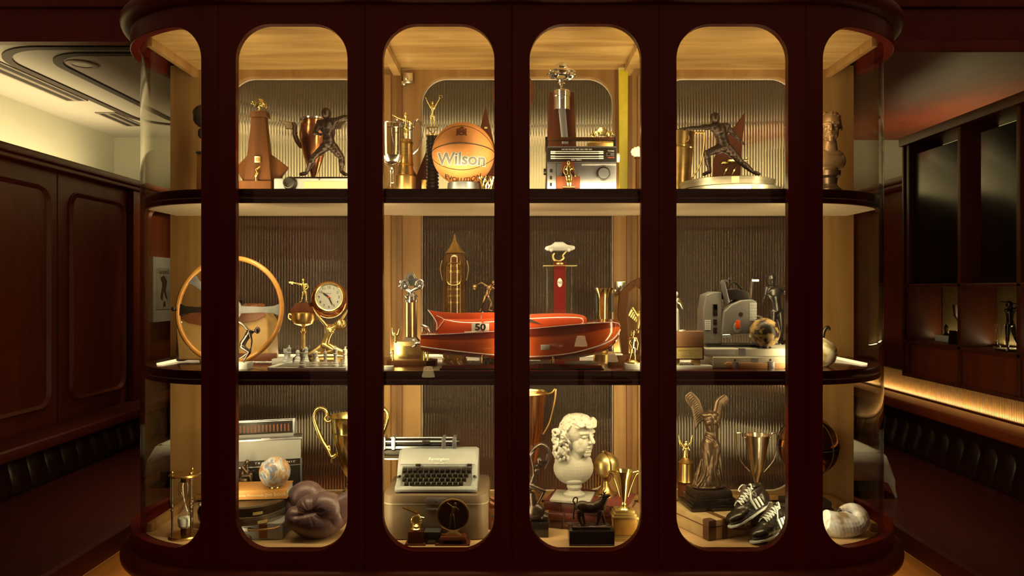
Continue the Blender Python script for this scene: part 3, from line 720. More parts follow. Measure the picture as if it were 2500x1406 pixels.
mb = MB(); mb.cap((0, -28, H(446)), 3.4, (-2, -28, H(434)), 3); mb.cap((-2, -28, H(434)), 4, (2, -28, H(426)), 3.2); mb.cap((2, -28, H(426)), 3, (-1, -28, H(419)), 3); mb.cap((-1, -28, H(419)), 2.4, (8, -28, H(411)), 1.4); ell(mb, (0, -28, H(446)), (6, 5, 2))
t.skin('small_eagle', mb, M_BRASS, .7, 2)

t = T('winged_cup', 'copper urn cup with feathered wing handles behind the standing fencer', 'trophy', 766, 0.43, Z_TOP); H, X = t.h, t.x
t.part('urn', MB().lathe([(0, 0), (22, 0), (22, 4), (8, 10), (5, 24), (5, H(436)), (9, H(425)), (14, H(412)), (24, H(382)), (32, H(345)), (34, H(328)), (31, H(310)), (29, H(300)), (31, H(293)), (29, H(292)), (27, H(300)), (29, H(312)), (30, H(330)), (0, H(400))], 40), M_COPPER)
t.part('rim', MB().lathe([(29, H(296)), (33, H(294)), (33, H(290)), (29, H(290)), (29, H(296))], 40), M_SILVER)
for sg in (-1, 1):
    mb = MB(); q = [(sg*30, 0, H(362)), (sg*40, 0, H(345)), (sg*47, 0, H(325)), (sg*45, 0, H(308)), (sg*50, 0, H(300))]
    mb.tube(q, [4, 6, 6, 5, 4], 8)
    for i in range(5): mb.tube([(sg*(44+i), 0, H(302+i*3)), (sg*(60+i*2), -1, H(300+i*3.2)), (sg*(84-i*5), -2, H(295+i*4.4))], [3.2, 3, 1.2], 6, False, None, .5)
    for i in range(4): mb.tube([(sg*(47-i*2), -1, H(318+i*9)), (sg*(38-i), -2, H(326+i*9))], [3, 1], 6, False, None, .5)
    t.skin('wing_handle', mb, M_BRONZE2, 1.0, 2)

t = T('leather_case', 'low grey camera case with black lens ring under the standing fencer', 'case', 768, 0.22, Z_TOP); H, X = t.h, t.x
t.part('body', MB().box(X(682), X(870), -44, 44, 0, H(441)), M_GREY, bevel=5, seg=3)
t.part('lens_ring', MB().lathe([(0, 0), (15, 0), (17, 4), (13, 10), (13, 20), (11, 20), (11, 6), (0, 6)], 28, at(X(723), -44, H(455)) @ rot(90)), M_BLK)
t.part('strap', MB().box(X(756), X(862), -47, -43.5, H(466), H(449)), M_ORANGE, bevel=1); t.part('stud', MB().sphere((X(792), -47, H(445)), 2, 10), M_BRASS)
casez = t.z+(H(441))*t.u

t = T('fencer_statue', 'dark bronze fencer standing astride in front of the copper cup', 'statue', 797, 0.22, casez); H, X = t.h, t.x
t.part('base_plate', MB().box(X(722), X(868), -24, 24, 0, 6), M_BRONZE, bevel=1.5)
J = dict(hd=(X(797), -2, H(277)), nk=(X(797), 0, H(291)), ch=(X(800), 0, H(310)), pv=(X(803), 0, H(352)), sl=(X(780), 0, H(300)), sr=(X(818), -2, H(296)), el=(X(770), -8, H(326)), hl=(X(781), -14, H(330)), er=(X(842), -6, H(287)), hr=(X(866), -10, H(290)),
         pl=(X(795), 0, H(358)), pr=(X(812), 0, H(358)), kl=(X(768), -6, H(384)), kr=(X(834), 0, H(385)), al=(X(748), 0, H(422)), ar=(X(834), 0, H(420)), tl=(X(735), -6, H(427)), tr=(X(846), -8, H(427)), face=(.1, -1, 0))
t.skin('figure', fig(J, 11.5, bulk=1.42), M_BRONZE, 1.0, 3, fine=fold)
t.part('fencing_mask', MB().sphere((X(797), -3, H(277)), 13.2, 28, None, .9, 1, 1.06), M_BRONZE)
t.part('foil', MB().tube([(X(866), -10, H(290)), (X(884), -14, H(282))], [1, .6], 6), M_BRONZE)

t = T('glass_goblet', 'large clear glass goblet at the left of the basketball shelf', 'goblet', 957, 0.13, Z_TOP); H, X = t.h, t.x
t.part('bowl', MB().lathe([(29, H(304)), (30, H(304)), (29.5, H(340)), (28.5, H(380)), (22, H(398)), (8, H(408)), (5, H(414)), (0, H(414)), (0, H(406)), (8, H(403)), (21, H(393)), (27.5, H(378)), (28.6, H(340)), (29, H(304))], 40), M_CLEAR)
t.part('stem', MB().lathe([(0, 0), (25, 0), (24, 3), (12, 10), (8, 18), (5, H(440)), (7, H(432)), (5, H(424)), (8, H(417)), (4, H(412)), (0, H(412))], 32), M_CLEAR)
t.part('rim', MB().lathe([(29, H(305)), (30.6, H(304)), (30, H(302.6)), (28.6, H(303)), (29, H(305))], 40), M_SILVER)
t.part('wine_level', MB().lathe([(0, H(402)), (19, H(396)), (25, H(386)), (26, H(381)), (0, H(381))], 32), M_SILVER)

t = T('column_trophy', 'engraved brass column trophy with a gold archer figure beside the glass goblet', 'trophy', 990, 0.24, Z_TOP); H, X = t.h, t.x
t.part('column', MB().lathe([(0, H(430)), (21, H(430)), (20, H(418)), (18, H(410)), (17, H(350)), (15, H(343)), (12, H(340)), (0, H(340))], 32), M_BRASS)
t.part('foot', MB().lathe([(0, 0), (25, 0), (25, H(432)), (22, H(428)), (0, H(428))], 32), M_BRASS)
for i in range(4): t.part('ring', MB().lathe([(18.2, 0), (19.4, 1), (18.2, 2)], 32, at(0, 0, H(352-i*3.2+(60 if i > 1 else 0)))), M_BRASS)
ink = MB()
for i, (tx, sz) in enumerate((('PRESENTED', 5), ('TO THE WINNER', 4), ('OF THE ANNUAL', 4), ('TOURNAMENT', 5), ('CLASS A', 5), ('LADY', 6))):
    ink.text(tx, sz, at(0, 0, H(362+i*8)), wrap=lambda x, y, z: (17.6*math.sin(x/17.6), -17.8*math.cos(x/17.6), z))
t.part('engraving', ink, mat('engraving', A(222, 180, 100), 0.4, 1.0))
J = dict(hd=(X(991), 0, H(283)), nk=(X(991), 0, H(289)), ch=(X(992), 0, H(296)), pv=(X(990), 0, H(312)), sl=(X(985), 0, H(292)), sr=(X(998), 0, H(293)), el=(X(972), -2, H(288)), hl=(X(962), -4, H(283)), er=(X(1006), 0, H(302)), hr=(X(1000), -2, H(309)), pl=(X(987), 0, H(314)), pr=(X(994), 0, H(314)), kl=(X(988), 0, H(326)), kr=(X(994), 0, H(326)), al=(X(989), 0, H(338)), ar=(X(995), 0, H(338)), tl=(X(987), -3, H(340)), tr=(X(997), -3, H(340)), face=(-.6, -.8, 0))
t.skin('gold_archer', fig(J, 5), M_GOLD, .6, 2)
t.part('hat', MB().lathe([(0, 0), (6.4, 0), (4, 2), (3.5, 5), (0, 5)], 16, at(1, 0, H(281))), M_GOLD)
t.part('bow', MB().tube([(X(1004), -2, H(305)), (X(1012), -2, H(312)), (X(1000), -2, H(318)), (X(996), -2, H(313))], 1.2, 6), M_GOLD)

t = T('silver_cup', 'slim silver cup with looping handle standing behind the engraved column', 'trophy', 994, 0.40, Z_TOP); H, X = t.h, t.x
t.part('bowl', MB().lathe([(0, 0), (14, 0), (14, 6), (5, 14), (4, 40), (9, 60), (14, H(390)), (15, H(320)), (16, H(300)), (15, H(300)), (14, H(320)), (12, H(395)), (0, H(405))], 36), M_SILVER)
for sg in (-1, 1): t.part('handle', MB().tube([(sg*14, 0, H(312)), (sg*20, 0, H(295)), (sg*28, 0, H(293)), (sg*36, 0, H(312)), (sg*34, 0, H(340)), (sg*26, 0, H(362)), (sg*14, 0, H(376))], [2.4, 2.6, 3, 3, 2.6, 2.4, 2], 8), M_SILVER)

t = T('victory_trophy', 'black ribbed column trophy topped by a gold figure with raised arms', 'trophy', 1056, 0.38, Z_TOP); H, X = t.h, t.x
cm = MB(); cm.lathe([(0, 0), (18, 0), (18, 8), (15, 9)]+[p for i in range(16) for p in ((14, 10+i*8.6), (15.6, 12+i*8.6), (15.6, 16+i*8.6), (14, 18+i*8.6))]+[(14, H(332)), (0, H(332))], 28)
t.part('column', cm, M_BLK); t.part('collar', MB().lathe([(0, H(333)), (16, H(333)), (16, H(330)), (6, H(328)), (0, H(328))], 20), M_GOLDS)
t.part('v_stand', MB().tube([(-14, 0, H(311)), (0, 0, H(327)), (14, 0, H(311)), (-14, 0, H(311))], 1.6, 6, smooth=False), M_GOLD)
J = dict(hd=(0, 0, H(252)), nk=(0, 0, H(258)), ch=(0, 0, H(264)), pv=(-1, 0, H(282)), sl=(-6, 0, H(260)), sr=(6, 0, H(260)), el=(-12, 0, H(250)), hl=(-16, 0, H(240)), er=(11, 0, H(251)), hr=(17, 0, H(241)), pl=(-4, 0, H(284)), pr=(3, 0, H(284)), kl=(-4, 0, H(297)), kr=(4, 0, H(297)), al=(-4, 0, H(309)), ar=(5, 0, H(309)), tl=(-6, -3, H(310)), tr=(7, -3, H(310)))
t.skin('gold_figure', fig(J, 4.6), M_GOLD, .6, 2); t.part('wreath', MB().tube([(20+5*math.cos(a), 0, H(236)+3*math.sin(a)) for a in [2*PI*i/12 for i in range(12)]], 1.0, 6, True), M_GOLD)

t = T('star_plaque', 'dark wood angular plaque leaning behind the ribbed black column', 'plaque', 1036, 0.52, Z_TOP); H, X = t.h, t.x
t.part('board', MB().prism([(X(1004), 0), (X(1072), 0), (X(1066), H(420)), (X(1042), H(368)), (X(1018), H(428)), (X(1004), H(408))], -6, 6), M_CHERRY, bevel=1)
t.part('plate', MB().box(X(1030), X(1056), -8, -6, H(465), H(440)), M_BRASS, bevel=.5)

t = T('spire_trophy', 'pointed brown wooden spire trophy rising behind the basketball', 'trophy', 1186, 0.48, Z_TOP); H, X = t.h, t.x
t.part('spire', MB().prism([(X(1146), 8), (X(1240), 8), (X(1206), H(350)), (X(1186), H(260)), (X(1168), H(335))], -8, 8), M_CHERRY, bevel=1)
t.part('foot', MB().box(-56, 60, -20, 20, 0, 8), M_CHERRY, bevel=1)
t.part('name_plate', MB().box(-3, 4, -10, -8, H(316), H(312)), M_GOLDS)

t = T('basketball', 'orange leather basketball resting on a metal ring', 'ball', 1131, 0.24, Z_TOP, py=452.5); H, X = t.h, t.x
RB = 76; CZ = H(376)
t.part('ball', MB().sphere((0, 0, CZ), RB, 64), mat('basketball_leather', A(206, 124, 50), 0.5, var=0.07, scale=260, bump=0.5))
def onball(x, z, lift=.3):
    r = RB+lift; q = max(0.0, r*r-x*x-z*z); return (x, -math.sqrt(q), CZ+z)
seam = MB()
for (ze, zm, rad) in ((2, 12, 1.3), (6, 58, 1.0), (-10, -48, 1.0)):
    pts = []
    for i in range(41):
        a = PI*i/40; x = -math.cos(a)*RB*.995; q = 1-(x/RB)**2; z = ze*(1 if abs(x) < RB*.98 else .9)+(zm-ze)*q**.75
        v = Vector((x, -math.sqrt(max(0, RB*RB-x*x-z*z)) if RB*RB > x*x+z*z else 0, z)).normalized()*(RB-.2); pts.append((v.x, v.y, v.z+CZ))
    seam.tube(pts, rad, 6)
seam.tube([(RB*math.cos(2*PI*i/60), RB*math.sin(2*PI*i/60), CZ+2) for i in range(31)], 1.3, 6)
t.part('seam', seam, M_INK)
wr = lambda dz, lf: (lambda x, y, z: onball(x, z+dz, lf))
for nm, off, mm, lf in (('outline', 2.1, M_CREAM, .35), ('lettering', 1.0, mat('ball_print_grey', A(112, 96, 66), .5), .7)):
    cu = MB()
    _o = bpy.data.curves.new('t', 'FONT'); bpy.data.curves.remove(_o)
    def tx(s, txt, size, off, shear, sx, wrap):
        c = bpy.data.curves.new('t', 'FONT'); c.body = txt; c.size = size; c.align_x = 'CENTER'; c.align_y = 'CENTER'; c.offset = off; c.shear = shear; c.resolution_u = 4
        o = bpy.data.objects.new('t', c); C.objects.link(o); me = bpy.data.meshes.new_from_object(o.evaluated_get(bpy.context.evaluated_depsgraph_get()))
        bm = bmesh.new(); bm.from_mesh(me); bmesh.ops.triangulate(bm, faces=bm.faces); bmesh.ops.subdivide_edges(bm, edges=[e for e in bm.edges if e.calc_length() > 4], cuts=2, use_grid_fill=True); bm.to_mesh(me); bm.free()
        s.add([wrap(v.co.x*sx, 0, v.co.y) for v in me.vertices], [tuple(p.vertices) for p in me.polygons]); bpy.data.objects.remove(o); bpy.data.meshes.remove(me)
    tx(cu, 'Wilson', 37, off, .08, 1.06, lambda x, y, z, lf=lf: onball(x-1, z-25+x*x*.0006-x*.02, lf))
    t.part(nm, cu, mm)
ev = MB(); tx(ev, 'EVOLUTION', 12, .3, .2, 1.3, lambda x, y, z: onball(x, z-69+x*x*.0062, .4)); t.part('lettering', ev, mat('ball_ink', A(70, 34, 10), .6))
em = MB(); tx(em, 'A', 36, .2, 0, 1.1, lambda x, y, z: onball(x, z+42, .3)); tx(em, 'S', 34, .2, 0, 1.0, lambda x, y, z: onball(x, z+42, .4)); tx(em, 'M', 26, .2, 0, 1.4, lambda x, y, z: onball(x, z+40, .5))
t.part('monogram', em, mat('ball_emblem', A(112, 48, 16), .6))
ring = T('ring_stand', 'short metal ring holding up the basketball', 'stand', 1131, 0.24, Z_TOP)
ring.part('ring', MB().lathe([(33, 0), (40, 0), (38, ring.h(448)), (34, ring.h(446)), (31, ring.h(450)), (33, 0)], 40), M_STEEL)

t = T('filigree_basket', 'little gold openwork basket tucked beside the basketball ring', 'ornament', 1188, 0.11, Z_TOP); H, X = t.h, t.x
mb = MB()
for i in range(9):
    for sg in (-1, 1): mb.tube([((10+8*f)*math.cos(2*PI*i/9+sg*f*1.2), (10+8*f)*math.sin(2*PI*i/9+sg*f*1.2), f*(H(432))) for f in (0, .25, .5, .75, 1)], 1.3, 5)
t.part('lattice', mb, M_GOLD); t.part('foot', MB().lathe([(0, 0), (11, 0), (11, 3), (0, 3)], 20), M_GOLD)

t = T('oval_ball', 'dark brown oval leather ball on a stand behind the middle post', 'ball', 1254, 0.46, Z_TOP); H, X = t.h, t.x
t.part('ball', MB().sphere((0, 0, 0), 1, 32, at(0, 0, H(228)) @ rot(0, 8) @ Matrix.Diagonal((52, 40, 56, 1))), M_BRLEA)
t.part('stand', MB().lathe([(0, 0), (26, 0), (26, 6), (8, 12), (7, 60), (14, H(290)), (26, H(276)), (24, H(276)), (0, H(284))], 28), M_BLK)

t = T('piston_trophy', 'tapered wood board trophy with steel piston and a silver car on top', 'trophy', 1370, 0.38, Z_TOP); H, X = t.h, t.x
t.part('board', MB().prism([(X(1330), 6), (X(1412), 6), (X(1401), H(227)), (X(1341), H(227))], -6, 8), M_CHERRY, bevel=1.2)
t.part('foot', MB().box(-50, 50, -28, 24, 0, 8), M_CHERRY, bevel=1.2)
t.part('piston', MB().lathe([(0, H(274)), (20, H(274)), (20, H(246))]+[p for k in range(3) for p in ((20, H(243-k*5)), (21.6, H(242-k*5)), (21.6, H(239.5-k*5)), (20, H(239-k*5)))]+[(19, H(227)), (0, H(226))], 32, at(0, -20, 0)), M_SILVER)
t.part('wrist_pin', MB().cyl((0, -42, H(246)), (0, -38, H(246)), 5), M_STEEL)
t.part('rod', MB().prism([(X(1362), H(272)), (X(1379), H(272)), (X(1386), H(356)), (X(1371), H(356))], -24, -12), M_STEEL, bevel=1)
mb = MB(); mb.cyl((-1, -14, H(226)), (-1, -14, H(216)), 3); mb.cap((-1, -14, H(212)), 5, (-1, -14, H(200)), 7); mb.sphere((-1, -14, H(207)), 7.5, 14, None, 1.3, .8, .6)
for sg in (-1, 1): mb.tube([(-1, -14, H(200)), (sg*14-1, -14, H(194)), (sg*22-1, -14, H(190))], [2.4, 2, 1.6], 6); mb.tube([(sg*20, -14, H(196)), (sg*28, -14, H(190)), (sg*26, -14, H(182))], 2, 6)
t.part('car_stem', mb, M_SILVER)
mb = MB(); car(mb, 62, 40, at(0, -14, H(195)) @ rot(4, 0, 14)); t.part('silver_car', mb, mat('pale_chrome', A(232, 212, 160), .12, 1.0), bevel=.4)

t = T('portable_radio', 'silver and black portable radio with carry handle on the upper shelf', 'radio', 1418, 0.20, Z_TOP); H, X = t.h, t.x
t.part('body', MB().box(X(1333), X(1503), -22, 22, 0, H(362)), M_BLK, bevel=2)
fc = t.part('front_plate', MB().box(X(1335), X(1501), -25, -22, 3, H(403)), M_STEEL, bevel=1)
dp = t.part('dial_panel', MB().box(X(1335), X(1501), -25, -22, H(399), H(365)), M_BLK, bevel=.6)
t.part('trim_strip', MB().box(X(1335), X(1501), -25.6, -22, H(402.5), H(399.5)), M_STEEL); t.part('trim_strip', MB().box(X(1335), X(1501), -25.6, -22, H(365), H(362)), M_STEEL)
for r in (374.5, 379, 386, 391): t.part('dial_line', MB().box(X(1344), X(1469), -25.8, -25, H(r+1), H(r-.6)), M_LIGHTINK, dp)
for r in (375, 379, 386, 391):
    for x0 in (1343, 1459): t.part('scale_mark', MB().box(X(x0), X(x0+11), -26, -25, H(r+1.4), H(r-1.4)), M_LIGHTINK, dp)
ink = MB(); ink.text('540 600 700 800 1000 1200 1400 1600', 4.6, at(X(1406), -25.4, H(369.5))); ink.text('TONE', 4.5, at(X(1488), -25.4, H(373.5)), sx=1.3); ink.text('BASS  TREBLE', 4.2, at(X(1405), -25.4, H(395)))
t.part('dial_lettering', ink, M_LIGHTINK, dp); t.part('red_lettering', MB().text('VOLUME', 4.2, at(X(1488), -25.4, H(389))), mat('red_ink', A(210, 90, 50), .5), dp)
t.part('badge', MB().box(X(1477), X(1496), -26, -25, H(385), H(377.5)), M_STEEL, dp); t.part('badge_face', MB().box(X(1479), X(1487), -26.5, -26, H(383.5), H(379)), M_BLK, dp)
kn = t.part('knob', MB().lathe([(0, 7), (13, 7), (14, 5), (14, 0), (0, 0)], 40, at(X(1470), -25, H(428)) @ rot(90)), M_STEEL); t.part('knob_ring', MB().lathe([(14, 0), (17.5, 0), (17, 5), (14.5, 6), (14, 0)], 40, at(X(1470), -25, H(428)) @ rot(90)), M_BLK, kn)
for r in (421, 438, 454): t.part('button', MB().box(X(1341), X(1346), -27, -25, H(r+4), H(r-4)), M_BLK)
t.part('strip_groove', MB().box(X(1356), X(1357), -25.4, -25, 3, H(403)), M_INK); t.part('tone_strip', MB().box(X(1418), X(1500), -25.5, -25, H(408.5), H(404)), M_GREY)
hd_ = t.part('handle', MB().box(X(1331), X(1503), -8, 8, H(344), H(336)), M_WALNUT, bevel=2)
for x0 in (1331, 1498): t.part('handle_arm', MB().box(X(x0), X(x0+6), -8, 8, H(372), H(335)), M_BLK, hd_, bevel=1)
t.part('side_knob', MB().cyl((X(1503), -4, H(386)), (X(1511), -4, H(386)), 11, None, 24), M_CREAM)
t.part('side_knob', MB().cyl((X(1333), -4, H(420)), (X(1327), -4, H(420)), 8, None, 20), M_BLK)

t = T('figure_trophy', 'small gold athlete on a reddish wood block in front of the silver radio', 'trophy', 1387, 0.125, Z_TOP); H, X = t.h, t.x
t.part('block', MB().box(X(1358), X(1415), -14, 16, 0, H(432)), M_CHERRY, bevel=1); t.part('upright', MB().box(X(1372), X(1403), 2, 14, H(432), H(394)), M_CHERRY, bevel=1)
J = dict(hd=(-1, -6, H(401)), nk=(-1, -6, H(407)), ch=(-1, -6, H(413)), pv=(0, -6, H(430)), sl=(-8, -6, H(411)), sr=(7, -6, H(411)), el=(-12, -6, H(421)), hl=(-8, -9, H(431)), er=(13, -6, H(420)), hr=(15, -8, H(430)), pl=(-4, -6, H(432)), pr=(4, -6, H(432)), kl=(-3, -6, H(444)), kr=(4, -6, H(444)), al=(-2, -6, H(457)), ar=(4, -6, H(457)))
J = {k: (q[0], q[1]-16, q[2]) for k, q in J.items()}; J.pop('face', None)
t.skin('gold_figure', fig(J, 5.2, bulk=1.15), M_GOLD, .65, 2); t.part('step', MB().box(-14, 14, -30, -13, 0, H(459)), M_CHERRY, bevel=1)

t = T('car_trophy', 'little gold car on a brass box behind the silver radio', 'trophy', 1468, 0.42, Z_TOP); H, X = t.h, t.x
t.part('box', MB().box(X(1432), X(1502), -20, 20, 0, H(352)), M_BRASS, bevel=1.5); t.part('lid', MB().box(X(1438), X(1498), -18, 18, H(352), H(349), tx=.9), M_GOLD, bevel=1)
mb = MB(); car(mb, 50, 24, at(2, 0, H(334)) @ rot(0, 0, 12)); t.part('gold_car', mb, M_GOLD, bevel=.3)
mb = MB()
for sg in (-1, 1): mb.tube([(sg*3, 0, H(349)), (sg*12, 0, H(342)), (sg*20, 0, H(332)), (sg*28, 0, H(326))], [2.4, 2, 1.6, 1.2], 6)
t.part('scroll_stand', mb, M_GOLD)

t = T('yellow_stick', 'tall flat yellow painted stick upright against the back post', 'stick', 1521, 0.535, Z_TOP); H, X = t.h, t.x
t.part('stick', MB().prism([(-8, 0), (10, 0), (12, H(166)), (-11, H(166))], -3, 3), mat('yellow_paint', A(206, 172, 30), .45, var=.08), bevel=.6)
t.part('tip', MB().box(-11, 12, -3.4, 3.4, H(172), H(166)), M_TAPE)

t = T('shell_figurine', 'white scallop shaped figurine peeking past the post beside the yellow stick', 'ornament', 1556, 0.34, Z_TOP); H, X = t.h, t.x
t.part('stand', MB().lathe([(0, 0), (16, 0), (15, 4), (5, 10), (4, H(390)), (8, H(384)), (0, H(382))], 24), M_WALNUT)
mb = MB()
for i in range(7): a = math.radians(100+i*26); mb.tube([(6, 0, H(376)), (6+9*math.cos(a), -2, H(374)+6*math.sin(a)), (4+20*math.cos(a), 0, H(371)+13*math.sin(a))], [4, 5, 3.2], 8)
t.skin('shell', mb, M_WHITE, .9, 2)

t = T('loving_cup', 'brown brass beaker cup with angular handles at the left of the lunging fencer', 'trophy', 1650, 0.48, Z_TOP); H, X = t.h, t.x
t.part('beaker', MB().lathe([(0, 0), (34, 0), (34, 5), (32, 8), (36, H(430)), (41, H(366)), (42, H(363)), (41.5, H(360)), (44, H(332)), (45, H(326)), (43, H(326)), (41, H(336)), (34, H(425)), (0, H(430))], 44), M_BRASS)
t.part('band', MB().lathe([(41.4, H(366)), (42.6, H(364)), (42.4, H(361)), (41.6, H(360))], 44), M_GOLD)
t.part('emblem', MB().tube([(16*math.cos(2*PI*i/24)*.62+14, -40.8+abs(16*math.cos(2*PI*i/24)*.62+14)*.18, H(344)+9*math.sin(2*PI*i/24)) for i in range(24)], 1.0, 6, True), M_GOLDS)
ink = MB()
for i, s_ in enumerate(('AMATEUR', 'CHALLENGE', 'TROPHY', '1931', 'OPEN')): ink.text(s_, 6, at(0, 0, H(376+i*9)), wrap=lambda x, y, z: (39*math.sin((x+14)/39), -40.2*math.cos((x+14)/39), z))
t.part('engraving', ink, MATS['engraving'])
for sg in (-1, 1): t.part('handle', MB().tube([(sg*42, 0, H(330)), (sg*48, 0, H(324)), (sg*68, 0, H(324)), (sg*70, 0, H(328)), (sg*66, 0, H(376)), (sg*56, 0, H(410)), (sg*37, 0, H(438))], [2, 2.4, 2.6, 2.6, 2.2, 2, 1.8], 8), M_BRASS)

grp = 'film cans under the lunging fencer'
fz = Z_TOP
for i, lb in enumerate(('lower flat round film can under the lunging fencer', 'upper flat round film can directly beneath the lunging fencer')):
    t = T('film_can', lb, 'film can', 1783-i*8, 0.30, fz, grp); rr = 116-i*5
    t.part('tin', MB().lathe([(0, 0), (rr, 0), (rr, 14), (rr-3, 15.5), (0, 15.5)], 64), M_FILMCAN)
    t.part('lid', MB().lathe([(rr-2, 9), (rr+1.6, 9), (rr+1.6, 17), (rr-4, 18.6), (rr-20, 18.6), (rr-24, 17.6), (0, 17.6)], 64), M_FILMCAN)
    a = math.radians(-78 if i == 0 else -97)
    t.part('tape_label', MB().lathe([(rr+2.2, 1.5), (rr+2.6, 1.5), (rr+2.6, 16), (rr+2.2, 16)], 6, None, (a-.075, a+.075)), M_TAPE if i == 0 else M_ORANGE)
    fz += 18.8*t.u
t = T('fencer_statue', 'dark bronze fencer lunging left on top of the round film cans', 'statue', 1765, 0.26, fz); H, X = t.h, t.x
t.part('base_plate', MB().box(X(1706), X(1852), -22, 22, 0, 4), M_BRONZE, bevel=1.2)
J = dict(hd=(X(1744), -4, H(289)), nk=(X(1748), 0, H(302)), ch=(X(1756), 0, H(318)), pv=(X(1768), 0, H(358)), sl=(X(1738), -4, H(310)), sr=(X(1776), 4, H(307)), el=(X(1702), -6, H(313)), hl=(X(1672), -8, H(316)), er=(X(1792), 4, H(328)), hr=(X(1808), 0, H(344)),
         pl=(X(1758), 0, H(362)), pr=(X(1776), 0, H(362)), kl=(X(1722), -8, H(376)), kr=(X(1808), 0, H(394)), al=(X(1732), -4, H(420)), ar=(X(1838), 0, H(420)), tl=(X(1716), -8, H(426)), tr=(X(1852), -6, H(426)), face=(-.55, -.8, 0))
t.skin('figure', fig(J, 11.5, bulk=1.42), M_BRONZE, 1.0, 3, fine=fold)
t.part('fencing_mask', MB().sphere((X(1744), -5, H(289)), 13.2, 28, None, .9, 1, 1.06), M_BRONZE); t.part('foil', MB().tube([(X(1668), -8, H(316)), (X(1620), -10, H(320))], [1.1, .6], 6), M_BRONZE)

t = T('wedge_trophy', 'split wooden wedge trophy with gold aeroplane behind the lunging fencer', 'trophy', 1775, 0.555, Z_TOP); H, X = t.h, t.x
t.part('wedge', MB().prism([(X(1738), 0), (X(1804), 0), (X(1808), H(370)), (X(1818), H(276)), (X(1786), H(320)), (X(1760), H(352)), (X(1742), H(390))], -8, 8), M_CHERRY, bevel=1.2)
mb = MB(); mb.cap((X(1760), -14, H(400)), 3.6, (X(1820), -14, H(392)), 2.2); mb.prism([(-14, -2), (26, 0), (22, 3), (-12, 3)], -34, 20, 'y', at(X(1780), 0, H(398))); mb.prism([(0, 0), (8, 0), (8, 10)], -15, -13, 'y', at(X(1814), 0, H(393)))
t.part('gold_aeroplane', mb, M_GOLD, bevel=.6)
for x0 in (1764, 1784): t.part('gold_leaf', MB().tube([(X(x0), -10, H(428)), (X(x0+5), -13, H(416)), (X(x0+12), -12, H(408))], [1.6, 2.6, .8], 6), M_GOLD)

t = T('classical_bust', 'brown bronze classical youth bust on a round socle at the upper right end', 'bust', 2024, 0.24, Z_TOP); H, X = t.h, t.x
t.part('socle', MB().lathe([(0, 0), (29, 0), (29, 14), (22, 20), (18, H(450)), (20, H(436)), (26, H(430)), (27, H(418)), (0, H(418))], 36), M_BRONZE2)
mb = MB(); head(mb, (3, 0, H(349)), 74, -20, 6)
mb.cap((3, 6, H(350)), 18, (2, 8, H(372)), 22); ell(mb, (0, 6, H(378)), (38, 20, 16)); ell(mb, (0, 4, H(394)), (42, 20, 22)); ell(mb, (-2, 4, H(412)), (26, 15, 14))
for sg in (-1, 1): ell(mb, (sg*28, 6, H(392)), (15, 15, 20))
random.seed(3)
for i in range(90):
    a = random.uniform(-PI, PI); b = random.uniform(.15, 1.4); q = Vector((math.cos(a)*math.cos(b), math.sin(a)*math.cos(b), math.sin(b)))
    if q.y < -.3 and b < .6: continue
    c_ = Vector((3+q.x*27, 6+q.y*32, H(306)+q.z*31)); u_ = q.orthogonal().normalized(); mb.tube([c_+u_*6, c_+q*2+q.cross(u_)*3, c_-u_*6], [2.4, 4.4, 1.8], 7)
t.skin('bust', mb, mat('patinated_bust', A(132, 92, 46), .45, .55, var=.2, scale=18), .9, 2)
# ================================================================ MIDDLE LEVEL
t = T('steering_wheel', 'wooden rimmed steering wheel with metal spokes leaning upright at the left', 'steering wheel', 560, 0.22, Z_MID); H, X = t.h, t.x
cz = H(756)
t.part('rim', MB().tube([(127*math.cos(2*PI*i/64), -14+0.12*(cz+127*math.sin(2*PI*i/64)), cz+127*math.sin(2*PI*i/64)) for i in range(64)], 6.2, 12, True), wood('wheel_wood', A(156, 92, 26), A(196, 130, 48), 0.2, 'X', 10, coat=0.5))
for a in (38, 142, 180, 0, 270):
    if a in (38,): continue
    ca, sa = math.cos(math.radians(a)), math.sin(math.radians(a))
    mb = MB(); n = (-sa, ca)
    q = [(ca*r+n[0]*w_, sa*r+n[1]*w_) for r, w_ in ((26, 9), (80, 7), (108, 9), (122, 15), (122, -15), (108, -9), (80, -7), (26, -9))]
    vs = [(x, -14+.12*(cz+z)-d, cz+z) for d in (3, -1) for x, z in q]; k = len(q)
    mb.add(vs, [tuple(range(k)), tuple(range(2*k-1, k-1, -1))]+[(i, i+k, (i+1) % k+k, (i+1) % k) for i in range(k)])
    t.part('spoke', mb, mat('satin_aluminium', A(120, 108, 80), .55, .35) if a != 180 else M_BLK, bevel=1)
t.part('hub', MB().lathe([(0, 9), (20, 8), (30, 3), (30, -3), (0, -3)], 40, at(0, -14+.12*cz, cz) @ rot(90)), MATS['satin_aluminium'])
t.part('horn_knob', MB().sphere((-133, -6, cz+2), 6, 14).cyl((-127, -6, cz+2), (-133, -6, cz), 4), M_BLK)

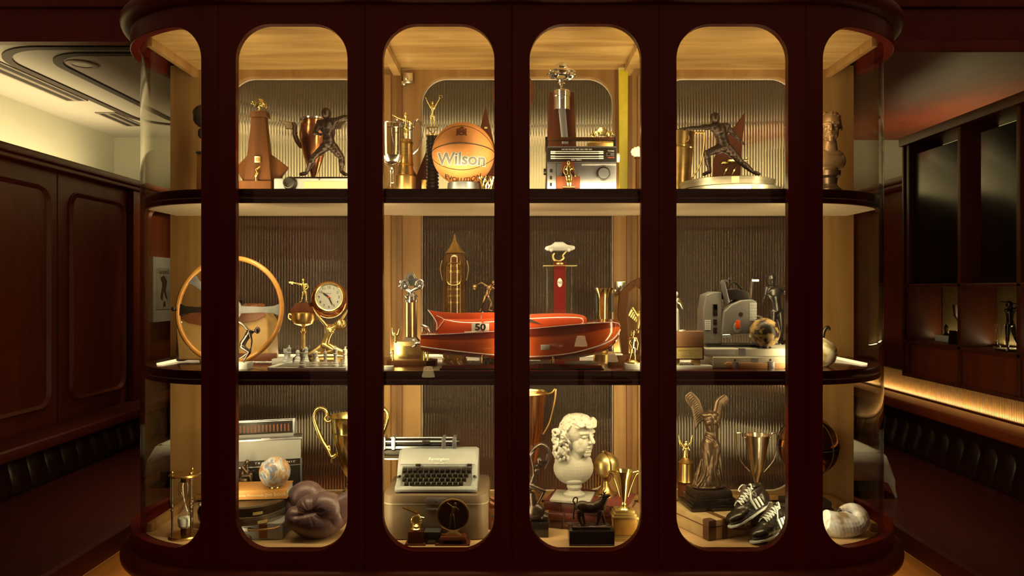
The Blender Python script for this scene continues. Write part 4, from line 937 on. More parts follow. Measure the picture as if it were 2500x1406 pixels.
t = T('leather_bag', 'tan leather satchel with dark flap behind the steering wheel', 'bag', 562, 0.40, Z_MID); H, X = t.h, t.x
mb = MB(); q = [(X(455), 6), (X(448), H(800)), (X(462), H(770)), (X(500), H(758)), (X(600), H(756)), (X(655), H(760)), (X(668), H(780)), (X(672), 6)]
t.part('body', MB().prism(q, -44, 30), M_TAN, bevel=7, seg=3)
fl = t.part('flap', MB().prism([(X(462), H(772)), (X(500), H(758)), (X(600), H(754)), (X(656), H(758)), (X(666), H(768)), (X(640), H(782)), (X(580), H(792)), (X(520), H(794)), (X(480), H(786))], -49, -43), M_BRLEA, bevel=1.5)
t.part('strap', MB().prism([(X(442), 2), (X(462), 2), (X(464), H(790)), (X(458), H(758)), (X(444), H(768))], -30, 14), mat('dark_strap', S(58, 36, 22), .45, var=.2), bevel=5, seg=3)
t.part('strap_base', MB().box(X(585), X(690), -47, -40, 4, H(858)), M_BRLEA, bevel=2)
t.part('buckle', MB().tube([(X(560), -48, H(822)), (X(592), -48, H(820)), (X(592), -48, H(795)), (X(560), -48, H(797))], 2.2, 6, True), M_SILVER)
for x0 in (465, 584): t.part('stud', MB().sphere((X(x0), -49, H(784)), 2.6, 10), M_SILVER)
bagtop = t.z+H(757)*t.u
t = T('leather_mitt', 'red brown leather mitt with scalloped finger ends on the tan satchel', 'glove', 612, 0.38, bagtop); H, X = t.h, t.x
mb = MB(); ell(mb, (X(618), -2, H(748)), (22, 11, 8)); ell(mb, (X(600), 2, H(750)), (12, 11, 8)); ell(mb, (X(638), 0, H(746)), (10, 9, 6))
for i, (x0, r) in enumerate(((588, 762), (600, 768), (614, 771), (628, 770), (641, 763))): mb.cap((X(602+i*8), -4, H(746)), 6, (X(x0+2), -14, H(r-8)), 6.5); mb.cap((X(x0+2), -14, H(r-8)), 6.5, (X(x0), -17, H(r-2)), 5.4)
t.skin('mitt', mb, M_BRLEA, .8, 1); t.part('cuff', MB().lathe([(10, 0), (13, 0), (14, 10), (11, 10), (10, 0)], 20, at(X(584), 4, H(744)) @ rot(0, -70)), M_BLK)
t.part('lining', MB().prism([(X(640), H(752)), (X(672), H(748)), (X(674), H(758)), (X(648), H(762))], -10, 4), M_CREAM, bevel=1.5)

t = T('diver_statue', 'silver bronze swimmer bending forward on a white block before the steering wheel', 'statue', 594, 0.12, Z_MID); H, X = t.h, t.x
t.part('block', MB().box(X(560), X(611), -20, 20, 0, H(884)), M_WHITE, bevel=1)
J = dict(hd=(X(630), -4, H(806)), nk=(X(620), -2, H(808)), ch=(X(608), 0, H(814)), pv=(X(592), 0, H(840)), sl=(X(612), -8, H(808)), sr=(X(604), 8, H(808)), el=(X(618), -10, H(830)), hl=(X(616), -10, H(848)), er=(X(590), 8, H(792)), hr=(X(570), 8, H(782)), pl=(X(592), -4, H(846)), pr=(X(592), 4, H(846)), kl=(X(612), -6, H(858)), kr=(X(606), 4, H(862)), al=(X(596), -4, H(880)), ar=(X(582), 4, H(876)), tl=(X(598), -8, H(884)), tr=(X(574), 2, H(883)), face=(.9, -.4, -.2))
t.skin('figure', fig(J, 8.5), mat('silvered_bronze', A(120, 100, 70), 0.28, 0.95, var=.25, scale=30), .8, 2)

t = T('shooter_trophy', 'brass cup trophy with a gold pistol shooter standing on its wooden lid', 'trophy', 741, 0.40, Z_MID); H, X = t.h, t.x
t.part('foot', MB().lathe([(0, 0), (26, 0), (26, 8), (20, 12), (10, 22), (5, 30), (0, 30)], 32), M_BLKST)
t.part('stem', MB().lathe([(4, 28), (5, H(826)), (4, H(815)), (7, H(808)), (6, H(802)), (3, H(797)), (10, H(793)), (0, H(793))], 28), M_BRASS)
bw = t.part('bowl', MB().lathe([(0, H(796)), (10, H(795)), (22, H(790)), (28, H(780)), (29, H(764)), (27, H(762)), (0, H(764))], 40), M_BRASS)
for sg in (-1, 1): t.part('handle', MB().tube([(sg*28, 0, H(768)), (sg*35, 0, H(766)), (sg*36, 0, H(776)), (sg*30, 0, H(780))], 1.8, 6), M_BRASS, bw)
t.part('wood_lid', MB().prism([(-29, H(763)), (29, H(763)), (26, H(752)), (19, H(748)), (16, H(739)), (-16, H(739)), (-19, H(748)), (-26, H(752))], -18, 18), M_CHERRY, bevel=1.2)
J = dict(hd=(X(740), 0, H(684)), nk=(X(740), 0, H(690)), ch=(X(742), 0, H(696)), pv=(X(743), 0, H(711)), sl=(X(735), 0, H(694)), sr=(X(749), 0, H(694)), el=(X(726), -2, H(692)), hl=(X(716), -3, H(690)), er=(X(753), 0, H(701)), hr=(X(748), -2, H(706)), pl=(X(740), 0, H(713)), pr=(X(746), 0, H(713)), kl=(X(738), 0, H(725)), kr=(X(748), 0, H(725)), al=(X(736), 0, H(737)), ar=(X(748), 0, H(737)), tl=(X(733), -4, H(738)), tr=(X(752), -4, H(738)), face=(-.8, -.6, 0))
t.skin('gold_shooter', fig(J, 4.8), M_GOLD, .6, 2); t.part('pistol', MB().box(X(707), X(717), -4, -2, H(691), H(688)).box(X(713), X(716), -4, -2, H(694), H(690)), M_GOLD)

t = T('atlas_clock', 'round copper clock held up by a kneeling gold woman', 'clock', 800, 0.40, Z_MID); H, X = t.h, t.x
t.part('base', MB().lathe([(0, 0), (44, 0), (44, 6), (38, 10), (0, 10)], 36, None, None, 1.1, .6), M_GOLDS)
ck = t.part('clock_case', MB().sphere((0, 0, 0), 1, 36, at(X(803), 2, H(731)) @ Matrix.Diagonal((45, 24, 46, 1))), M_COPPER)
F = at(X(809), -20, H(725)) @ rot(90, 0, 6)
t.part('bezel', MB().lathe([(30, 0), (35, 0), (35.5, 4), (33, 7), (31, 6), (30.5, 2), (30, 0)], 48, F), M_GOLD, ck)
t.part('clock_face', MB().lathe([(0, 3.4), (31, 3.4), (31, 0), (0, 0)], 48, F), mat('clock_face', A(196, 178, 128), .35, .35, var=.04), ck)
nb = MB(); F2 = at(X(809), -24.2, H(725)) @ rot(0, 0, 6)
for i in range(1, 13): a = math.radians(90-30*i); nb.text(str(i), 8.6, F2 @ at(23.5*math.cos(a), 0, 23.5*math.sin(a)))
nb.text('Jefferson', 3.4, F2 @ at(0, 0, 9)); t.part('numerals', nb, M_INK, ck)
def hand(a, L, w_): c_, s_ = math.cos(math.radians(a)), math.sin(math.radians(a)); return [(c_*r-s_*k, s_*r+c_*k) for r, k in ((-4, w_*.5), (L*.6, w_), (L, .3), (L, -.3), (L*.6, -w_), (-4, -w_*.5))]
t.part('clock_hand', MB().prism(hand(143, 19, 2.4), -1.4, -.6, 'y', F2), M_INK, ck); t.part('clock_hand', MB().prism(hand(-66, 22, 1.5), -2, -1.2, 'y', F2), M_INK, ck)
t.part('hand_pin', MB().sphere((0, -1, 0), 2.6, 12, F2), mat('red_pin', A(196, 70, 30), .4), ck)
J = dict(hd=(X(831), -10, H(790)), nk=(X(822), -8, H(796)), ch=(X(806), -6, H(806)), pv=(X(794), -4, H(838)), sl=(X(800), -12, H(795)), sr=(X(812), 6, H(796)), el=(X(784), -12, H(776)), hl=(X(768), -8, H(756)), er=(X(834), 2, H(778)), hr=(X(846), -2, H(762)), pl=(X(792), -8, H(842)), pr=(X(796), 4, H(842)), kl=(X(820), -16, H(855)), kr=(X(824), 8, H(852)), al=(X(786), -12, H(862)), ar=(X(790), 8, H(862)), tl=(X(766), -10, H(864)), tr=(X(768), 8, H(864)), face=(.8, -.6, 0))
mb = fig(J, 10.5, True); mb.tube([(X(796), 0, H(842)), (X(782), -4, H(852)), (X(764), -6, H(862)), (X(750), -4, H(866))], [12, 10, 7, 3], 10, False, None, .7); mb.tube([(X(800), 0, H(846)), (X(830), 0, H(858)), (X(862), 0, H(866))], [12, 9, 4], 10); mb.tube([(X(822), -8, H(790)), (X(836), -4, H(784)), (X(840), -2, H(792)), (X(834), 0, H(798))], [5, 6, 6, 4], 8)
t.skin('gold_woman', mb, M_GOLDS, .9, 3)
t.part('book_stay', MB().box(X(772), X(842), -4, 2, H(804), H(800), rot(0, 3)), M_GOLD)

t = T('chess_board', 'pale marble chess board with clipped corners in front of the clock', 'chess board', 770, 0.155, Z_MID); H, X = t.h, t.x
q = [(X(682), -62), (X(858), -62), (X(872), -48), (X(872), 58), (X(858), 70), (X(692), 70), (X(672), 52), (X(668), -46)]
t.part('slab', MB().prism(q, 0, 7, 'z'), M_WHITE, bevel=.8)
t.part('playing_field', MB().box(X(688), X(860), -52, 58, 7, 7.6), mat('board_field', A(150, 134, 92), .35, var=.2, scale=8))
sq = MB()
for i in range(8):
    for j in range(8):
        if (i+j) % 2: sq.box(X(690)+i*21, X(690)+i*21+21, -51+j*13.5, -51+j*13.5+13.5, 7.6, 7.9)
t.part('dark_square', sq, mat('board_dark', A(110, 96, 66), .35))
boardz = t.z+7.8*t.u
M_ONYX = mat('white_onyx', A(250, 240, 200), .4, var=.06, scale=20); M_ONYXG = mat('grey_onyx', A(204, 190, 144), .35, var=.12, scale=20)
P0 = [(0, 0), (9, 0), (9.5, 3), (8.5, 6), (7, 7.5), (7.5, 9.5), (5.4, 12), (4.2, 20)]
kinds = {'rook': P0+[(5, 23), (6.4, 25), (6.4, 32), (4, 32), (4, 29), (0, 29)], 'pawn': P0[:-1]+[(3.6, 17), (5, 19), (3.4, 20), (4.8, 23), (4.8, 26), (3, 29), (0, 30)],
         'bishop': P0+[(4, 26), (6, 28), (4, 29.5), (5.4, 34), (4, 39), (1.4, 42), (1.6, 44), (0, 45)], 'king': P0+[(4.4, 30), (7, 33), (4.6, 35), (6.4, 42), (6.8, 45), (3, 47), (1.6, 51), (0, 52)], 'queen': P0+[(4.2, 28), (6.6, 31), (4.4, 33), (6.8, 43), (4, 43), (2, 45.5), (0, 46)]}
for (px_, yy, kd, mm, lb, sc) in (
        (738, .075, 'rook', M_ONYX, 'white chess rook, leftmost of the front row', 1.02), (768, .085, 'rook', M_ONYX, 'white chess rook, second from left in the front row', .98), (794, .09, 'bishop', M_ONYX, 'white chess bishop in the middle of the front row', .9), (819, .085, 'king', M_ONYX, 'tallest white chess king at the right of the front row', .92), (842, .09, 'queen', M_ONYX, 'white chess queen beside the right post', .92),
        (706, .17, 'king', M_ONYXG, 'greyish chess king at the far left edge of the board', .84), (698, .215, 'rook', M_ONYXG, 'greyish chess rook at the back left edge of the board', 1.0), (727, .23, 'pawn', M_ONYXG, 'greyish chess pawn standing at the back of the board below the cup', 1.0), (748, .235, 'queen', M_ONYXG, 'greyish chess queen at the back below the brass cup', .78), (772, .25, 'pawn', M_ONYX, 'white chess pawn at the back beside the gold woman', .9), (843, .24, 'bishop', M_ONYX, 'white chess bishop at the back right under the clock', .8)):
    c = T('chess_piece', lb, 'chess piece', px_, yy, boardz, 'onyx chess pieces on the marble board'); pr = [(r*.98*sc, h*1.02*sc) for r, h in kinds[kd]]
    c.part('body', MB().lathe(pr, 22), mm); hh = pr[-1][1]
    if kd == 'rook':
        mb = MB()
        for i in range(5): a = 2*PI*i/5; mb.box(-1.6, 1.6, 4*sc, 6.4*sc, hh, hh+5*sc, rot(0, 0, 72*i))
        c.part('battlement', mb, mm)
    elif kd in ('king', 'queen', 'bishop'): c.part('finial', MB().sphere((0, 0, hh), 2*sc, 10), mm)
    else: c.part('collar', MB().lathe([(3, 0), (5.4, 1), (3, 2)], 18, at(0, 0, 17*sc)), mm)

t = T('light_block', 'small glowing white block at the back edge left of the chess board', 'light', 676, 0.30, Z_MID); H, X = t.h, t.x
t.part('block', MB().box(-9, 20, -12, 12, 0, 12), M_WHITE, bevel=.6)
t = T('light_block', 'small white block at the front edge beside the wooden back post', 'block', 942, 0.09, Z_MID); t.part('block', MB().box(-24, 18, -10, 10, 0, 9), M_WHITE, bevel=.6)

t = T('crystal_car_trophy', 'clear fluted column trophy on a brass box with a crystal car on top', 'trophy', 1004, 0.27, Z_MID); H, X = t.h, t.x
t.part('base', MB().prism([(X(948), -22), (X(962), -40), (X(1046), -40), (X(1066), -22), (X(1066), 22), (X(1046), 40), (X(962), 40), (X(948), 22)], 0, 12, 'z'), M_WALNUT, bevel=1)
bx = t.part('brass_box', MB().box(X(966), X(1036), -28, 28, 12, H(832)), M_GOLDS, bevel=1); t.part('plate', MB().box(X(974), X(1030), -30, -28, 16, H(842)), M_GOLD, bx, bevel=.4)
for x0 in (1038, 1047): t.part('corner_column', MB().lathe([(0, 0), (3, 0), (2.4, 3), (2.4, 22), (3, 25), (0, 25)], 14, at(X(x0), -26, 12)), M_GOLD)
t.part('corner_column', MB().lathe([(0, 0), (3, 0), (2.4, 3), (2.4, 22), (3, 25), (0, 25)], 14, at(X(963), -26, 12)), M_GOLD)
t.part('side_top', MB().box(X(1036), X(1056), -30, 20, 37, 40), M_CREAM)
t.part('column_foot', MB().box(-20, 20, -20, 20, H(832), H(822), tx=.6), M_BRONZE, bevel=1)
cmb = MB(); n = 28; pr = [(14.5 if i % 2 else 12.4) for i in range(n)]
cmb.prism([(pr[i]*math.cos(2*PI*i/n), pr[i]*math.sin(2*PI*i/n)) for i in range(n)], H(822), H(736), 'z'); t.part('fluted_column', cmb, mat('fluted_brass', A(150, 116, 62), .3, .9)); t.part('side_rod', MB().cyl((24, 4, H(826)), (24, 4, H(730)), 3.4).cyl((-24, 4, H(826)), (-24, 4, H(730)), 1.4), M_ACRYL)
t.part('capital', MB().lathe([(0, H(738)), (14, H(738)), (16, H(732)), (12, H(728)), (18, H(722)), (10, H(716)), (6, H(710)), (0, H(710))], 32), M_SILVER)
mb = MB(); car(mb, 58, 44, at(0, -4, H(706)) @ rot(0, 0, 22)); mb.cap((-20, -6, H(700)), 4, (0, -6, H(712)), 5); mb.cap((22, -6, H(700)), 4, (0, -6, H(712)), 5); t.part('crystal_car', mb, mat('pale_metal', A(226, 208, 160), .14, .95), bevel=.4)
for x0, r0 in ((970, 832), (1024, 840)):
    mb = MB(); mb.cap((0, 0, 0), 3, (0, 0, 12), 4); mb.cap((0, 0, 12), 3, (-1, -2, 20), 2.6); mb.tube([(0, 0, 10), (7, 0, 20), (9, 0, 32)], [3, 3.4, .8], 6, False, None, .5); mb.tube([(0, 0, 10), (-6, 0, 20), (-8, 0, 34)], [3, 3.4, .8], 6, False, None, .5); mb.v = [(p[0]+X(x0), p[1]-30, p[2]+H(r0)) if x0 < 1000 else (p[2]*-.6+X(x0)+6, p[1]-34, p[0]+H(r0)+4) for p in mb.v]
    t.skin('small_eagle', mb, M_GOLD if x0 < 1000 else M_SILVER, .7, 2)

t = T('lantern_decanter', 'tall amber glass decanter with a pointed brass cap behind the red boat', 'decanter', 1110, 0.47, Z_MID); H, X = t.h, t.x
t.part('body', MB().lathe([(0, 0), (31, 0), (31, 10), (29, 14), (28, H(650)), (27, H(632)), (24, H(620)), (0, H(620))], 32), mat('amber_glass', A(96, 60, 20), .12, 0.4, var=.4, scale=14, coat=.6))
t.part('cap', MB().lathe([(0, H(618)), (24, H(618)), (22, H(615)), (15, H(608)), (9, H(596)), (6, H(590)), (5, H(588)), (1, H(571)), (0, H(570))], 32), M_BRASS)
ink = MB()
for r, s_, z_ in ((650, '1851', 9), (664, 'GRAND', 9), (690, 'RESERVE', 8), (706, 'BOURBON', 7), (722, 'KENTUCKY', 6), (738, 'STRAIGHT', 6)): ink.text(s_, z_, at(0, 0, H(r)), wrap=lambda x, y, z: (28.6*math.sin(x/28.6), -29*math.cos(x/28.6), z))
t.part('label_lettering', ink, M_BRASS)
t.part('label_frame', MB().tube([(29.4*math.sin(x/29.4), -29.6*math.cos(x/29.4), H(678)+z) for x, z in rrect(-18, 18, -18, 36, 14, 5)], 1.1, 6, True), M_BRASS)
for sg in (-1, 1): t.part('side_chain', MB().tube([(sg*30, -4, H(636)), (sg*34, -6, H(656)), (sg*29, -8, H(684))], 1.4, 6), M_BRASS)

t = T('bowler_trophy', 'bronze bowler swinging a ball behind the red boat', 'trophy', 1196, 0.48, Z_MID); H, X = t.h, t.x
t.part('pedestal', MB().lathe([(0, 0), (26, 0), (26, 10), (16, 16), (14, H(772)), (20, H(766)), (24, H(760)), (0, H(760))], 28), M_BLKST)
J = dict(hd=(X(1204), -4, H(690)), nk=(X(1198), -2, H(697)), ch=(X(1194), 0, H(703)), pv=(X(1188), 0, H(722)), sl=(X(1188), -4, H(698)), sr=(X(1202), 4, H(700)), el=(X(1176), -4, H(690)), hl=(X(1164), -4, H(696)), er=(X(1212), -2, H(708)), hr=(X(1216), -6, H(718)), pl=(X(1184), 0, H(724)), pr=(X(1192), 0, H(724)), kl=(X(1180), -2, H(738)), kr=(X(1200), 0, H(740)), al=(X(1174), 6, H(754)), ar=(X(1194), 0, H(757)), tl=(X(1172), 2, H(759)), tr=(X(1202), -4, H(759)), face=(.7, -.6, -.2))
t.skin('figure', fig(J, 6.4), mat('shiny_bronze', A(150, 112, 62), .22, .95, var=.2), .7, 2); t.part('bowling_ball', MB().sphere((X(1159), -6, H(700)), 6.5, 16), M_BRASS)

# the racing boat
M_HULL = mat('orange_varnish', A(206, 84, 20), 0.12, 0.0, var=0.18, scale=3, coat=1.0, stretch=(.25, 1, 1)); M_DECK = wood('deck_mahogany', A(112, 34, 14), A(140, 48, 18), 0.12, 'X', 6, coat=1.0)
pl_ = T('boat_plinth', 'glossy dark plinth board under the model boat', 'plinth', 1271, 0.165, Z_MID)
pl_.part('board', MB().box(pl_.x(1082), pl_.x(1464), -60, 60, 0, 11, tx=.985, ty=.94), M_MAHOGX, bevel=1.5); pl_.part('edge', MB().box(pl_.x(1079), pl_.x(1467), -63, 63, 0, 4), M_BLKST, bevel=1)
for x0 in (1176, 1350):
    for sy in (-22, 22): pl_.part('support_pin', MB().lathe([(0, 0), (5, 0), (2.4, 4), (2.2, pl_.h(868)-10), (5, pl_.h(866)-8), (0, pl_.h(866)-8)], 14, at(pl_.x(x0), sy, 11)), M_BRASS)
t = T('model_boat', 'varnished orange racing boat model with number 50 on its side', 'model boat', 1271, 0.165, Z_MID, py=872); H, X = t.h, t.x
t.z = t.z
secs = []    # hull stations: x, half width, keel height, chine height, sheer height
for x0, hw, kl, chn, shr in ((1031, 34, 858, 846, 816), (1080, 46, 866, 852, 814), (1180, 56, 874, 862, 808), (1290, 60, 879, 868, 800), (1380, 58, 876, 862, 792), (1450, 48, 866, 846, 787), (1490, 32, 848, 830, 786), (1508, 16, 828, 814, 790), (1514, 4, 812, 806, 798)):
    secs.append([(X(x0), y_*hw/1.0, H(r)) for y_, r in ((0, kl), (-.55, (kl+chn)/2+1), (-.95, chn), (-1.0, (chn+shr)/2), (-.92, shr), (0, shr-5), (.92, shr), (1.0, (chn+shr)/2), (.95, chn), (.55, (kl+chn)/2+1))])
def loft(ss):
    m = MB(); k = len(ss[0]); vs = [p for s_ in ss for p in s_]; fs = [tuple(range(k)), tuple((len(ss)-1)*k+j for j in range(k-1, -1, -1))]
    for i in range(len(ss)-1): fs += [(i*k+j, i*k+(j+1) % k, (i+1)*k+(j+1) % k, (i+1)*k+j) for j in range(k)]
    return m.add(vs, fs)
def split(ss, a, b): return [[s_[i] for i in a] for s_ in ss]
def dense(ss, k=4):
    out = []
    for i in range(len(ss)-1):
        a, b, c, d = ss[max(i-1, 0)], ss[i], ss[i+1], ss[min(i+2, len(ss)-1)]
        for j in range(k):
            f = j/k; out.append([tuple(0.5*(2*q+(r_-p_)*f+(2*p_-5*q+4*r_-s2)*f*f+(3*q-p_-3*r_+s2)*f**3) for p_, q, r_, s2 in zip(A_, B_, C_, D_)) for A_, B_, C_, D_ in zip(a, b, c, d)])
    return out+[ss[-1]]
secs = dense(secs); hull = loft(secs); t.part('hull', hull, M_HULL, angle=50)
dk = []
for s_ in secs: dk.append([(s_[4][0], s_[4][1]*1.01, s_[4][2]-.5), (s_[5][0], 0, s_[5][2]+2.2), (s_[6][0], s_[6][1]*1.01, s_[6][2]-.5), (s_[6][0], s_[6][1]*.9, s_[6][2]-4), (s_[4][0], s_[4][1]*.9, s_[4][2]-4)])
t.part('deck', loft(dk), M_DECK, angle=50)
sb_ = []
for s_ in secs: a, b = Vector(s_[3]), Vector(s_[4]); lo = a*.55+b*.45; sb_.append([(lo.x, lo.y*1.015, lo.z), (b.x, b.y*1.02, b.z+.4), (b.x, b.y*.8, b.z), (lo.x, lo.y*.8, lo.z)])
t.part('side_board', loft(sb_[:-1]), M_DECK, angle=50)
for f, nm in ((.62, 'white_stripe'),):
    for sgn in (-1, 1): t.part(nm, MB().tube([(s_[3][0], sgn*(abs(s_[2][1])*1.02+.8), s_[2][2]+3) for s_ in secs[:-1]], 1.3, 6), M_CREAM)
    t.part('deck_line', MB().tube([(s_[4][0], -(abs(s_[4][1])*1.03+.4), s_[4][2]+.6) for s_ in secs[:-1]], .6, 5), M_CREAM)
cb = []      # cowling from the fish tail fin to the rounded nose
for x0, hw, lo, hi in ((1062, 2.5, 806, 772), (1082, 10, 812, 776), (1120, 22, 812, 778), (1180, 30, 810, 776), (1240, 32, 806, 770), (1300, 32, 804, 766), (1360, 30, 801, 764), (1405, 24, 797, 766), (1424, 16, 792, 770), (1432, 7, 786, 775)):
    cb.append([(X(x0), hw*math.cos(a)*1.0, H(lo)+(H(hi)-H(lo))*max(0, math.sin(a)) if a > 0 else H(lo)) for a in [PI*i/12 for i in range(13)]])
t.part('cowling', loft(dense(cb)), mat('red_varnish', A(190, 66, 20), .14, 0, var=.15, scale=3, coat=1.0), angle=50)
t.part('tail_fin', MB().prism([(X(1066), H(806)), (X(1062), H(790)), (X(1058), H(776)), (X(1045), H(756)), (X(1062), H(760)), (X(1110), H(764)), (X(1230), H(762)), (X(1290), H(764)), (X(1230), H(782)), (X(1130), H(790)), (X(1084), H(804))], -4, 4), MATS['red_varnish'], bevel=2)
t.part('fin_edge', MB().tube([(X(1045), -4.4, H(756)), (X(1060), -5, H(776)), (X(1067), -6, H(790)), (X(1066), -6, H(806))], 1.1, 5), M_CREAM); t.part('fin_line', MB().tube([(X(1066), -6.5, H(770)), (X(1084), -7, H(779)), (X(1078), -9, H(790)), (X(1068), -8, H(803))], .7, 5), M_CREAM)
for sgn in (-1,):
    t.part('number_plate', MB().box(X(1153), X(1195), -31.5, -29.5, H(807), H(788)), M_CREAM, bevel=.3)
    t.part('number', MB().text('50', 22, at(X(1174), -32.4, H(797.5)), sx=1.2, bold=.7), M_INK)
    t.part('white_step', MB().box(X(1136), X(1212), -36, -31, H(811), H(807)), M_CREAM, bevel=.5)
    t.part('exhaust_tray', MB().box(X(1290), X(1415), -36, -30, H(806), H(801)), M_CREAM, bevel=.5); t.part('exhaust_pipe', MB().tube([(X(1312), -35, H(801)), (X(1350), -36, H(799)), (X(1360), -34, H(797))], 2, 6), M_COPPER)
    for x0 in (1368, 1380, 1396): t.part('cleat', MB().lathe([(0, 0), (1, 0), (1, 8), (2.6, 9), (0, 10)], 10, at(X(x0), -34, H(802))), M_SILVER)
    t.part('side_vent', MB().box(X(1318), X(1339), -61, -58, H(849), H(837)), M_CREAM, bevel=.4)
t.part('grab_post', MB().lathe([(0, 0), (1, 0), (1, 8), (3, 9), (0, 11)], 10, at(X(1176), -24, H(776))), M_SILVER)
t.part('windscreen', MB().prism([(X(1285), H(784)), (X(1322), H(790)), (X(1290), H(776))], -30, -27), M_SILVER)
t.part('rudder', MB().prism([(X(1028), H(846)), (X(1036), H(846)), (X(1036), H(820)), (X(1030), H(822))], -2, 2), M_STEEL)
mb = MB()
for sg in (-1, 1): mb.tube([(X(1048), sg*10, H(810)), (X(1042), sg*14, H(800)), (X(1030), sg*20, H(794))], [3, 3, 1], 6, False, None, .4)
t.part('tail_fitting', mb, M_SILVER)

t = T('red_column_trophy', 'dark red column trophy between clear rods with a cream car on top', 'trophy', 1366, 0.43, Z_MID); H, X = t.h, t.x
t.part('base', MB().box(-46, 46, -34, 34, 0, 12), M_CHERRY, bevel=1.5)
rc = t.part('column', MB().box(-14, 14, -12, 12, 12, H(640)), mat('red_lacquer', A(110, 22, 12), .25, coat=.5)); t.part('badge', MB().sphere((0, 0, 0), 1, 20, at(0, -12, H(690)) @ Matrix.Diagonal((6, 1.2, 11, 1))), M_CREAM, rc); t.part('badge_letter', MB().text('N2', 8, at(0, -13.6, H(690))), M_INK, rc)
for x0 in (-30, 30): t.part('clear_rod', MB().cyl((x0, 0, 12), (x0, 0, H(648)), 3), M_ACRYL)
for x0 in (-30, 30): t.part('clear_panel', MB().box(*sorted((x0, x0*.55)), -1, 1, 12, H(650)), M_ACRYL)
t.part('top_plate', MB().box(-41, 41, -24, 24, H(650), H(645)), M_ACRYL, bevel=.6); t.part('plate_rim', MB().tube([(-40, -24, H(649)), (40, -24, H(649)), (40, 24, H(649)), (-40, 24, H(649))], 1, 6, True), M_GOLDS)
mb = MB(); mb.tube([(-12, 0, H(618)), (-16, 0, H(624)), (-13, 0, H(634)), (0, 0, H(638)), (10, 0, H(630)), (8, 0, H(624)), (14, 0, H(616)), (18, 0, H(612))], [2, 2.6, 3, 3, 2.6, 2, 2, 1.6], 8); mb.lathe([(0, 0), (15, 0), (15, 4), (10, 6), (0, 6)], 24, at(0, 0, H(646)))
t.part('scroll_stand', mb, M_GOLDS)
mb = MB(); mb.prism([(-37, H(608)), (-34, H(602)), (-20, H(598)), (-12, H(591)), (8, H(591)), (18, H(598)), (36, H(601)), (37, H(608)), (30, H(612)), (-30, H(612))], -12, 12); mb.cyl((-20, -13, H(611)), (-20, 13, H(611)), 4); mb.cyl((22, -13, H(611)), (22, 13, H(611)), 4)
t.part('cream_car', mb, M_GOLDS if False else mat('cream_metal', A(226, 206, 158), .35, .4), bevel=2)

t = T('gold_vase_cup', 'slim gold cup with dark handles behind the bow of the red boat', 'trophy', 1474, 0.46, Z_MID); H, X = t.h, t.x
t.part('cup', MB().lathe([(0, 28), (6, 30), (10, H(790)), (13, H(770)), (14, H(730)), (17, H(716)), (22, H(706)), (24, H(703)), (21, H(704)), (14, H(718)), (10, H(760)), (0, H(780))], 32), M_GOLD)
t.part('foot', MB().lathe([(0, 0), (26, 0), (26, 14), (14, 18), (6, 28), (0, 30)], 28), M_BRASS)
for sg in (-1, 1): t.part('handle', MB().box(*sorted((sg*15, sg*24)), -3, 3, H(762), H(716), None, .8), M_BLK, bevel=2)

t = T('arch_trophy', 'brown wood arch trophy with a gold eagle at the right of the boat', 'trophy', 1548, 0.46, Z_MID); H, X = t.h, t.x
t.part('base', MB().box(-52, 54, -24, 24, 0, 14), M_WALNUT, bevel=1.5)
t.part('arch', MB().prism([(X(1516), 14), (X(1534), 14), (X(1528), H(760)), (X(1534), H(712)), (X(1552), H(698)), (X(1578), H(716)), (X(1584), 14), (X(1604), 14), (X(1596), H(706)), (X(1560), H(678)), (X(1538), H(690)), (X(1512), H(714)), (X(1508), H(770))], -10, 10), M_WALNUT, bevel=1)
mb = MB(); mb.cap((X(1556), -14, H(800)), 6, (X(1562), -14, H(770)), 9); wing(mb, (X(1558), -14, H(776)), (X(1542), -18, H(752)), 6, (-6, 0, -26), 3.4); wing(mb, (X(1564), -14, H(776)), (X(1584), -18, H(752)), 6, (6, 0, -26), 3.4); mb.cap((X(1562), -16, H(764)), 4.6, (X(1558), -20, H(760)), 2.4); mb.cap((X(1558), -14, H(800)), 4, (X(1552), -14, H(830)), 2)
t.skin('gold_eagle', mb, M_GOLDS, .9, 2)
t.part('column', MB().box(X(1544), X(1572), -18, -6, 14, H(812)), M_WALNUT, bevel=1)

t = T('golfer_trophy', 'gold hatted golfer figurine on a white block at the shelf front', 'trophy', 1546, 0.105, Z_MID); H, X = t.h, t.x
t.part('block', MB().box(X(1526), X(1578), -16, 16, 0, 14), M_WHITE, bevel=.8); t.part('foot', MB().lathe([(0, 14), (14, 14), (14, 18), (9, 22), (0, 22)], 20, at(-2, 0, 0)), M_GOLDS)
J = dict(hd=(-1, -2, H(815)), nk=(-1, 0, H(821)), ch=(0, 0, H(828)), pv=(-2, 0, H(848)), sl=(-7, 0, H(826)), sr=(7, 0, H(826)), el=(-11, -2, H(838)), hl=(-6, -6, H(846)), er=(11, -2, H(838)), hr=(9, -4, H(850)), pl=(-5, 0, H(850)), pr=(2, 0, H(850)), kl=(-7, -2, H(866)), kr=(3, 0, H(866)), al=(-11, 0, H(882)), ar=(5, 0, H(884)), tl=(-14, -4, H(885)), tr=(8, -4, H(886)))
t.skin('gold_figure', fig(J, 5.6), M_GOLD, .65, 2); t.part('hat', MB().lathe([(0, 0), (8, 0), (5, 1.6), (4.6, 6), (0, 6)], 18, at(-1, -2, H(813))), M_GOLD); t.part('club', MB().tube([(-6, -8, H(846)), (-14, -10, H(884))], 1, 6), M_GOLD)

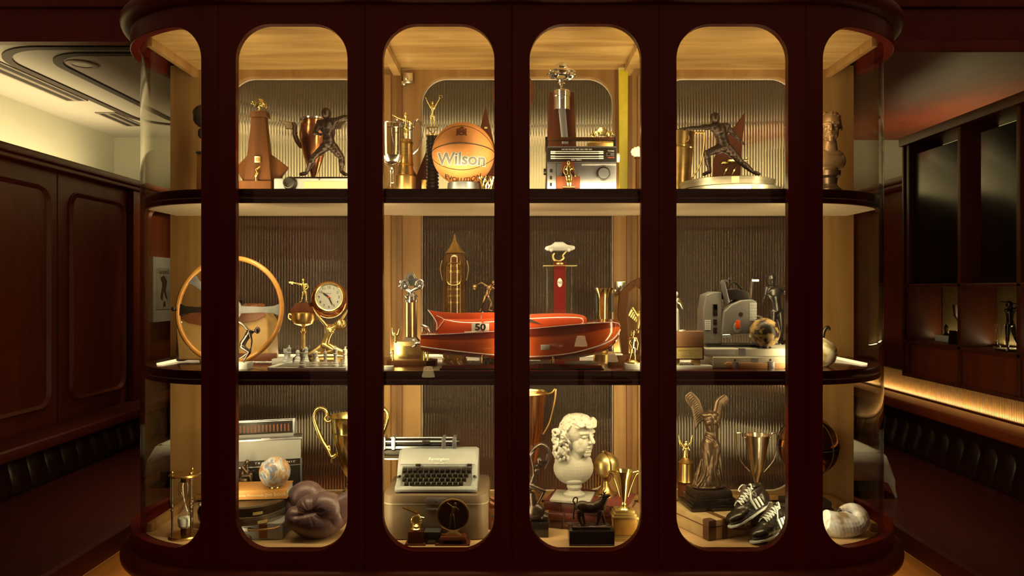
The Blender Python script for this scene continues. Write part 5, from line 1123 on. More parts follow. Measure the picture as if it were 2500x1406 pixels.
t = T('plaque_block', 'small dark wooden block with a white label beside the boat plinth', 'block', 1506, 0.235, Z_MID); t.part('block', MB().box(-20, 20, -16, 16, 0, 26), M_WALNUT, bevel=1); t.part('label_plate', MB().box(-6, 12, -17, 3, 26, 29), M_WHITE, bevel=.4)

t = T('golf_trophy', 'white figurine on a tiered wooden box with a yellow plaque by the projector', 'trophy', 1672, 0.13, Z_MID); H, X = t.h, t.x
t.part('slab', MB().box(X(1632), X(1733), -26, 26, 0, 9), M_WHITE, bevel=.8)
for x0 in (1640, 1690): t.part('foot', MB().box(X(x0), X(x0+16), -16, 16, 9, H(876)), M_GOLDS, bevel=1)
lb_ = t.part('plaque_box', MB().box(X(1632), X(1713), -22, 22, H(876), H(845)), M_WALNUT, bevel=1); t.part('yellow_plaque', MB().box(X(1640), X(1709), -23.4, -22, H(873), H(847)), M_TAPE, lb_)
t.part('plaque_lettering', MB().text('PRO AMATEUR OPEN', 5, at(X(1675), -23.8, H(854))).text('U. S. TEAM', 5, at(X(1675), -23.8, H(860))).text('1ST RUNNER UP', 5, at(X(1675), -23.8, H(867))), mat('brown_ink', A(150, 112, 44), .6), lb_)
t.part('wood_box', MB().box(X(1632), X(1713), -20, 20, H(845), H(808)), wood('light_brown_wood', A(140, 92, 48), A(164, 112, 60), .4, 'X', 16), bevel=1)
J = dict(hd=(X(1651), 0, H(718)), nk=(X(1650), 0, H(725)), ch=(X(1649), 0, H(733)), pv=(X(1649), 0, H(757)), sl=(X(1642), 0, H(730)), sr=(X(1656), 0, H(730)), el=(X(1661), -2, H(742)), hl=(X(1664), -4, H(750)), er=(X(1636), 0, H(742)), hr=(X(1640), -4, H(752)), pl=(X(1646), 0, H(760)), pr=(X(1653), 0, H(760)), kl=(X(1644), 0, H(782)), kr=(X(1655), 0, H(782)), al=(X(1644), 0, H(804)), ar=(X(1654), 0, H(804)), tl=(X(1642), -5, H(807)), tr=(X(1656), -5, H(807)))
mb = fig(J, 6.5, True); mb.cap((X(1649), 0, H(760)), 9, (X(1649), 0, H(804)), 10)
t.skin('white_figure', mb, M_WHITE, .7, 2); t.part('gold_wing', MB().tube([(X(1655), -4, H(728)), (X(1662), -5, H(738)), (X(1665), -5, H(750))], [1, 2.6, .5], 6), M_GOLD); t.part('round_tin', MB().lathe([(0, 0), (8, 0), (8, 3), (0, 4)], 18, at(X(1664), -8, H(808))), M_CREAM)

# cases, projector, globe, athlete
M_CASE = mat('beige_case', A(188, 164, 108), .5, var=.06, scale=12); M_CASE2 = mat('cream_case', A(206, 184, 126), .5, var=.05, scale=12)
t = T('flat_case', 'lower beige flat case with leather handle and clips under the projector', 'case', 1830, 0.22, Z_MID); H, X = t.h, t.x
t.part('body', MB().box(X(1722), X(1944), -66, 66, 0, H(865)), M_CASE, bevel=4, seg=3)
hdl = t.part('handle', MB().prism([(X(1749), H(882)), (X(1756), H(876)), (X(1768), H(878)), (X(1880), H(880)), (X(1890), H(879)), (X(1896), H(886)), (X(1888), H(893)), (X(1768), H(892)), (X(1756), H(889))], -70, -66), M_ORANGE, bevel=1)
for x0 in (1768, 1852): t.part('clip', MB().box(X(x0), X(x0+13), -72, -66, H(893), H(876)), M_STEEL, bevel=.8); t.part('rivet', MB().sphere((X(x0+6), -67, H(872)), 2.2, 10), M_INK); t.part('rivet', MB().sphere((X(x0+6), -67, H(897)), 2.2, 10), M_INK)
t.part('grey_patch', MB().box(X(1812), X(1829), -66.6, -65, H(903), H(868)), M_GREY)
cz1 = t.z+H(865)*t.u
t = T('flat_case', 'upper cream flat case with tape lying directly under the projector', 'case', 1828, 0.225, cz1); H, X = t.h, t.x
t.part('body', MB().box(X(1706), X(1942), -62, 62, 0, 19), M_CASE2, bevel=3, seg=3); t.part('tape', MB().box(X(1784), X(1800), -63, 10, 0.5, 19.4), M_GREY); t.part('label_strip', MB().box(X(1706), X(1776), -62.6, -60, 5, 16), M_CREAM)
cz2 = t.z+19.4*t.u
t = T('film_projector', 'grey film projector with raised reel arms on top of the flat cases', 'projector', 1775, 0.235, cz2); H, X = t.h, t.x
M_PROJ = mat('projector_grey', A(116, 102, 72), .38, var=.05)
t.part('foot_plate', MB().box(X(1716), X(1842), -34, 34, 0, 6), M_BLK, bevel=2)
t.part('rear_body', MB().prism([(X(1712), 6), (X(1756), 6), (X(1756), H(712)), (X(1736), H(712)), (X(1716), H(720)), (X(1710), H(760))], -26, 34), M_PROJ, bevel=5, seg=3)
t.part('front_body', MB().prism([(X(1752), H(818)), (X(1826), H(812)), (X(1834), H(800)), (X(1838), H(736)), (X(1828), H(730)), (X(1800), H(732)), (X(1776), H(742)), (X(1757), H(760))], -34, 30), M_PROJ, bevel=6, seg=3)
t.part('top_cover', MB().prism([(X(1750), H(730)), (X(1830), H(734)), (X(1822), H(712)), (X(1790), H(704)), (X(1756), H(708))], -22, 28), M_BLK, bevel=4, seg=3)
gr = MB()
for i in range(12): gr.box(X(1819), X(1836), -36, -34, H(739+i*3.6+1.6), H(739+i*3.6))
t.part('vent_slat', gr, M_CREAM); gr = MB()
for i in range(5):
    for k in range(3): gr.box(X(1714+k*5), X(1717.6+k*5), -28, -26, H(780+i*5+3.4), H(780+i*5))
t.part('speaker_slot', gr, M_CREAM)
for r in (748, 784, 804): t.part('switch', MB().box(X(1734), X(1743), -28, -25, H(r+8), H(r-(6 if r > 750 else 6))), M_BLK, bevel=.8)
t.part('counter_window', MB().box(X(1733), X(1744), -28, -25, H(770), H(742)), M_BLK, bevel=.6)
sw = t.part('dial', MB().lathe([(0, 4), (8, 4), (9, 0), (0, 0)], 28, at(X(1789), -34, H(798)) @ rot(90) @ Matrix.Diagonal((1, 1.5, 1, 1))), M_GREY); t.part('orange_lever', MB().box(X(1784), X(1795), -41, -37, H(800), H(780)), mat('orange_plastic', A(232, 78, 24), .35), sw, bevel=2)
t.part('lens_hole', MB().cyl((X(1798), -35, H(766)), (X(1798), -33, H(766)), 5), M_INK)
t.part('lower_knob', MB().cyl((X(1756), -30, H(818)), (X(1772), -36, H(817)), 4.6), M_STEEL)
am = t.part('reel_arm', MB().prism([(X(1750), H(690)), (X(1753), H(684)), (X(1760), H(684)), (X(1772), H(736)), (X(1768), H(742)), (X(1761), H(741))], -33, -27), M_STEEL, bevel=1.5); t.part('spindle', MB().box(X(1758), X(1772), -34, -28, H(688), H(683)).box(X(1769), X(1772), -34, -28, H(688), H(679)), M_STEEL, am)
am = t.part('reel_arm', MB().prism([(X(1832), H(738)), (X(1830), H(700)), (X(1834), H(682)), (X(1841), H(678)), (X(1841), H(690)), (X(1838), H(738))], 8, 14), M_BRONZE, bevel=1.5); t.part('spindle', MB().box(X(1838), X(1855), 6, 14, H(687), H(682)), M_STEEL, am)
t.part('carry_strap', MB().tube([(X(1772), 0, H(716)), (X(1784), 0, H(694)), (X(1796), 0, H(690)), (X(1816), 0, H(712))], 2.6, 6, False, None, 2), M_BLK)
t.part('lens_barrel', MB().cyl((X(1836), -20, H(774)), (X(1852), -24, H(778)), 9, 8), M_BLK)

t = T('dark_globe', 'dark glass globe with a gold cloud pattern on the cream case', 'globe', 1866, 0.15, cz2); H, X = t.h, t.x
t.part('sphere', MB().sphere((0, 0, 37), 36.5, 36), mat('marbled_globe', S(36, 27, 18), .4, 0.0, col2=A(196, 146, 70), scale=34, lo=.46, hi=.62, coat=.08))
t.part('ring_foot', MB().lathe([(12, 0), (16, 0), (15, 4), (11, 4), (12, 0)], 24), M_BLK)

t = T('athlete_statue', 'black bronze bare chested athlete statue behind the dark globe', 'statue', 1893, 0.42, cz2); H, X = t.h, t.x
t.part('base', MB().lathe([(0, 0), (34, 0), (32, 6), (0, 6)], 24), M_BLKST)
J = dict(hd=(X(1882), -2, H(683)), nk=(X(1885), 0, H(698)), ch=(X(1891), 0, H(713)), pv=(X(1896), 0, H(755)), sl=(X(1871), 0, H(704)), sr=(X(1911), 0, H(706)), el=(X(1866), -6, H(722)), hl=(X(1860), -14, H(732)), er=(X(1924), -4, H(722)), hr=(X(1934), -8, H(738)), pl=(X(1888), 0, H(762)), pr=(X(1904), 0, H(762)), kl=(X(1884), -8, H(800)), kr=(X(1908), 0, H(800)), al=(X(1886), 0, H(836)), ar=(X(1908), 6, H(836)), tl=(X(1882), -10, H(842)), tr=(X(1910), -6, H(842)), face=(-.35, -.9, 0))
mb = fig(J, 14); ell(mb, (X(1882), 0, H(678)), (12.5, 13, 12)); ell(mb, (X(1890), -6, H(714)), (18, 9, 13)); ell(mb, (X(1882), -6, H(688)), (9, 9, 11)); mb.cap((X(1880), -16, H(684)), 2.4, (X(1879), -18, H(690)), 3)
t.skin('figure', mb, mat('black_bronze', A(84, 72, 50), .3, .85, var=.3, scale=25), 1.1, 2)

t = T('gourd_vase', 'yellow marbled gourd with a curved dark stem at the right end', 'gourd', 2006, 0.20, Z_MID); H, X = t.h, t.x
t.part('gourd', MB().lathe([(0, 0), (16, 1), (30, 12), (36, 28), (34, 44), (24, 58), (12, 66), (6, 70), (0, 71)], 40), mat('marbled_yellow', A(150, 116, 52), .3, col2=A(216, 190, 120), scale=24, lo=.42, hi=.58, coat=.4))
t.part('stem', MB().tube([(2, 0, 66), (4, 0, 80), (9, 0, 92), (16, 0, 96), (20, 0, 88)], [5, 5, 4.6, 4, 2.4], 10), M_BLK)
# ================================================================ LOWER LEVEL
t = T('hourglass', 'tall brass framed hourglass with white sand at the lower left end', 'hourglass', 452, 0.15, Z_LOW); H, X = t.h, t.x
t.part('base_plate', MB().lathe([(0, 0), (37, 0), (38, 3), (36, 6), (0, 6)], 36), M_BRASS); t.part('top_plate', MB().lathe([(0, H(1160)), (36, H(1160)), (37, H(1157)), (35, H(1155)), (0, H(1155))], 36), M_BRASS)
for a in (200, 320, 80):
    c_, s_ = 29*math.cos(math.radians(a)), 29*math.sin(math.radians(a)); hh = H(1158); m_ = hh/2
    t.part('rod', MB().lathe([(2.4, 6), (2, 20), (2.6, m_-12), (4.4, m_-9), (2.4, m_-6), (4.6, m_), (2.4, m_+6), (4.4, m_+9), (2.2, m_+12), (2, hh-8), (2.6, hh)], 12, at(c_, s_, 0)), M_BRONZE2); t.part('finial', MB().sphere((c_, s_, H(1151)), 3.4, 12), M_GOLD)
hm = H(1155)/2+4; ht = H(1172)
t.part('glass_bulb', MB().lathe([(8, 18), (16, 26), (18, 40), (14, 58), (6, hm-8), (2, hm), (6, hm+8), (14, ht-36), (17, ht-18), (14, ht-4), (8, ht)], 32), M_CLEAR)
t.part('sand', MB().lathe([(0, 19), (7, 19), (15, 27), (16.8, 42), (15, 46), (0, 50)], 28), M_WHITE); t.part('end_cap', MB().lathe([(0, 6), (10, 6), (10, 20), (0, 20)], 20), M_WALNUT); t.part('end_cap', MB().lathe([(0, ht-4), (10, ht-4), (10, H(1160)), (0, H(1160))], 20), M_WALNUT)

t = T('dark_urn', 'small dark urn half hidden by the post beside the hourglass', 'urn', 505, 0.24, Z_LOW); t.part('body', MB().lathe([(0, 0), (16, 0), (16, 4), (12, 8), (20, 26), (22, 44), (17, 56), (20, 60), (18, 60), (14, 54), (0, 50)], 28), M_BLKST); t.part('cream_lid', MB().lathe([(0, 58), (18, 58), (12, 66), (0, 68)], 24), M_CREAM)

# left bay: stack of cases and cans, radio, book, globe, gloves, cup
t = T('leather_box', 'low leather case with strap under the film cans at bottom left', 'case', 628, 0.20, Z_LOW); H, X = t.h, t.x
t.part('body', MB().box(X(556), X(708), -58, 70, 0, 40), M_GREY, bevel=4, seg=3); t.part('strap', MB().tube([(X(596), -60, 12), (X(608), -62, 26), (X(640), -62, 25), (X(690), -61, 28), (X(708), -52, 36)], 2.2, 6, False, None, 1), M_ORANGE); t.part('buckle', MB().box(X(612), X(628), -65, -60, 22, 30), M_CREAM, bevel=1); t.part('dark_patch', MB().box(X(652), X(672), -58.6, -56, 4, 36), M_BRLEA); t.part('ring', MB().tube([(X(622)+6*math.cos(a), -62, 8+6*math.sin(a)) for a in [2*PI*i/14 for i in range(14)]], 1.6, 6, True), M_STEEL)
z_ = t.z+40.5*t.u
for i, lb in enumerate(('lower grey film can beneath the book in the bottom left bay', 'upper dark film can beneath the orange book in the bottom left bay')):
    t = T('film_can', lb, 'film can', 604+i*3, 0.21, z_, 'film cans under the book'); rr = 94-i*2
    t.part('tin', MB().lathe([(0, 0), (rr, 0), (rr, 16), (rr-3, 17), (0, 17)], 56), M_FILMCAN if i == 0 else mat('dark_can', A(96, 76, 44), .35, .8)); t.part('lid', MB().lathe([(rr-2, 10), (rr+1.6, 10), (rr+1.6, 19), (rr-3, 21), (rr-16, 21), (rr-20, 20), (0, 20)], 56), M_FILMCAN if i == 0 else MATS['dark_can'])
    a = math.radians(-50-i*8); t.part('tape_label', MB().lathe([(rr+2, 2), (rr+2.6, 2), (rr+2.6, 9), (rr+2, 9)], 5, None, (a-.12, a+.12)), M_TAPE)
    z_ += 21.3*t.u
t = T('orange_book', 'worn orange hardback lying on the film cans below the marbled globe', 'book', 640, 0.23, z_+.001, rz=6); H, X = t.h, t.x
M_OCOV = mat('orange_cover', A(184, 118, 44), .5, var=.1, scale=12)
t.part('cover', MB().box(-90, 66, -34, 46, 0, 2).box(-90, 66, -34, 46, 20, 22).box(-90, 66, -37, -33, 0, 22), M_OCOV, bevel=.6); t.part('pages', MB().box(-88, 64, -32, 44, 2, 20), M_CREAM)
t.part('spine_lettering', MB().text('Favorite Homemade', 9, at(-22, -37.4, 10), sx=.95).text('pie book', 14, at(40, -37.4, 11)), mat('gilt_ink', A(226, 186, 110), .45))
z_ = t.z+22.4*t.u
t = T('marbled_globe', 'polished stone globe of mixed blue and tan colours on the orange book', 'globe', 671, 0.215, z_); 
def stone():
    m, nt, b = _new('blue_tan_stone'); n = _noise(nt, 13, 3, None, dist=2.2)
    r = _ramp(nt, n.outputs[0], [(.28, A(130, 76, 34)), (.42, A(170, 122, 64)), (.52, A(176, 164, 124)), (.60, A(104, 106, 96)), (.70, A(150, 104, 54))]); nt.links.new(r.outputs[0], b.inputs['Base Color'])
    b.inputs['Roughness'].default_value = .3; b.inputs['Coat Weight'].default_value = .15; return m
t.part('sphere', MB().sphere((0, 0, 37), 37, 40), stone()); t.part('ring_foot', MB().lathe([(10, 0), (14, 0), (13, 2.4), (10, 2.4), (10, 0)], 24), M_BRASS)

t = T('radio_crate', 'dark wooden crate carrying the black radio at the back left', 'crate', 640, 0.44, Z_LOW); t.part('body', MB().box(-90, 84, -40, 40, 0, t.h(1197)), M_CHERRY, bevel=1.5); t.part('lid_line', MB().box(-90.4, 84.4, -40.4, 40.4, t.h(1206), t.h(1204)), M_INK)
z_ = t.z+t.h(1197)*t.u+.0005
t = T('lid_radio', 'black and grey lidded travel radio standing at an angle at the back left', 'radio', 646, 0.445, z_, rz=15); H, X = t.h, t.x
t.part('body', MB().box(-86, 86, -24, 26, 0, H(1072)), M_BLK, bevel=1.5); t.part('grey_panel', MB().box(-84, 86, -27, -23, H(1118), H(1070)), M_GREY, bevel=2); t.part('top_edge', MB().box(-86, 88, -28, 26, H(1071), H(1066)), M_STEEL, bevel=1)
t.part('letter_strip', MB().box(-84, 86, -26, -23, H(1131), H(1119)), M_BLK); ink = MB(); ink.text('T R A N S - O C E A N I C', 6.4, at(26, -27, H(1124.5)), sx=1.3); t.part('lettering', ink, M_LIGHTINK); t.part('trim_line', MB().box(-84, 86, -26.6, -24, H(1134), H(1131.5)), M_STEEL); t.part('trim_line', MB().box(-84, 86, -26.6, -24, 2, 5), M_STEEL); t.part('trim_post', MB().box(84, 88, -27, -22, 0, H(1116)), M_STEEL)
t.part('latch', MB().box(-6, 14, -30, -24, H(1069), H(1064)), M_STEEL)
ld = t.part('lid', MB().box(-86, 70, 8, 24, H(1066), H(1026)), M_BLK, bevel=1); t.part('lid_trim', MB().box(-86, 72, 6, 10, H(1031), H(1026)).box(66, 72, 6, 24, H(1064), H(1026)), M_STEEL, ld, bevel=.8)
gr = MB()
for i in range(17): gr.box(-84+i*8.6, -80+i*8.6, 6.4, 8, H(1056), H(1038))
t.part('lid_slot', gr, M_BRLEA, ld); t.part('lid_base', MB().box(-84, 68, 0, 8, H(1066), H(1060)), M_GREY, ld)
t = T('thinker_statue', 'small bronze seated thinker in front of the black radio', 'statue', 606, 0.32, z_-.002, py=1188); H, X = t.h, t.x
mb = MB(); mb.box(X(584), X(632), -14, 14, 0, 6); mb.box(X(584), X(608), -11, 11, 4, H(1166), None, .85); t.skin('rock', mb, M_BRONZE2, 1.0, 3, noise_amp=1.2, noise_scale=.15)
J = dict(hd=(X(605), -4, H(1127)), nk=(X(600), -2, H(1133)), ch=(X(594), 0, H(1141)), pv=(X(592), 0, H(1160)), sl=(X(595), -8, H(1138)), sr=(X(594), 8, H(1138)), el=(X(608), -10, H(1153)), hl=(X(607), -8, H(1138)), er=(X(606), 8, H(1154)), hr=(X(616), 4, H(1151)), pl=(X(594), -5, H(1161)), pr=(X(594), 5, H(1161)), kl=(X(613), -6, H(1160)), kr=(X(612), 6, H(1159)), al=(X(616), -6, H(1180)), ar=(X(612), 6, H(1180)), tl=(X(628), -6, H(1183)), tr=(X(622), 6, H(1183)), face=(.9, -.35, -.3))
t.skin('figure', fig(J, 6.4), M_BRONZE2, .7, 2)
pd = T('statue_stand', 'dark wooden block carrying the small bronze thinker', 'stand', 606, 0.32, Z_LOW); pd.part('block', MB().box(-30, 30, -18, 16, 0, pd.h(1188)-.5), M_CHERRY, bevel=1); pd.part('top_trim', MB().box(-31, 31, -19, 17, pd.h(1193), pd.h(1189.5)), M_WALNUT)

M_GLOVE = mat('oxblood_leather', A(92, 62, 46), .36, var=.14, scale=18, bump=.08)
t = T('boxing_glove', 'dark maroon boxing glove lying in front at the bottom left', 'boxing glove', 772, 0.135, Z_LOW, 'pair of boxing gloves'); H, X = t.h, t.x
mb = MB(); ell(mb, (X(768), 0, 42), (66, 44, 42), 0, 8); ell(mb, (X(800), 2, 74), (46, 40, 36), 0, 18); ell(mb, (X(722), -12, 52), (22, 28, 28)); ell(mb, (X(816), 6, 56), (34, 36, 40)); ell(mb, (X(760), 4, 70), (40, 36, 34))
def crease(p, n):
    if p.y > -4: return 0
    d = p.z-(72-.012*(p.x+2)**2*.2+6*math.sin(p.x*.05)); g = math.exp(-(d/5.0)**2)/(1+math.exp((p.x-22)/5))/(1+math.exp((-48-p.x)/5))
    rad = math.hypot(p.x+8, p.z-72); w_ = math.exp(-((rad-22)/14)**2)*max(0, math.cos(math.atan2(p.z-72, p.x+8)*11))
    return -4.0*g-.9*w_
t.skin('padding', mb, M_GLOVE, 1.3, 4, fine=crease)
cf = t.part('cuff', MB().lathe([(30, 0), (36, 2), (34, 30), (36, 56), (33, 56), (30, 30), (30, 0)], 32, at(X(830), 6, 66) @ rot(0, 62, 0) @ Matrix.Diagonal((1, .8, 1, 1))), M_GLOVE); t.part('cuff_lettering', MB().text('Everlast', 10, at(X(866), -26, 58) @ rot(0, 62, 0)), M_ORANGE, cf)
t = T('boxing_glove', 'dark maroon boxing glove leaning behind the front glove against the globe', 'boxing glove', 757, 0.22, Z_LOW, 'pair of boxing gloves'); H, X = t.h, t.x
mb = MB(); ell(mb, (X(742), 14, H(1218)), (46, 36, 40), 0, -20); ell(mb, (X(770), 14, H(1238)), (44, 36, 44)); ell(mb, (X(712), 8, H(1240)), (22, 26, 24)); ell(mb, (X(764), 20, H(1268)), (34, 30, 46)); mb.cap((X(770), 22, 6+14), 18, (X(766), 20, 60), 30)
t.skin('padding', mb, M_GLOVE, 1.4, 5); t.part('thumb_seam', MB().tube([(X(722), -24, H(1236)), (X(740), -24, H(1226)), (X(760), -24, H(1228))], 1, 6), M_INK)

t = T('gold_cup', 'big polished gold cup with scrolled handles at the back of the bottom left bay', 'trophy', 856, 0.44, Z_LOW); H, X = t.h, t.x
t.part('foot', MB().lathe([(0, 0), (36, 0), (36, 16), (30, 20), (0, 20)], 36), M_BLKST)
t.part('stem', MB().lathe([(0, 20), (28, 20), (27, 26)]+[p for i in range(5) for p in ((26-i*2.6, 28+i*7), (27-i*2.6, 31+i*7), (24-i*2.6, 34+i*7))]+[(6, H(1186)), (9, H(1178)), (6, H(1170)), (12, H(1160)), (0, H(1160))], 36), M_GOLD)
t.part('bowl', MB().lathe([(0, H(1164)), (10, H(1163)), (16, H(1155)), (30, H(1120)), (40, H(1075)), (42, H(1056)), (44, H(1054)), (43, H(1051)), (49, H(1020)), (53, H(1014)), (50, H(1013)), (46, H(1022)), (40, H(1060)), (28, H(1115)), (0, H(1150))], 44), M_GOLD)
for sg in (-1, 1):
    mb = MB(); q = [(sg*47, 0, H(1027)), (sg*56, 0, H(1030)), (sg*63, 0, H(1022)), (sg*58, 0, H(1012)), (sg*62, 0, H(1000)), (sg*74, 0, H(996)), (sg*85, 0, H(1002)), (sg*90, 0, H(1018)), (sg*84, 0, H(1042)), (sg*70, 0, H(1075)), (sg*56, 0, H(1098)), (sg*46, 0, H(1116)), (sg*34, 0, H(1108))]
    mb.tube(q, [4, 4, 3.6, 4, 5, 5.4, 5, 5, 6, 7, 7, 6, 4], 10)
    for i in range(7): a = math.radians(30+i*22); mb.sphere((sg*(75-14*math.cos(a)), 0, H(1008)+14*math.sin(a)), 3, 8)
    mb.cap((sg*52, 0, H(1090)), 5, (sg*47, 0, H(1128)), 3)
    t.skin('handle', mb, M_GOLD, 1.0, 1)

# centre left bay: typewriter on its case
M_TCASE = mat('typewriter_case', A(104, 78, 42), .55, var=.07, scale=30, bump=.06); M_TYPE = mat('typewriter_grey', A(136, 126, 92), .42, var=.03, scale=20)
t = T('typewriter_case', 'brown lidded typewriter case standing under the grey typewriter', 'case', 1072, 0.26, Z_LOW); H, X = t.h, t.x
hC = (0.7025-Z_LOW)/t.u
t.part('body', MB().prism(rrect(-122, 122, -98, 98, 26, 5), 2, hC*.80, 'z'), M_TCASE, bevel=2); lid = t.part('lid', MB().prism(rrect(-124, 124, -100, 100, 27, 5), hC*.82, hC, 'z', None, .975), M_TCASE, bevel=2); t.part('seam', MB().prism(rrect(-123.4, 123.4, -99.4, 99.4, 27, 5), hC*.795, hC*.825, 'z'), mat('case_piping', A(150, 122, 74), .4))
lt = t.part('latch', MB().prism([(-28, 0), (-22, 8), (22, 8), (28, 0), (22, -8), (-22, -8)], -103, -99.5, 'y', at(4, 0, hC*.88)), M_STEEL, bevel=1); t.part('latch_tongue', MB().box(-20, 24, -104, -99, hC*.68, hC*.73), M_STEEL, lt, bevel=1); t.part('keyhole', MB().sphere((4, -103, hC*.88), 2, 10), M_INK, lt)
t.part('handle', MB().tube([(124, -20, 66), (136, -18, 60), (138, 0, 58), (136, 18, 60), (124, 20, 66)], 4, 8), M_BRLEA)
tz = t.z+hC*t.u+.0005
t = T('typewriter', 'grey green manual typewriter with black keys on top of its case', 'typewriter', 1070, 0.24, tz); H, X = t.h, t.x
# side profile (depth, height) lofted across
sh_ = [(-66, 0), (-70, 6), (-68, 14), (-40, 24), (-24, 52), (-20, 58), (0, 78), (14, 84), (40, 84), (54, 74), (58, 0)]
for nm_, xa, xb in (('side_cover', -96, -82), ('side_cover', 82, 98)): t.part(nm_, MB().prism([(a, b) for a, b in sh_], xa, xb, 'x'), M_TYPE, bevel=4, seg=3)
t.part('top_cover', MB().prism([(-24, 54), (-20, 60), (-2, 80), (12, 86), (42, 86), (54, 76), (56, 40), (-20, 40)], -92, 94, 'x'), M_TYPE, bevel=4, seg=3)
t.part('front_apron', MB().prism([(-70, 3), (-71, 9), (-66, 15), (-58, 15), (-56, 3)], -92, 94, 'x'), M_TYPE, bevel=2.5); t.part('key_bed', MB().prism([(-60, 2), (-60, 12), (-26, 44), (-18, 50), (-10, 2)], -84, 84, 'x'), M_BLK)
t.part('body_shell', MB().box(-90, 92, -14, 54, 0, 42), M_TYPE, bevel=2)
me = MB().box(-5.6, 5.6, -5, 5, 0, 5, None, .78).mesh('key', t.u, 1.0*1, 2); me.materials.append(M_BLK)
for r, (n, x0, yy, zz) in enumerate(((13, -78, -30, 44), (12, -72, -38, 35), (12, -76, -46, 27), (11, -70, -54, 19))):
    for i in range(n):
        k = obj('key', me, None, t.o); k.location = ((x0+i*12.9)*t.u, yy*t.u, zz*t.u); k.rotation_euler = (.35, 0, 0)
t.part('space_bar', MB().box(-56, 56, -64, -59, 14, 18), M_BLK, bevel=1)
for x0 in (-46, 78): t.part('margin_key', MB().box(x0-6, x0+6, -30, -24, 54, 59), M_BLK, bevel=.8)
for x0 in (-88, 90): t.part('side_lever', MB().cyl((x0, -36, 32), (x0-(4 if x0 < 0 else -4), -46, 32), 3), M_BLK)
lg = MB().text('Remington', 12.5, at(2, -15.0, 68) @ rot(-47, 0, 0), shear=.25, sx=.92).text('QUIET-RITER', 3.6, at(4, -22.6, 59.4) @ rot(-47), sx=1.1); t.part('lettering', lg, M_LIGHTINK)
t.part('panel_line', MB().box(-88, 90, -22.6, -21, 56, 57), M_INK)
ca = t.part('carriage', MB().box(-138, 36, 16, 44, 86, 92).box(-136, -90, 10, 40, 60, 64), M_STEEL, bevel=1); t.part('platen_roller', MB().cyl((-132, 30, 100), (34, 30, 100), 9, None, 24), M_BLK, ca); t.part('platen_roller', MB().cyl((-136, 26, 76), (-92, 26, 76), 9, None, 24), M_BLK, ca)
t.part('paper_bail', MB().cyl((-136, 16, 104), (44, 16, 104), 2.4).cyl((-120, 22, 112), (40, 22, 112), 2.2), M_STEEL, ca)
for x0 in (-136, -112, 12, 38): t.part('carriage_end', MB().prism(rrect(x0-5, x0+5, 84, 116, 4, 3), 12, 44), M_STEEL, ca, bevel=.8)
for x0 in (-36, -26): t.part('bail_roller', MB().cyl((x0-4, 14, 104), (x0+4, 14, 104), 5, None, 14), M_BLK, ca)
t.part('return_lever', MB().tube([(-138, 14, 92), (-142, 8, 80), (-140, 2, 66), (-134, 0, 60)], 2.4, 6), M_STEEL, ca); t.part('carriage_knob', MB().cyl((-142, 30, 100), (-150, 30, 100), 8, None, 18).cyl((40, 30, 100), (50, 30, 100), 7, None, 18), M_BLK, ca)

t = T('ski_trophy', 'small wood block trophy with gold skis and wreath before the brown case', 'trophy', 1017, 0.075, Z_LOW); H, X = t.h, t.x
t.part('block', MB().box(-20, 18, -14, 14, 2, H(1294), tx=.96), M_CHERRY, bevel=1); t.part('foot', MB().box(-26, 24, -18, 18, 0, 4), M_CHERRY, bevel=.8)
t.part('crown', MB().lathe([(0, H(1294)), (13, H(1294)), (14, H(1289)), (10, H(1286)), (12, H(1282)), (6, H(1278)), (0, H(1278))], 20), M_GOLD)
mb = MB(); mb.tube([(11*math.cos(a), 0, H(1270)+11*math.sin(a)) for a in [2*PI*i/20 for i in range(20)]], 2.6, 7, True)
for i in range(12): a = 2*PI*i/12; ell(mb, (11*math.cos(a), -2, H(1270)+11*math.sin(a)), (3, 2, 2))
mb.lathe([(0, -2), (8, -2), (8, 0), (0, 0)], 18, at(0, 0, H(1270)) @ rot(90)); t.part('wreath', mb, M_GOLD)
for o_ in (0, 5): t.part('ski', MB().prism([(X(984)+o_, H(1240)), (X(982)+o_*1.2, H(1236.5)), (X(986)+o_, H(1236)), (X(1020)+o_, H(1250)), (X(1020)+o_, H(1255))], -4+o_, -1+o_), M_GOLD, bevel=.5)
mb = MB(); mb.cap((4, 0, H(1258)), 3.6, (10, 0, H(1266)), 3); mb.cap((8, 0, H(1262)), 2, (18, 0, H(1264)), 1.6); t.part('ski_boot', mb, M_GOLD)

t = T('disc_trophy', 'round bronze disc trophy with a golfer relief on a stepped wooden base', 'trophy', 1106, 0.075, Z_LOW); H, X = t.h, t.x
t.part('foot', MB().box(-42, 42, -18, 18, 0, 4), M_CHERRY, bevel=.8); bs = t.part('base', MB().box(-33, 33, -15, 15, 4, H(1314)), M_CHERRY, bevel=1); t.part('base_top', MB().box(-34, 34, -16, 16, H(1314), H(1306), tx=.86), M_CHERRY, bs, bevel=1); t.part('oval_plate', MB().prism(rrect(-24, 24, 7, H(1319), 6, 5), -17, -15), M_GOLDS, bs, bevel=.6)
t.part('disc_foot', MB().prism([(-20, H(1306)), (20, H(1306)), (8, H(1296)), (-8, H(1296))], -6, 6), M_GOLDS, bevel=.8)
t.part('disc', MB().lathe([(0, 1), (36, 1), (36, -3), (0, -3)], 48, at(0, 0, H(1257)) @ rot(90)), mat('disc_bronze', A(74, 42, 18), .25, .7)); t.part('disc_rim', MB().tube([(38*math.cos(2*PI*i/48), 0, H(1257)+38*math.sin(2*PI*i/48)) for i in range(48)], 2.4, 8, True), M_GOLD)
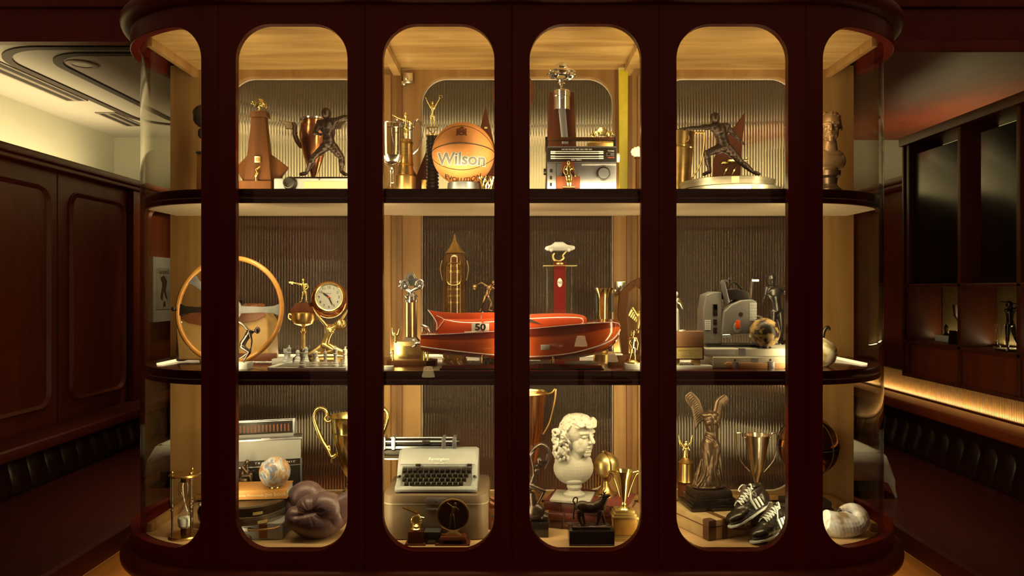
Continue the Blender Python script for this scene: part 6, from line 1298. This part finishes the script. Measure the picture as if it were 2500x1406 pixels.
J = dict(hd=(6, -3, H(1229)), nk=(5, -3, H(1234)), ch=(3, -3, H(1239)), pv=(-2, -3, H(1255)), sl=(-1, -3, H(1237)), sr=(8, -3, H(1238)), el=(10, -4, H(1246)), hl=(4, -4, H(1240)), er=(14, -4, H(1244)), hr=(8, -4, H(1240)), pl=(-4, -3, H(1257)), pr=(1, -3, H(1257)), kl=(-6, -3, H(1272)), kr=(3, -3, H(1272)), al=(-8, -3, H(1288)), ar=(5, -3, H(1288)), face=(.4, -.8, -.3))
t.skin('golfer_relief', fig(J, 4), M_BRONZE2, .6, 1); t.part('club', MB().tube([(6, -5, H(1240)), (-14, -5, H(1226))], .9, 6), M_GOLD)

t = T('black_dish', 'small black box between the ski trophy and the bronze disc', 'box', 1058, 0.085, Z_LOW); t.part('body', MB().box(-19, 17, -12, 12, 0, 28), M_BLKST, bevel=2); t.part('rim', MB().box(-21, 18, -14, 14, 28, 31), M_STEEL, bevel=1)
t = T('wooden_drawers', 'little reddish wooden box beside the brown case near the post', 'box', 1210, 0.27, Z_LOW); t.part('body', MB().box(-17, 26, -30, 30, 0, 50), M_CHERRY, bevel=1.2); t.part('drawer', MB().box(-14, 22, -32, -30, 6, 22), M_WALNUT, bevel=.8); t.part('drawer', MB().box(-14, 22, -32, -30, 26, 44), M_WALNUT, bevel=.8); t.part('slot', MB().box(-10, 2, -33, -32, 30, 35), M_INK)

# centre right bay
t = T('amber_cup', 'tall amber bronze cup rising at the left of the white bust', 'trophy', 1290, 0.46, Z_LOW); H, X = t.h, t.x
t.part('foot', MB().lathe([(0, 0), (40, 0), (40, 14), (34, 18), (30, 30), (34, 40), (20, 52), (12, 70), (10, H(1150)), (16, H(1130)), (0, H(1130))], 36), M_BRASS); t.part('bowl', MB().lathe([(0, H(1140)), (16, H(1134)), (26, H(1100)), (36, H(1040)), (42, H(970)), (46, H(958)), (43, H(957)), (40, H(970)), (32, H(1050)), (0, H(1120))], 40), M_COPPER)
t.part('rim', MB().lathe([(42, H(962)), (48, H(959)), (47, H(955)), (43, H(956)), (42, H(962))], 40), M_GOLD)
for sg in (-1, 1): t.part('handle', MB().tube([(sg*44, 0, H(962)), (sg*58, 0, H(958)), (sg*66, 0, H(950)), (sg*64, 0, H(980)), (sg*52, 0, H(1030)), (sg*36, 0, H(1060))], [3, 3, 3, 2.6, 2.4, 2], 8), M_BRASS)

t = T('dancer_statue', 'black bronze crouching dancer with an arched veil on a black block', 'statue', 1310, 0.17, Z_LOW); H, X = t.h, t.x
t.part('block', MB().box(X(1268), X(1338), -24, 24, 0, H(1270)), M_BLKST, bevel=1.2)
J = dict(hd=(X(1316), -6, H(1124)), nk=(X(1312), -4, H(1134)), ch=(X(1308), 0, H(1146)), pv=(X(1298), 0, H(1178)), sl=(X(1302), -8, H(1138)), sr=(X(1318), 6, H(1140)), el=(X(1296), -6, H(1112)), hl=(X(1310), -2, H(1092)), er=(X(1334), 2, H(1122)), hr=(X(1338), 0, H(1100)), pl=(X(1294), -6, H(1184)), pr=(X(1302), 4, H(1184)), kl=(X(1328), -10, H(1196)), kr=(X(1284), 4, H(1206)), al=(X(1312), -4, H(1228)), ar=(X(1300), 6, H(1238)), tl=(X(1318), -10, H(1240)), tr=(X(1290), 0, H(1246)), face=(.5, -.8, .2))
mb = fig(J, 9.5, True); mb.tube([(X(1290), 0, H(1112)), (X(1304), 0, H(1094)), (X(1322), 0, H(1084)), (X(1338), 0, H(1096)), (X(1341), 0, H(1120)), (X(1330), 0, H(1144))], [3, 4, 4.4, 4, 4, 2], 8, False, None, 2.0); ell(mb, (X(1304), 0, H(1248)), (26, 18, 22)); ell(mb, (X(1328), 4, H(1262)), (16, 16, 10)); mb.cap((X(1298), 0, H(1210)), 10, (X(1302), 0, H(1240)), 13)
t.skin('figure', mb, mat('near_black_bronze', A(76, 58, 36), .3, .8, var=.3, scale=25), 1.0, 2)

BK = [mat('maroon_cover', A(96, 36, 22), .5, var=.12, scale=14), mat('brown_cover', A(88, 48, 26), .5, var=.12, scale=14), mat('dark_red_cover', A(80, 36, 20), .5, var=.12, scale=14)]
M_PAGE = mat('page_edge', A(150, 104, 60), .7, var=.12, scale=60, stretch=(1, 1, 12)); z_ = Z_LOW
for i, (wd_, dp, hh, rz, lb) in enumerate(((196, 126, 20, -3, 'bottom maroon book of the stack below the white bust'), (190, 122, 20, 2, 'middle brown leather book of the stack below the white bust'), (200, 126, 24, -5, 'top red leather book carrying the white bust and brass globe'))):
    t = T('leather_book', lb, 'book', 1442, 0.30, z_+.0004, 'books stacked below the white bust', rz=-14+rz); b_ = BK[(i*2+1) % 3] if i < 2 else BK[0]
    t.part('cover', MB().box(-wd_/2, wd_/2, -dp/2, dp/2, 0, 2.4).box(-wd_/2, wd_/2, -dp/2, dp/2, hh-2.4, hh), b_, bevel=.5); t.part('pages', MB().box(-wd_/2+4, wd_/2-3, -dp/2+4, dp/2-4, 2.4, hh-2.4), M_PAGE)
    sp_ = MB().prism([(-dp/2-1+4-5*math.cos(a), hh/2+hh/2*math.sin(a)) for a in [PI/2-PI*k/8 for k in range(9)]]+[(-dp/2+6, 0), (-dp/2+6, hh)][:0], -wd_/2, wd_/2, 'x'); so_ = t.part('spine', sp_, b_, bevel=.4)
    for x0 in (-.3, -.1, .1, .3): t.part('spine_band', MB().box(wd_*x0-1.5, wd_*x0+1.5, -dp/2-3.6, -dp/2, 1, hh-1), M_GOLDS if False else BK[1], so_)
    t.part('spine_title', MB().text('MEMOIRS' if i == 2 else 'HISTORY', 6, at(-wd_*.2, -dp/2-2.6, hh/2)), M_BRASS, so_)
    z_ += hh*t.u+.0006
t = T('marble_bust', 'white marble bust of a curly haired youth turned right, on a square slab', 'bust', 1402, 0.28, z_); H, X = t.h, t.x
t.part('slab', MB().box(-52, 44, -46, 46, 0, 6, rot(0, 0, -14)), M_PLASTER, bevel=.8)
t.part('socle', MB().lathe([(0, 6), (26, 6), (26, 12), (19, 16), (15, 21), (18, 26), (19, 29), (17, 36), (0, 40)], 32), M_PLASTER)
mb = MB(); ell(mb, (-2, 0, H(1142)), (49, 23, 42)); ell(mb, (-2, 6, H(1126)), (46, 18, 20)); ell(mb, (-1, 0, H(1172)), (26, 20, 12)); mb.cap((2, 2, H(1140)), 22, (10, 2, H(1096)), 20); mb.cap((-4, -8, H(1140)), 10, (14, -6, H(1100)), 9)
HC = (12, 0, H(1113)); head(mb, HC, 100, 42, 0, False)
random.seed(11)
Mh = at(*HC) @ rot(0, 0, 42)
def curl(c_, q, s_):
    u_ = q.orthogonal().normalized(); w_ = q.cross(u_); a0 = random.uniform(0, 6.3); pts = [c_+(u_*math.cos(a0+k*.9)+w_*math.sin(a0+k*.9))*s_*(1.3-.17*k)+q*s_*.12*k for k in range(6)]
    mb.tube(pts, [s_*.34, s_*.46, s_*.5, s_*.5, s_*.44, s_*.36], 7)
ell(mb, (-12, 12, H(1070)), (27, 28, 44)); ell(mb, (-24, 8, H(1092)), (17, 18, 24))
for i in range(300):
    a = random.uniform(-PI, PI); b = random.uniform(-.95, 1.0); q = Vector((math.cos(a)*math.cos(b), math.sin(a)*math.cos(b), math.sin(b)))
    if q.y < -.16 and b < .62: continue
    if b < .0 and q.y < -.02: continue
    rr = 1.0 if b > 0 else 1.0-b*.24
    c_ = Mh @ Vector((q.x*37*rr, 6+q.y*43*rr, 62+q.z*(38 if b > 0 else 54))); curl(c_, (Mh.to_3x3() @ q).normalized(), 6.6)
ell(mb, tuple(Mh @ Vector((0, 8, 68))), (36, 36, 36))
for i in range(9):
    a = -2.5+i*.235; c_ = Mh @ Vector((math.cos(a)*34, 4+math.sin(a)*42, 84)); curl(c_, Vector((math.cos(a+.9), math.sin(a+.9), .5)).normalized(), 8.5); ell(mb, tuple(c_), (6.5, 6.5, 8))
for i in range(110):
    zz_ = random.uniform(-4, 66); c_ = Vector((-34+random.uniform(-14, 18), random.uniform(-26, 8), H(1114)+zz_)); curl(c_, Vector((-.6, random.uniform(-.9, .2), random.uniform(-.4, .4))).normalized(), 6.8)
t.skin('bust', mb, M_PLASTER, .85, 2)

t = T('brass_globe', 'satin brass globe on a bell foot standing on the red book', 'globe', 1478, 0.325, z_); H, X = t.h, t.x
t.part('foot', MB().lathe([(0, 0), (27, 0), (26, 4), (18, 10), (10, 22), (7, 34), (9, 38), (0, 38)], 32), M_BRASS); t.part('sphere', MB().sphere((2, 0, H(1135)), 31, 40), M_GOLDS)
t.part('meridian', MB().tube([(2+33.5*math.cos(a)*.35-4, 33.5*math.cos(a)*-.94, H(1135)+33.5*math.sin(a)) for a in [PI*.52+PI*1.0*i/20-PI for i in range(21)]], 2.2, 7, False, None, 1), M_BRASS); t.part('pin', MB().sphere((-6, -6, H(1101)), 3, 10), M_GOLD)

t = T('bull_statue', 'dark bronze bull standing on a black stone block in front', 'statue', 1443, 0.085, Z_LOW); H, X = t.h, t.x
t.part('block', MB().box(X(1388), X(1497), -26, 26, 0, H(1288)), M_BLKST, bevel=1.2)
mb = MB(); mb.box(X(1396), X(1489), -16, 16, H(1289), H(1281)); ell(mb, (X(1450), 0, H(1281)), (38, 14, 4))
t.skin('ground', mb, M_BRONZE, 1.0, 2, noise_amp=.8, noise_scale=.12)
mb = MB(); ell(mb, (X(1422), 0, H(1237)), (19, 13, 15)); ell(mb, (X(1440), 0, H(1239)), (24, 13, 14)); ell(mb, (X(1462), 0, H(1237)), (18, 13, 17)); mb.cap((X(1466), 0, H(1232)), 13, (X(1475), -2, H(1217)), 9); mb.cap((X(1476), -3, H(1212)), 7.5, (X(1486), -5, H(1208)), 4.6); ell(mb, (X(1472), 0, H(1223)), (10, 9, 12))
for (x0, y_, kx, kz, fx) in ((1414, -6, 1412, 1262, 1420), (1416, 7, 1424, 1262, 1428), (1464, -7, 1462, 1262, 1456), (1468, 6, 1472, 1262, 1478)): mb.cap((X(x0), y_, H(1246)), 8, (X(kx), y_, H(kz)), 4.4); mb.cap((X(kx), y_, H(kz)), 4.2, (X(fx), y_, H(1279)), 3); ell(mb, (X(fx)+1, y_, H(1280)), (4.4, 3.6, 3))
for sg in (-1, 1): mb.tube([(X(1474), sg*5, H(1205)), (X(1475), sg*10, H(1201)), (X(1480), sg*12, H(1196))], [2.4, 2, .8], 7); mb.cap((X(1470), sg*7, H(1209)), 2.6, (X(1464), sg*12, H(1210)), 1.6)
mb.tube([(X(1404), 0, H(1230)), (X(1399), 0, H(1222)), (X(1404), 0, H(1214)), (X(1410), 0, H(1217)), (X(1408), -2, H(1226))], [2.4, 2, 1.8, 1.8, 1.6], 7); mb.tube([(X(1405), 2, H(1230)), (X(1401), 2, H(1250)), (X(1400), 2, H(1268))], [2.2, 1.8, 2.6], 7)
t.skin('bull', mb, M_BRONZE, .9, 2)

t = T('gold_urn_trophy', 'slim gold cup with square handles on a tall gold box base', 'trophy', 1523, 0.135, Z_LOW); H, X = t.h, t.x
t.part('base', MB().box(-33, 33, -30, 30, 0, 5).box(-31, 31, -28, 28, 5, 9).box(-28, 28, -25, 25, 9, 13), M_GOLDS, bevel=.8); t.part('box', MB().box(-25, 25, -23, 23, 13, H(1260), tx=1.12), mat('golden_wood', A(196, 134, 44), .35, .3, var=.1), bevel=1)
t.part('cornice', MB().box(-31, 31, -28, 28, H(1260), H(1254)).box(-27, 27, -24, 24, H(1254), H(1248)).box(-23, 23, -20, 20, H(1248), H(1241)), M_GOLDS, bevel=.8)
t.part('stem', MB().lathe([(0, H(1241)), (15, H(1241)), (12, H(1238)), (5, H(1234)), (7, H(1230)), (4, H(1226)), (5, H(1222)), (0, H(1222))], 28), M_GOLD); t.part('cup', MB().lathe([(0, H(1226)), (5, H(1224)), (8, H(1210)), (14, H(1170)), (22, H(1151)), (23, H(1148)), (20, H(1149)), (12, H(1172)), (0, H(1195))], 36), M_GOLD)
for sg in (-1, 1): t.part('handle', MB().tube([(sg*20, 0, H(1152)), (sg*28, 0, H(1150)), (sg*34, 0, H(1150)), (sg*34, 0, H(1154)), (sg*28, 0, H(1160)), (sg*18, 0, H(1185)), (sg*10, 0, H(1212))], [2, 2.2, 2.4, 2.6, 2.4, 2, 1.6], 8), M_GOLD)

# right bay
t = T('suitcase', 'old tan suitcase with dark corner caps under the winged statue', 'suitcase', 1745, 0.27, Z_LOW, rz=24); H, X = t.h, t.x
M_CORNER = mat('dark_corner_leather', S(84, 56, 34), .5, var=.2, scale=20); M_SUIT = mat('worn_tan', A(166, 128, 66), .55, var=.16, scale=14, bump=.05)
t.part('body', MB().box(-86, 96, -84, 80, 0, 46), M_SUIT, bevel=4, seg=2); t.part('seam', MB().box(-87, 97, -85, 81, 30, 32), M_CORNER)
for cx_, cy_ in ((-86, -84), (96, -84), (96, 80)):
    sx_ = 1 if cx_ < 0 else -1; sy_ = 1 if cy_ < 0 else -1; t.part('corner_cap', MB().box(*sorted((cx_-1*sx_, cx_+22*sx_)), *sorted((cy_-1*sy_, cy_+22*sy_)), -.2, 47), M_CORNER, bevel=4)
for x0 in (-40, 44): t.part('strap', MB().box(x0-7, x0+7, -86, 82, -.1, 47.4), M_CORNER, bevel=1)
t.part('lock', MB().box(-4, 14, -88, -84, 22, 38), M_BRASS, bevel=1); t.part('handle', MB().tube([(-16, -86, 20), (-16, -96, 22), (4, -100, 22), (26, -96, 22), (26, -86, 20)], 3, 8), M_CORNER)
z_ = t.z+47.5*t.u
t = T('winged_victory', 'bronze headless winged goddess statue in flowing drapery on a stepped plinth', 'statue', 1729, 0.28, z_, rz=8); H, X = t.h, t.x
t.part('plinth_base', MB().box(-60, 62, -46, 46, 0, 12), M_BLKST, bevel=1.5); t.part('plinth_step', MB().box(-54, 56, -42, 42, 12, 26, tx=.96), M_BLKST, bevel=2); t.part('plinth_block', MB().box(-46, 48, -36, 36, 26, 44, tx=.94), M_BRONZE, bevel=1.5)
mb = MB(); zb = 44
def hz(r): return H(r)
ell(mb, (0, 0, zb+4), (42, 26, 8)); mb.cap((-4, 0, zb+10), 25, (0, 0, hz(1160)), 20); mb.cap((0, 0, hz(1160)), 20, (2, 0, hz(1105)), 20); mb.cap((2, 0, hz(1105)), 20, (6, 0, hz(1080)), 20); mb.cap((6, 0, hz(1080)), 19, (10, 0, hz(1052)), 14); mb.cap((10, 0, hz(1052)), 14, (4, -2, hz(1020)), 17); ell(mb, (3, -2, hz(1012)), (23, 15, 9)); mb.cap((14, -8, hz(1090)), 14, (2, -16, hz(1150)), 11); mb.cap((2, -16, hz(1150)), 11, (12, -14, zb+8), 12)
for q in (-1, 1): ell(mb, (4+q*8, -12, hz(1028)), (8, 8, 8))
ell(mb, (3, 0, hz(1004)), (9, 8, 5))
for i in range(9):
    x0 = -18+i*4.4; mb.tube([(x0*.8+6, -18+abs(x0)*.3, hz(1100)), (x0*.95+2+3*math.sin(i), -21+abs(x0)*.35, hz(1155)), (x0*1.7-3, -20+abs(x0)*.35, zb+6)], [1.6, 3.2, 5], 7)
for i in range(5): mb.tube([(-11, -8, hz(1052+i*11)), (4, -18, hz(1060+i*13)), (24, -10, hz(1084+i*15))], [1.8, 3.0, 2.4], 7)
for i in range(4): mb.tube([(22, -2, hz(1086+i*8)), (28+i*2, 0, hz(1120+i*14)), (22+i*6, 4, hz(1180+i*14))], [3, 5, 2.4], 7)
for i in range(5): mb.tube([(-18, -4, hz(1120)), (-26-i*2, 0+i*2, hz(1160+i*6)), (-40+i*4, 2, hz(1212+i*3))], [3, 5, 2], 7)
t.skin('draped_body', mb, M_BRONZE2, 1.0, 2, fine=lambda p, n: 1.1*noise.noise(Vector((p.x*.16+p.z*.03, p.y*.16, p.z*.035))) if p.z > 50 else 0)
for sg, tipx, tipz in ((-1, -40, 958), (1, 46, 966)):
    mb = MB(); sx0 = 10*sg+3; P_ = [Vector((sx0, 6, hz(1022))), Vector((sx0+sg*8, 8, hz(1000))), Vector((sx0+sg*15, 10, hz(978))), Vector((tipx, 10, hz(tipz)))]
    mb.tube(P_, [5, 5, 4.4, 2.6], 8)
    for k in range(14):
        f = k/13; i_ = min(2, int(f*3)); g_ = f*3-i_; p = P_[i_]*(1-g_)+P_[i_+1]*g_; L = 34-8*f; d_ = Vector((sg*(.55-.2*f), .15, -.75)).normalized()
        mb.tube([p, p+d_*L*.5+Vector((sg*5, 0, 2)), p+d_*L], [3.4, 4.0, 1.4], 6, False, None, .5)
    t.skin('wing', mb, M_BRONZE2, .9, 1)

t = T('angel_trophy', 'small gold angel trophy on a dark carved column left of the winged goddess', 'trophy', 1674, 0.47, Z_LOW); H, X = t.h, t.x
t.part('column', MB().lathe([(0, 0), (24, 0), (24, 8), (19, 14), (18, H(1180)), (22, H(1176)), (0, H(1174))], 28), M_CHERRY); t.part('lettering', MB().text('1948', 9, at(0, 0, H(1200)), wrap=lambda x, y, z: (19*math.sin(x/19), -19.4*math.cos(x/19), z)), M_BRASS)
t.part('drum', MB().lathe([(0, H(1174)), (19, H(1174)), (17, H(1170)), (16, H(1130)), (18, H(1128)), (12, H(1122)), (8, H(1116)), (0, H(1116))], 28), M_BRASS)
mb = MB(); mb.cap((0, 0, H(1118)), 8, (0, 0, H(1096)), 5); ell(mb, (0, -2, H(1086)), (6, 5, 7)); mb.sphere((0, -2, H(1078)), 4.2, 12)
for sg in (-1, 1): mb.tube([(sg*4, 2, H(1090)), (sg*12, 3, H(1084)), (sg*15, 3, H(1072)), (sg*17, 3, H(1062))], [3.4, 4, 2.4, .8], 7, False, None, .6); mb.cap((sg*5, -2, H(1090)), 2.2, (sg*8, -6, H(1098)), 1.8)
t.skin('gold_angel', mb, M_GOLD, .65, 2)

t = T('champagne_cup', 'pale gold loving cup with two angular handles behind the football boots', 'trophy', 1848, 0.45, Z_LOW); H, X = t.h, t.x
t.part('block', MB().lathe([(0, 0), (34, 0), (34, H(1224)), (30, H(1220)), (0, H(1220))], 36), M_BLKST); t.part('foot', MB().lathe([(0, H(1220)), (30, H(1220)), (29, H(1213)), (20, H(1207)), (8, H(1200)), (5, H(1190)), (5, H(1180)), (0, H(1180))], 36), M_SILVER)
t.part('bowl', MB().lathe([(0, H(1182)), (5, H(1180)), (12, H(1160)), (22, H(1110)), (29, H(1064)), (30, H(1061)), (28, H(1061)), (20, H(1112)), (0, H(1150))], 40), mat('champagne_metal', A(206, 170, 108), .24, 1.0, var=.1))
for sg in (-1, 1): t.part('handle', MB().tube([(sg*28, 0, H(1068)), (sg*34, 0, H(1067)), (sg*36, 0, H(1058)), (sg*48, 0, H(1057)), (sg*49, 0, H(1062)), (sg*48, 0, H(1096)), (sg*40, 0, H(1124)), (sg*17, 0, H(1152))], [2, 2, 2, 2.2, 2.2, 1.8, 1.6, 1.4], 8), MATS['champagne_metal'])

t = T('globe_trophy', 'large polished gold ball on a stand behind the last wooden post', 'trophy', 1972, 0.40, Z_LOW); H, X = t.h, t.x
t.part('ball', MB().sphere((0, 0, H(1088)), 72, 48), mat('amber_gold', A(150, 96, 44), .14, 1.0, var=.15, scale=5)); sm_ = MB()
for i in range(3): a0 = PI*i/3; sm_.tube([(72.6*math.cos(2*PI*k/48)*math.cos(a0), 72.6*math.cos(2*PI*k/48)*math.sin(a0), H(1088)+72.6*math.sin(2*PI*k/48)) for k in range(48)], .9, 5, True, at(0, 0, 0))
sm_.tube([(72.6*math.cos(2*PI*k/48), 72.6*math.sin(2*PI*k/48), H(1088)) for k in range(48)], .9, 5, True); t.part('seam', sm_, M_INK)
t.part('stand', MB().lathe([(0, 40), (34, 40), (32, 48), (12, 54), (10, 70), (30, H(1156)), (34, H(1150)), (30, H(1150)), (0, H(1158))], 32), M_BRASS); t.part('base', MB().box(-72, 56, -34, 34, 0, 12).box(-66, 50, -32, 32, 13, 25).box(-62, 46, -30, 30, 26, 40), M_BLK, bevel=1.5)

# football boots
M_BOOT = mat('black_boot_leather', S(34, 29, 26), .28, var=.2, scale=14, coat=.2); M_LACE = mat('white_lace', A(226, 214, 170), .7)
def boot(lb, px_, y_, z0, M):
    t = T('football_boot', lb, 'boot', px_, y_, z0, 'pair of football boots')
    mb = MB(); ell(mb, (0, -44, 15), (22, 26, 14)); ell(mb, (0, -16, 17), (20, 30, 16)); ell(mb, (0, 16, 20), (18, 30, 19)); ell(mb, (0, 44, 22), (18, 22, 22)); mb.cap((0, 26, 36), 14, (0, 46, 40), 14); ell(mb, (0, -20, 26), (13, 22, 10)); ell(mb, (0, -32, 16), (21.5, 32, 14)); ell(mb, (0, 0, 19), (18.5, 36, 17)); mb.cap((0, -30, 20), 10, (0, 30, 40), 12)
    mb.v = [tuple(M @ Vector(p)) for p in mb.v]; t.skin('upper', mb, M_BOOT, 1.3, 7)
    so = MB(M); so.prism([(-20, -48), (-14, -66), (0, -72), (14, -66), (20, -48), (20, -20), (15, 8), (17, 44), (10, 62), (0, 66), (-10, 62), (-17, 44), (-15, 8), (-20, -20)], 0, 5, 'z'); t.part('sole', so, M_CREAM, bevel=1.5)
    op = MB(M).lathe([(9, 0), (13.5, 0), (14.5, 3), (12, 7), (9, 4), (9, 0)], 24, at(0, 38, 50) @ rot(-14) @ Matrix.Diagonal((1, 1.7, 1, 1))); t.part('collar', op, M_BOOT)
    tg = MB(M).tube([(0, -24, 37), (0, -6, 41), (0, 12, 52), (0, 20, 60)], [9, 10, 10, 8], 8, False, None, .3); t.part('tongue', tg, mat('dark_tongue', S(58, 40, 28), .5))
    lc = MB(M)
    for i in range(6):
        y0 = -26+i*8.2; zz = 38+i*2.6+(i > 3)*2
        lc.tube([(-11, y0, zz-5), (-4, y0+2, zz+1.6), (4, y0+5, zz+2), (11, y0+8, zz-4)], 1.7, 6); lc.tube([(11, y0, zz-5), (4, y0+2, zz+2.4), (-4, y0+5, zz+2.6), (-11, y0+8, zz-4)], 1.7, 6)
    for sg in (-1, 1): lc.tube([(0, 22, 56), (sg*12, 20, 62), (sg*20, 10, 54), (sg*10, 14, 50), (0, 20, 55)], 1.6, 6); lc.tube([(0, 22, 56), (sg*14, 8, 48), (sg*23, -8, 34)], 1.5, 6)
    t.part('lace', lc, M_LACE)
    for i in range(3):
        for sg in (-1, 1): t.part('white_stripe', MB(M).prism([(-2+i*11, 12), (4+i*11, 12), (0+i*11, 33), (-6+i*11, 33)], sg*17.2, sg*20.5, 'x'), M_LACE, bevel=.6)
    for sx_, sy_ in ((-10, -46), (10, -46), (-12, -18), (12, -18), (-9, 40), (9, 40)): t.part('stud', MB(M).cyl((sx_, sy_, 0), (sx_, sy_, -6), 4, 3, 10), M_BLK)
boot('black football boot with white laces leaning on the suitcase', 1836, 0.155, Z_LOW, at(0, 0, 50) @ rot(0, 0, -60) @ rot(14, -18, 0) @ at(0, 0, 0) @ Matrix.Scale(1.12, 4))
boot('black football boot with white laces lying in front at the lower right', 1893, 0.125, Z_LOW, at(0, 0, 8) @ rot(0, 0, -56) @ rot(3, -16, 0) @ Matrix.Scale(1.18, 4))

t = T('horn_shell', 'mottled cream ram horn lying on its side in the right end', 'horn', 2054, 0.17, Z_LOW); H, X = t.h, t.x
pts = []; rs = []
for i in range(30):
    f = i/29; a = math.radians(-215+f*300); rr = 36-16*f; pts.append((4+rr*1.25*math.cos(a), -10+f*26, 34+rr*.72*math.sin(a)+3)); rs.append(29*(1-f)**.75+3.2)
mb = MB(); mb.tube([(-46, -8, 34)]+[(-46+96*f, -10+8*f, 34-10*math.sin(PI*f)) for f in (.2, .4, .6, .8)]+[(44, -2, 40), (40, 4, 56), (26, 6, 64), (8, 8, 62), (-2, 8, 56)], [30, 31, 32, 31, 28, 24, 17, 11, 7, 4], 18)
t.skin('horn', mb, mat('horn_cream', A(150, 116, 62), .45, col2=A(226, 206, 156), scale=16, lo=.34, hi=.5, bump=.1), 1.4, 3, fine=lambda p, n: .12*math.sin(p.x*.7+p.z*.2))
t.part('dark_tip', MB().tube([(2, 6, 59), (-4, 7, 56), (-8, 7, 52)], [5, 4, 2], 10), M_BLK)

# ================================================================ TROPHIES ON THE FAR SHELVING
def far(name, lb, cat, x, y): return empty(name, (x, y, 1.151), lb, cat, 'trophies on the far shelving')
M_FSIL = mat('far_silver', A(206, 180, 130), .25, 1.0)
o = far('far_cup', 'small silver cup on a dark block on the wall shelving', 'trophy', 2.40, 1.40)
obj('block', MB().box(-.04, .04, -.04, .04, 0, .07, None, .9).mesh('block'), M_BLKST, o); obj('cup', MB().lathe([(0, .07), (.02, .07), (.008, .09), (.01, .12), (.03, .15), (.036, .21), (.034, .21), (.02, .15), (0, .14)], 24).mesh('cup'), M_FSIL, o)
for sg in (-1, 1): obj('handle', MB().tube([(0, sg*.034, .2), (0, sg*.06, .205), (0, sg*.055, .17), (0, sg*.025, .14)], .004, 6).mesh('handle'), M_FSIL, o)
o = far('far_figure', 'dark figure trophy on a round base on the wall shelving', 'trophy', 2.40, 1.29)
obj('base', MB().lathe([(0, 0), (.045, 0), (.045, .05), (.03, .07), (.01, .09), (0, .09)], 20).mesh('base'), M_CHERRY, o)
J = dict(hd=(0, 0, .21), nk=(0, 0, .195), ch=(0, 0, .18), pv=(0, 0, .14), sl=(0, -.014, .185), sr=(0, .014, .185), el=(-.03, -.02, .20), hl=(-.05, -.03, .205), er=(.03, .02, .20), hr=(.05, .03, .21), pl=(0, -.008, .14), pr=(0, .008, .14), kl=(0, -.01, .115), kr=(0, .01, .115), al=(0, -.01, .088), ar=(0, .01, .088)); J = {k: tuple(v*400 for v in q) for k, q in J.items()}
obj('figure', blob(fig(J, 5), .7, 2, 1/400.), M_BRONZE, o)
o = far('golfer_statue', 'dark golfer statue finishing a swing on the wall shelving', 'statue', 2.385, 0.98)
J = dict(hd=(-2, 0, 92), nk=(-2, 0, 84), ch=(-1, 0, 76), pv=(0, 0, 52), sl=(-7, 0, 80), sr=(7, 0, 80), el=(8, -6, 84), hl=(14, -4, 92), er=(15, 2, 82), hr=(15, -2, 93), pl=(-4, 0, 50), pr=(4, 0, 50), kl=(-5, 0, 27), kr=(9, -2, 27), al=(-5, 0, 6), ar=(18, 0, 8), tl=(-8, -8, 3), tr=(20, -4, 3), face=(.6, -.8, 0)); 
obj('figure', blob(fig(J, 7.5), 1, 2, .24/100), M_BLKST, o); obj('base', MB().lathe([(0, 0), (.06, 0), (.06, .008), (0, .01)], 20).mesh('base'), M_BLKST, o); obj('club', MB().tube([(.035, -.01, .222), (-.03, .03, .235)], .003, 6).mesh('club'), M_BLKST, o)
o = far('glass_award', 'pair of clear glass candlestick awards beside the far golfer', 'award', 2.42, 1.10)
for dx in (-.02, .035): obj('column', MB().lathe([(0, 0), (.02, 0), (.018, .01), (.008, .02), (.012, .06), (.008, .1), (.014, .12), (0, .12)], 18, at(0, dx, 0)).mesh('column'), M_CLEAR, o)
o = far('white_box_award', 'low white box beside the silver cup on the wall shelving', 'award', 2.42, 1.56)
obj('box', MB().box(-.03, .03, -.08, .06, 0, .035).mesh('box', 1, .003), M_CREAM, o); obj('figure', MB().lathe([(0, .035), (.02, .035), (.008, .05), (.012, .08), (0, .1)], 16).mesh('figure'), M_BRONZE, o)
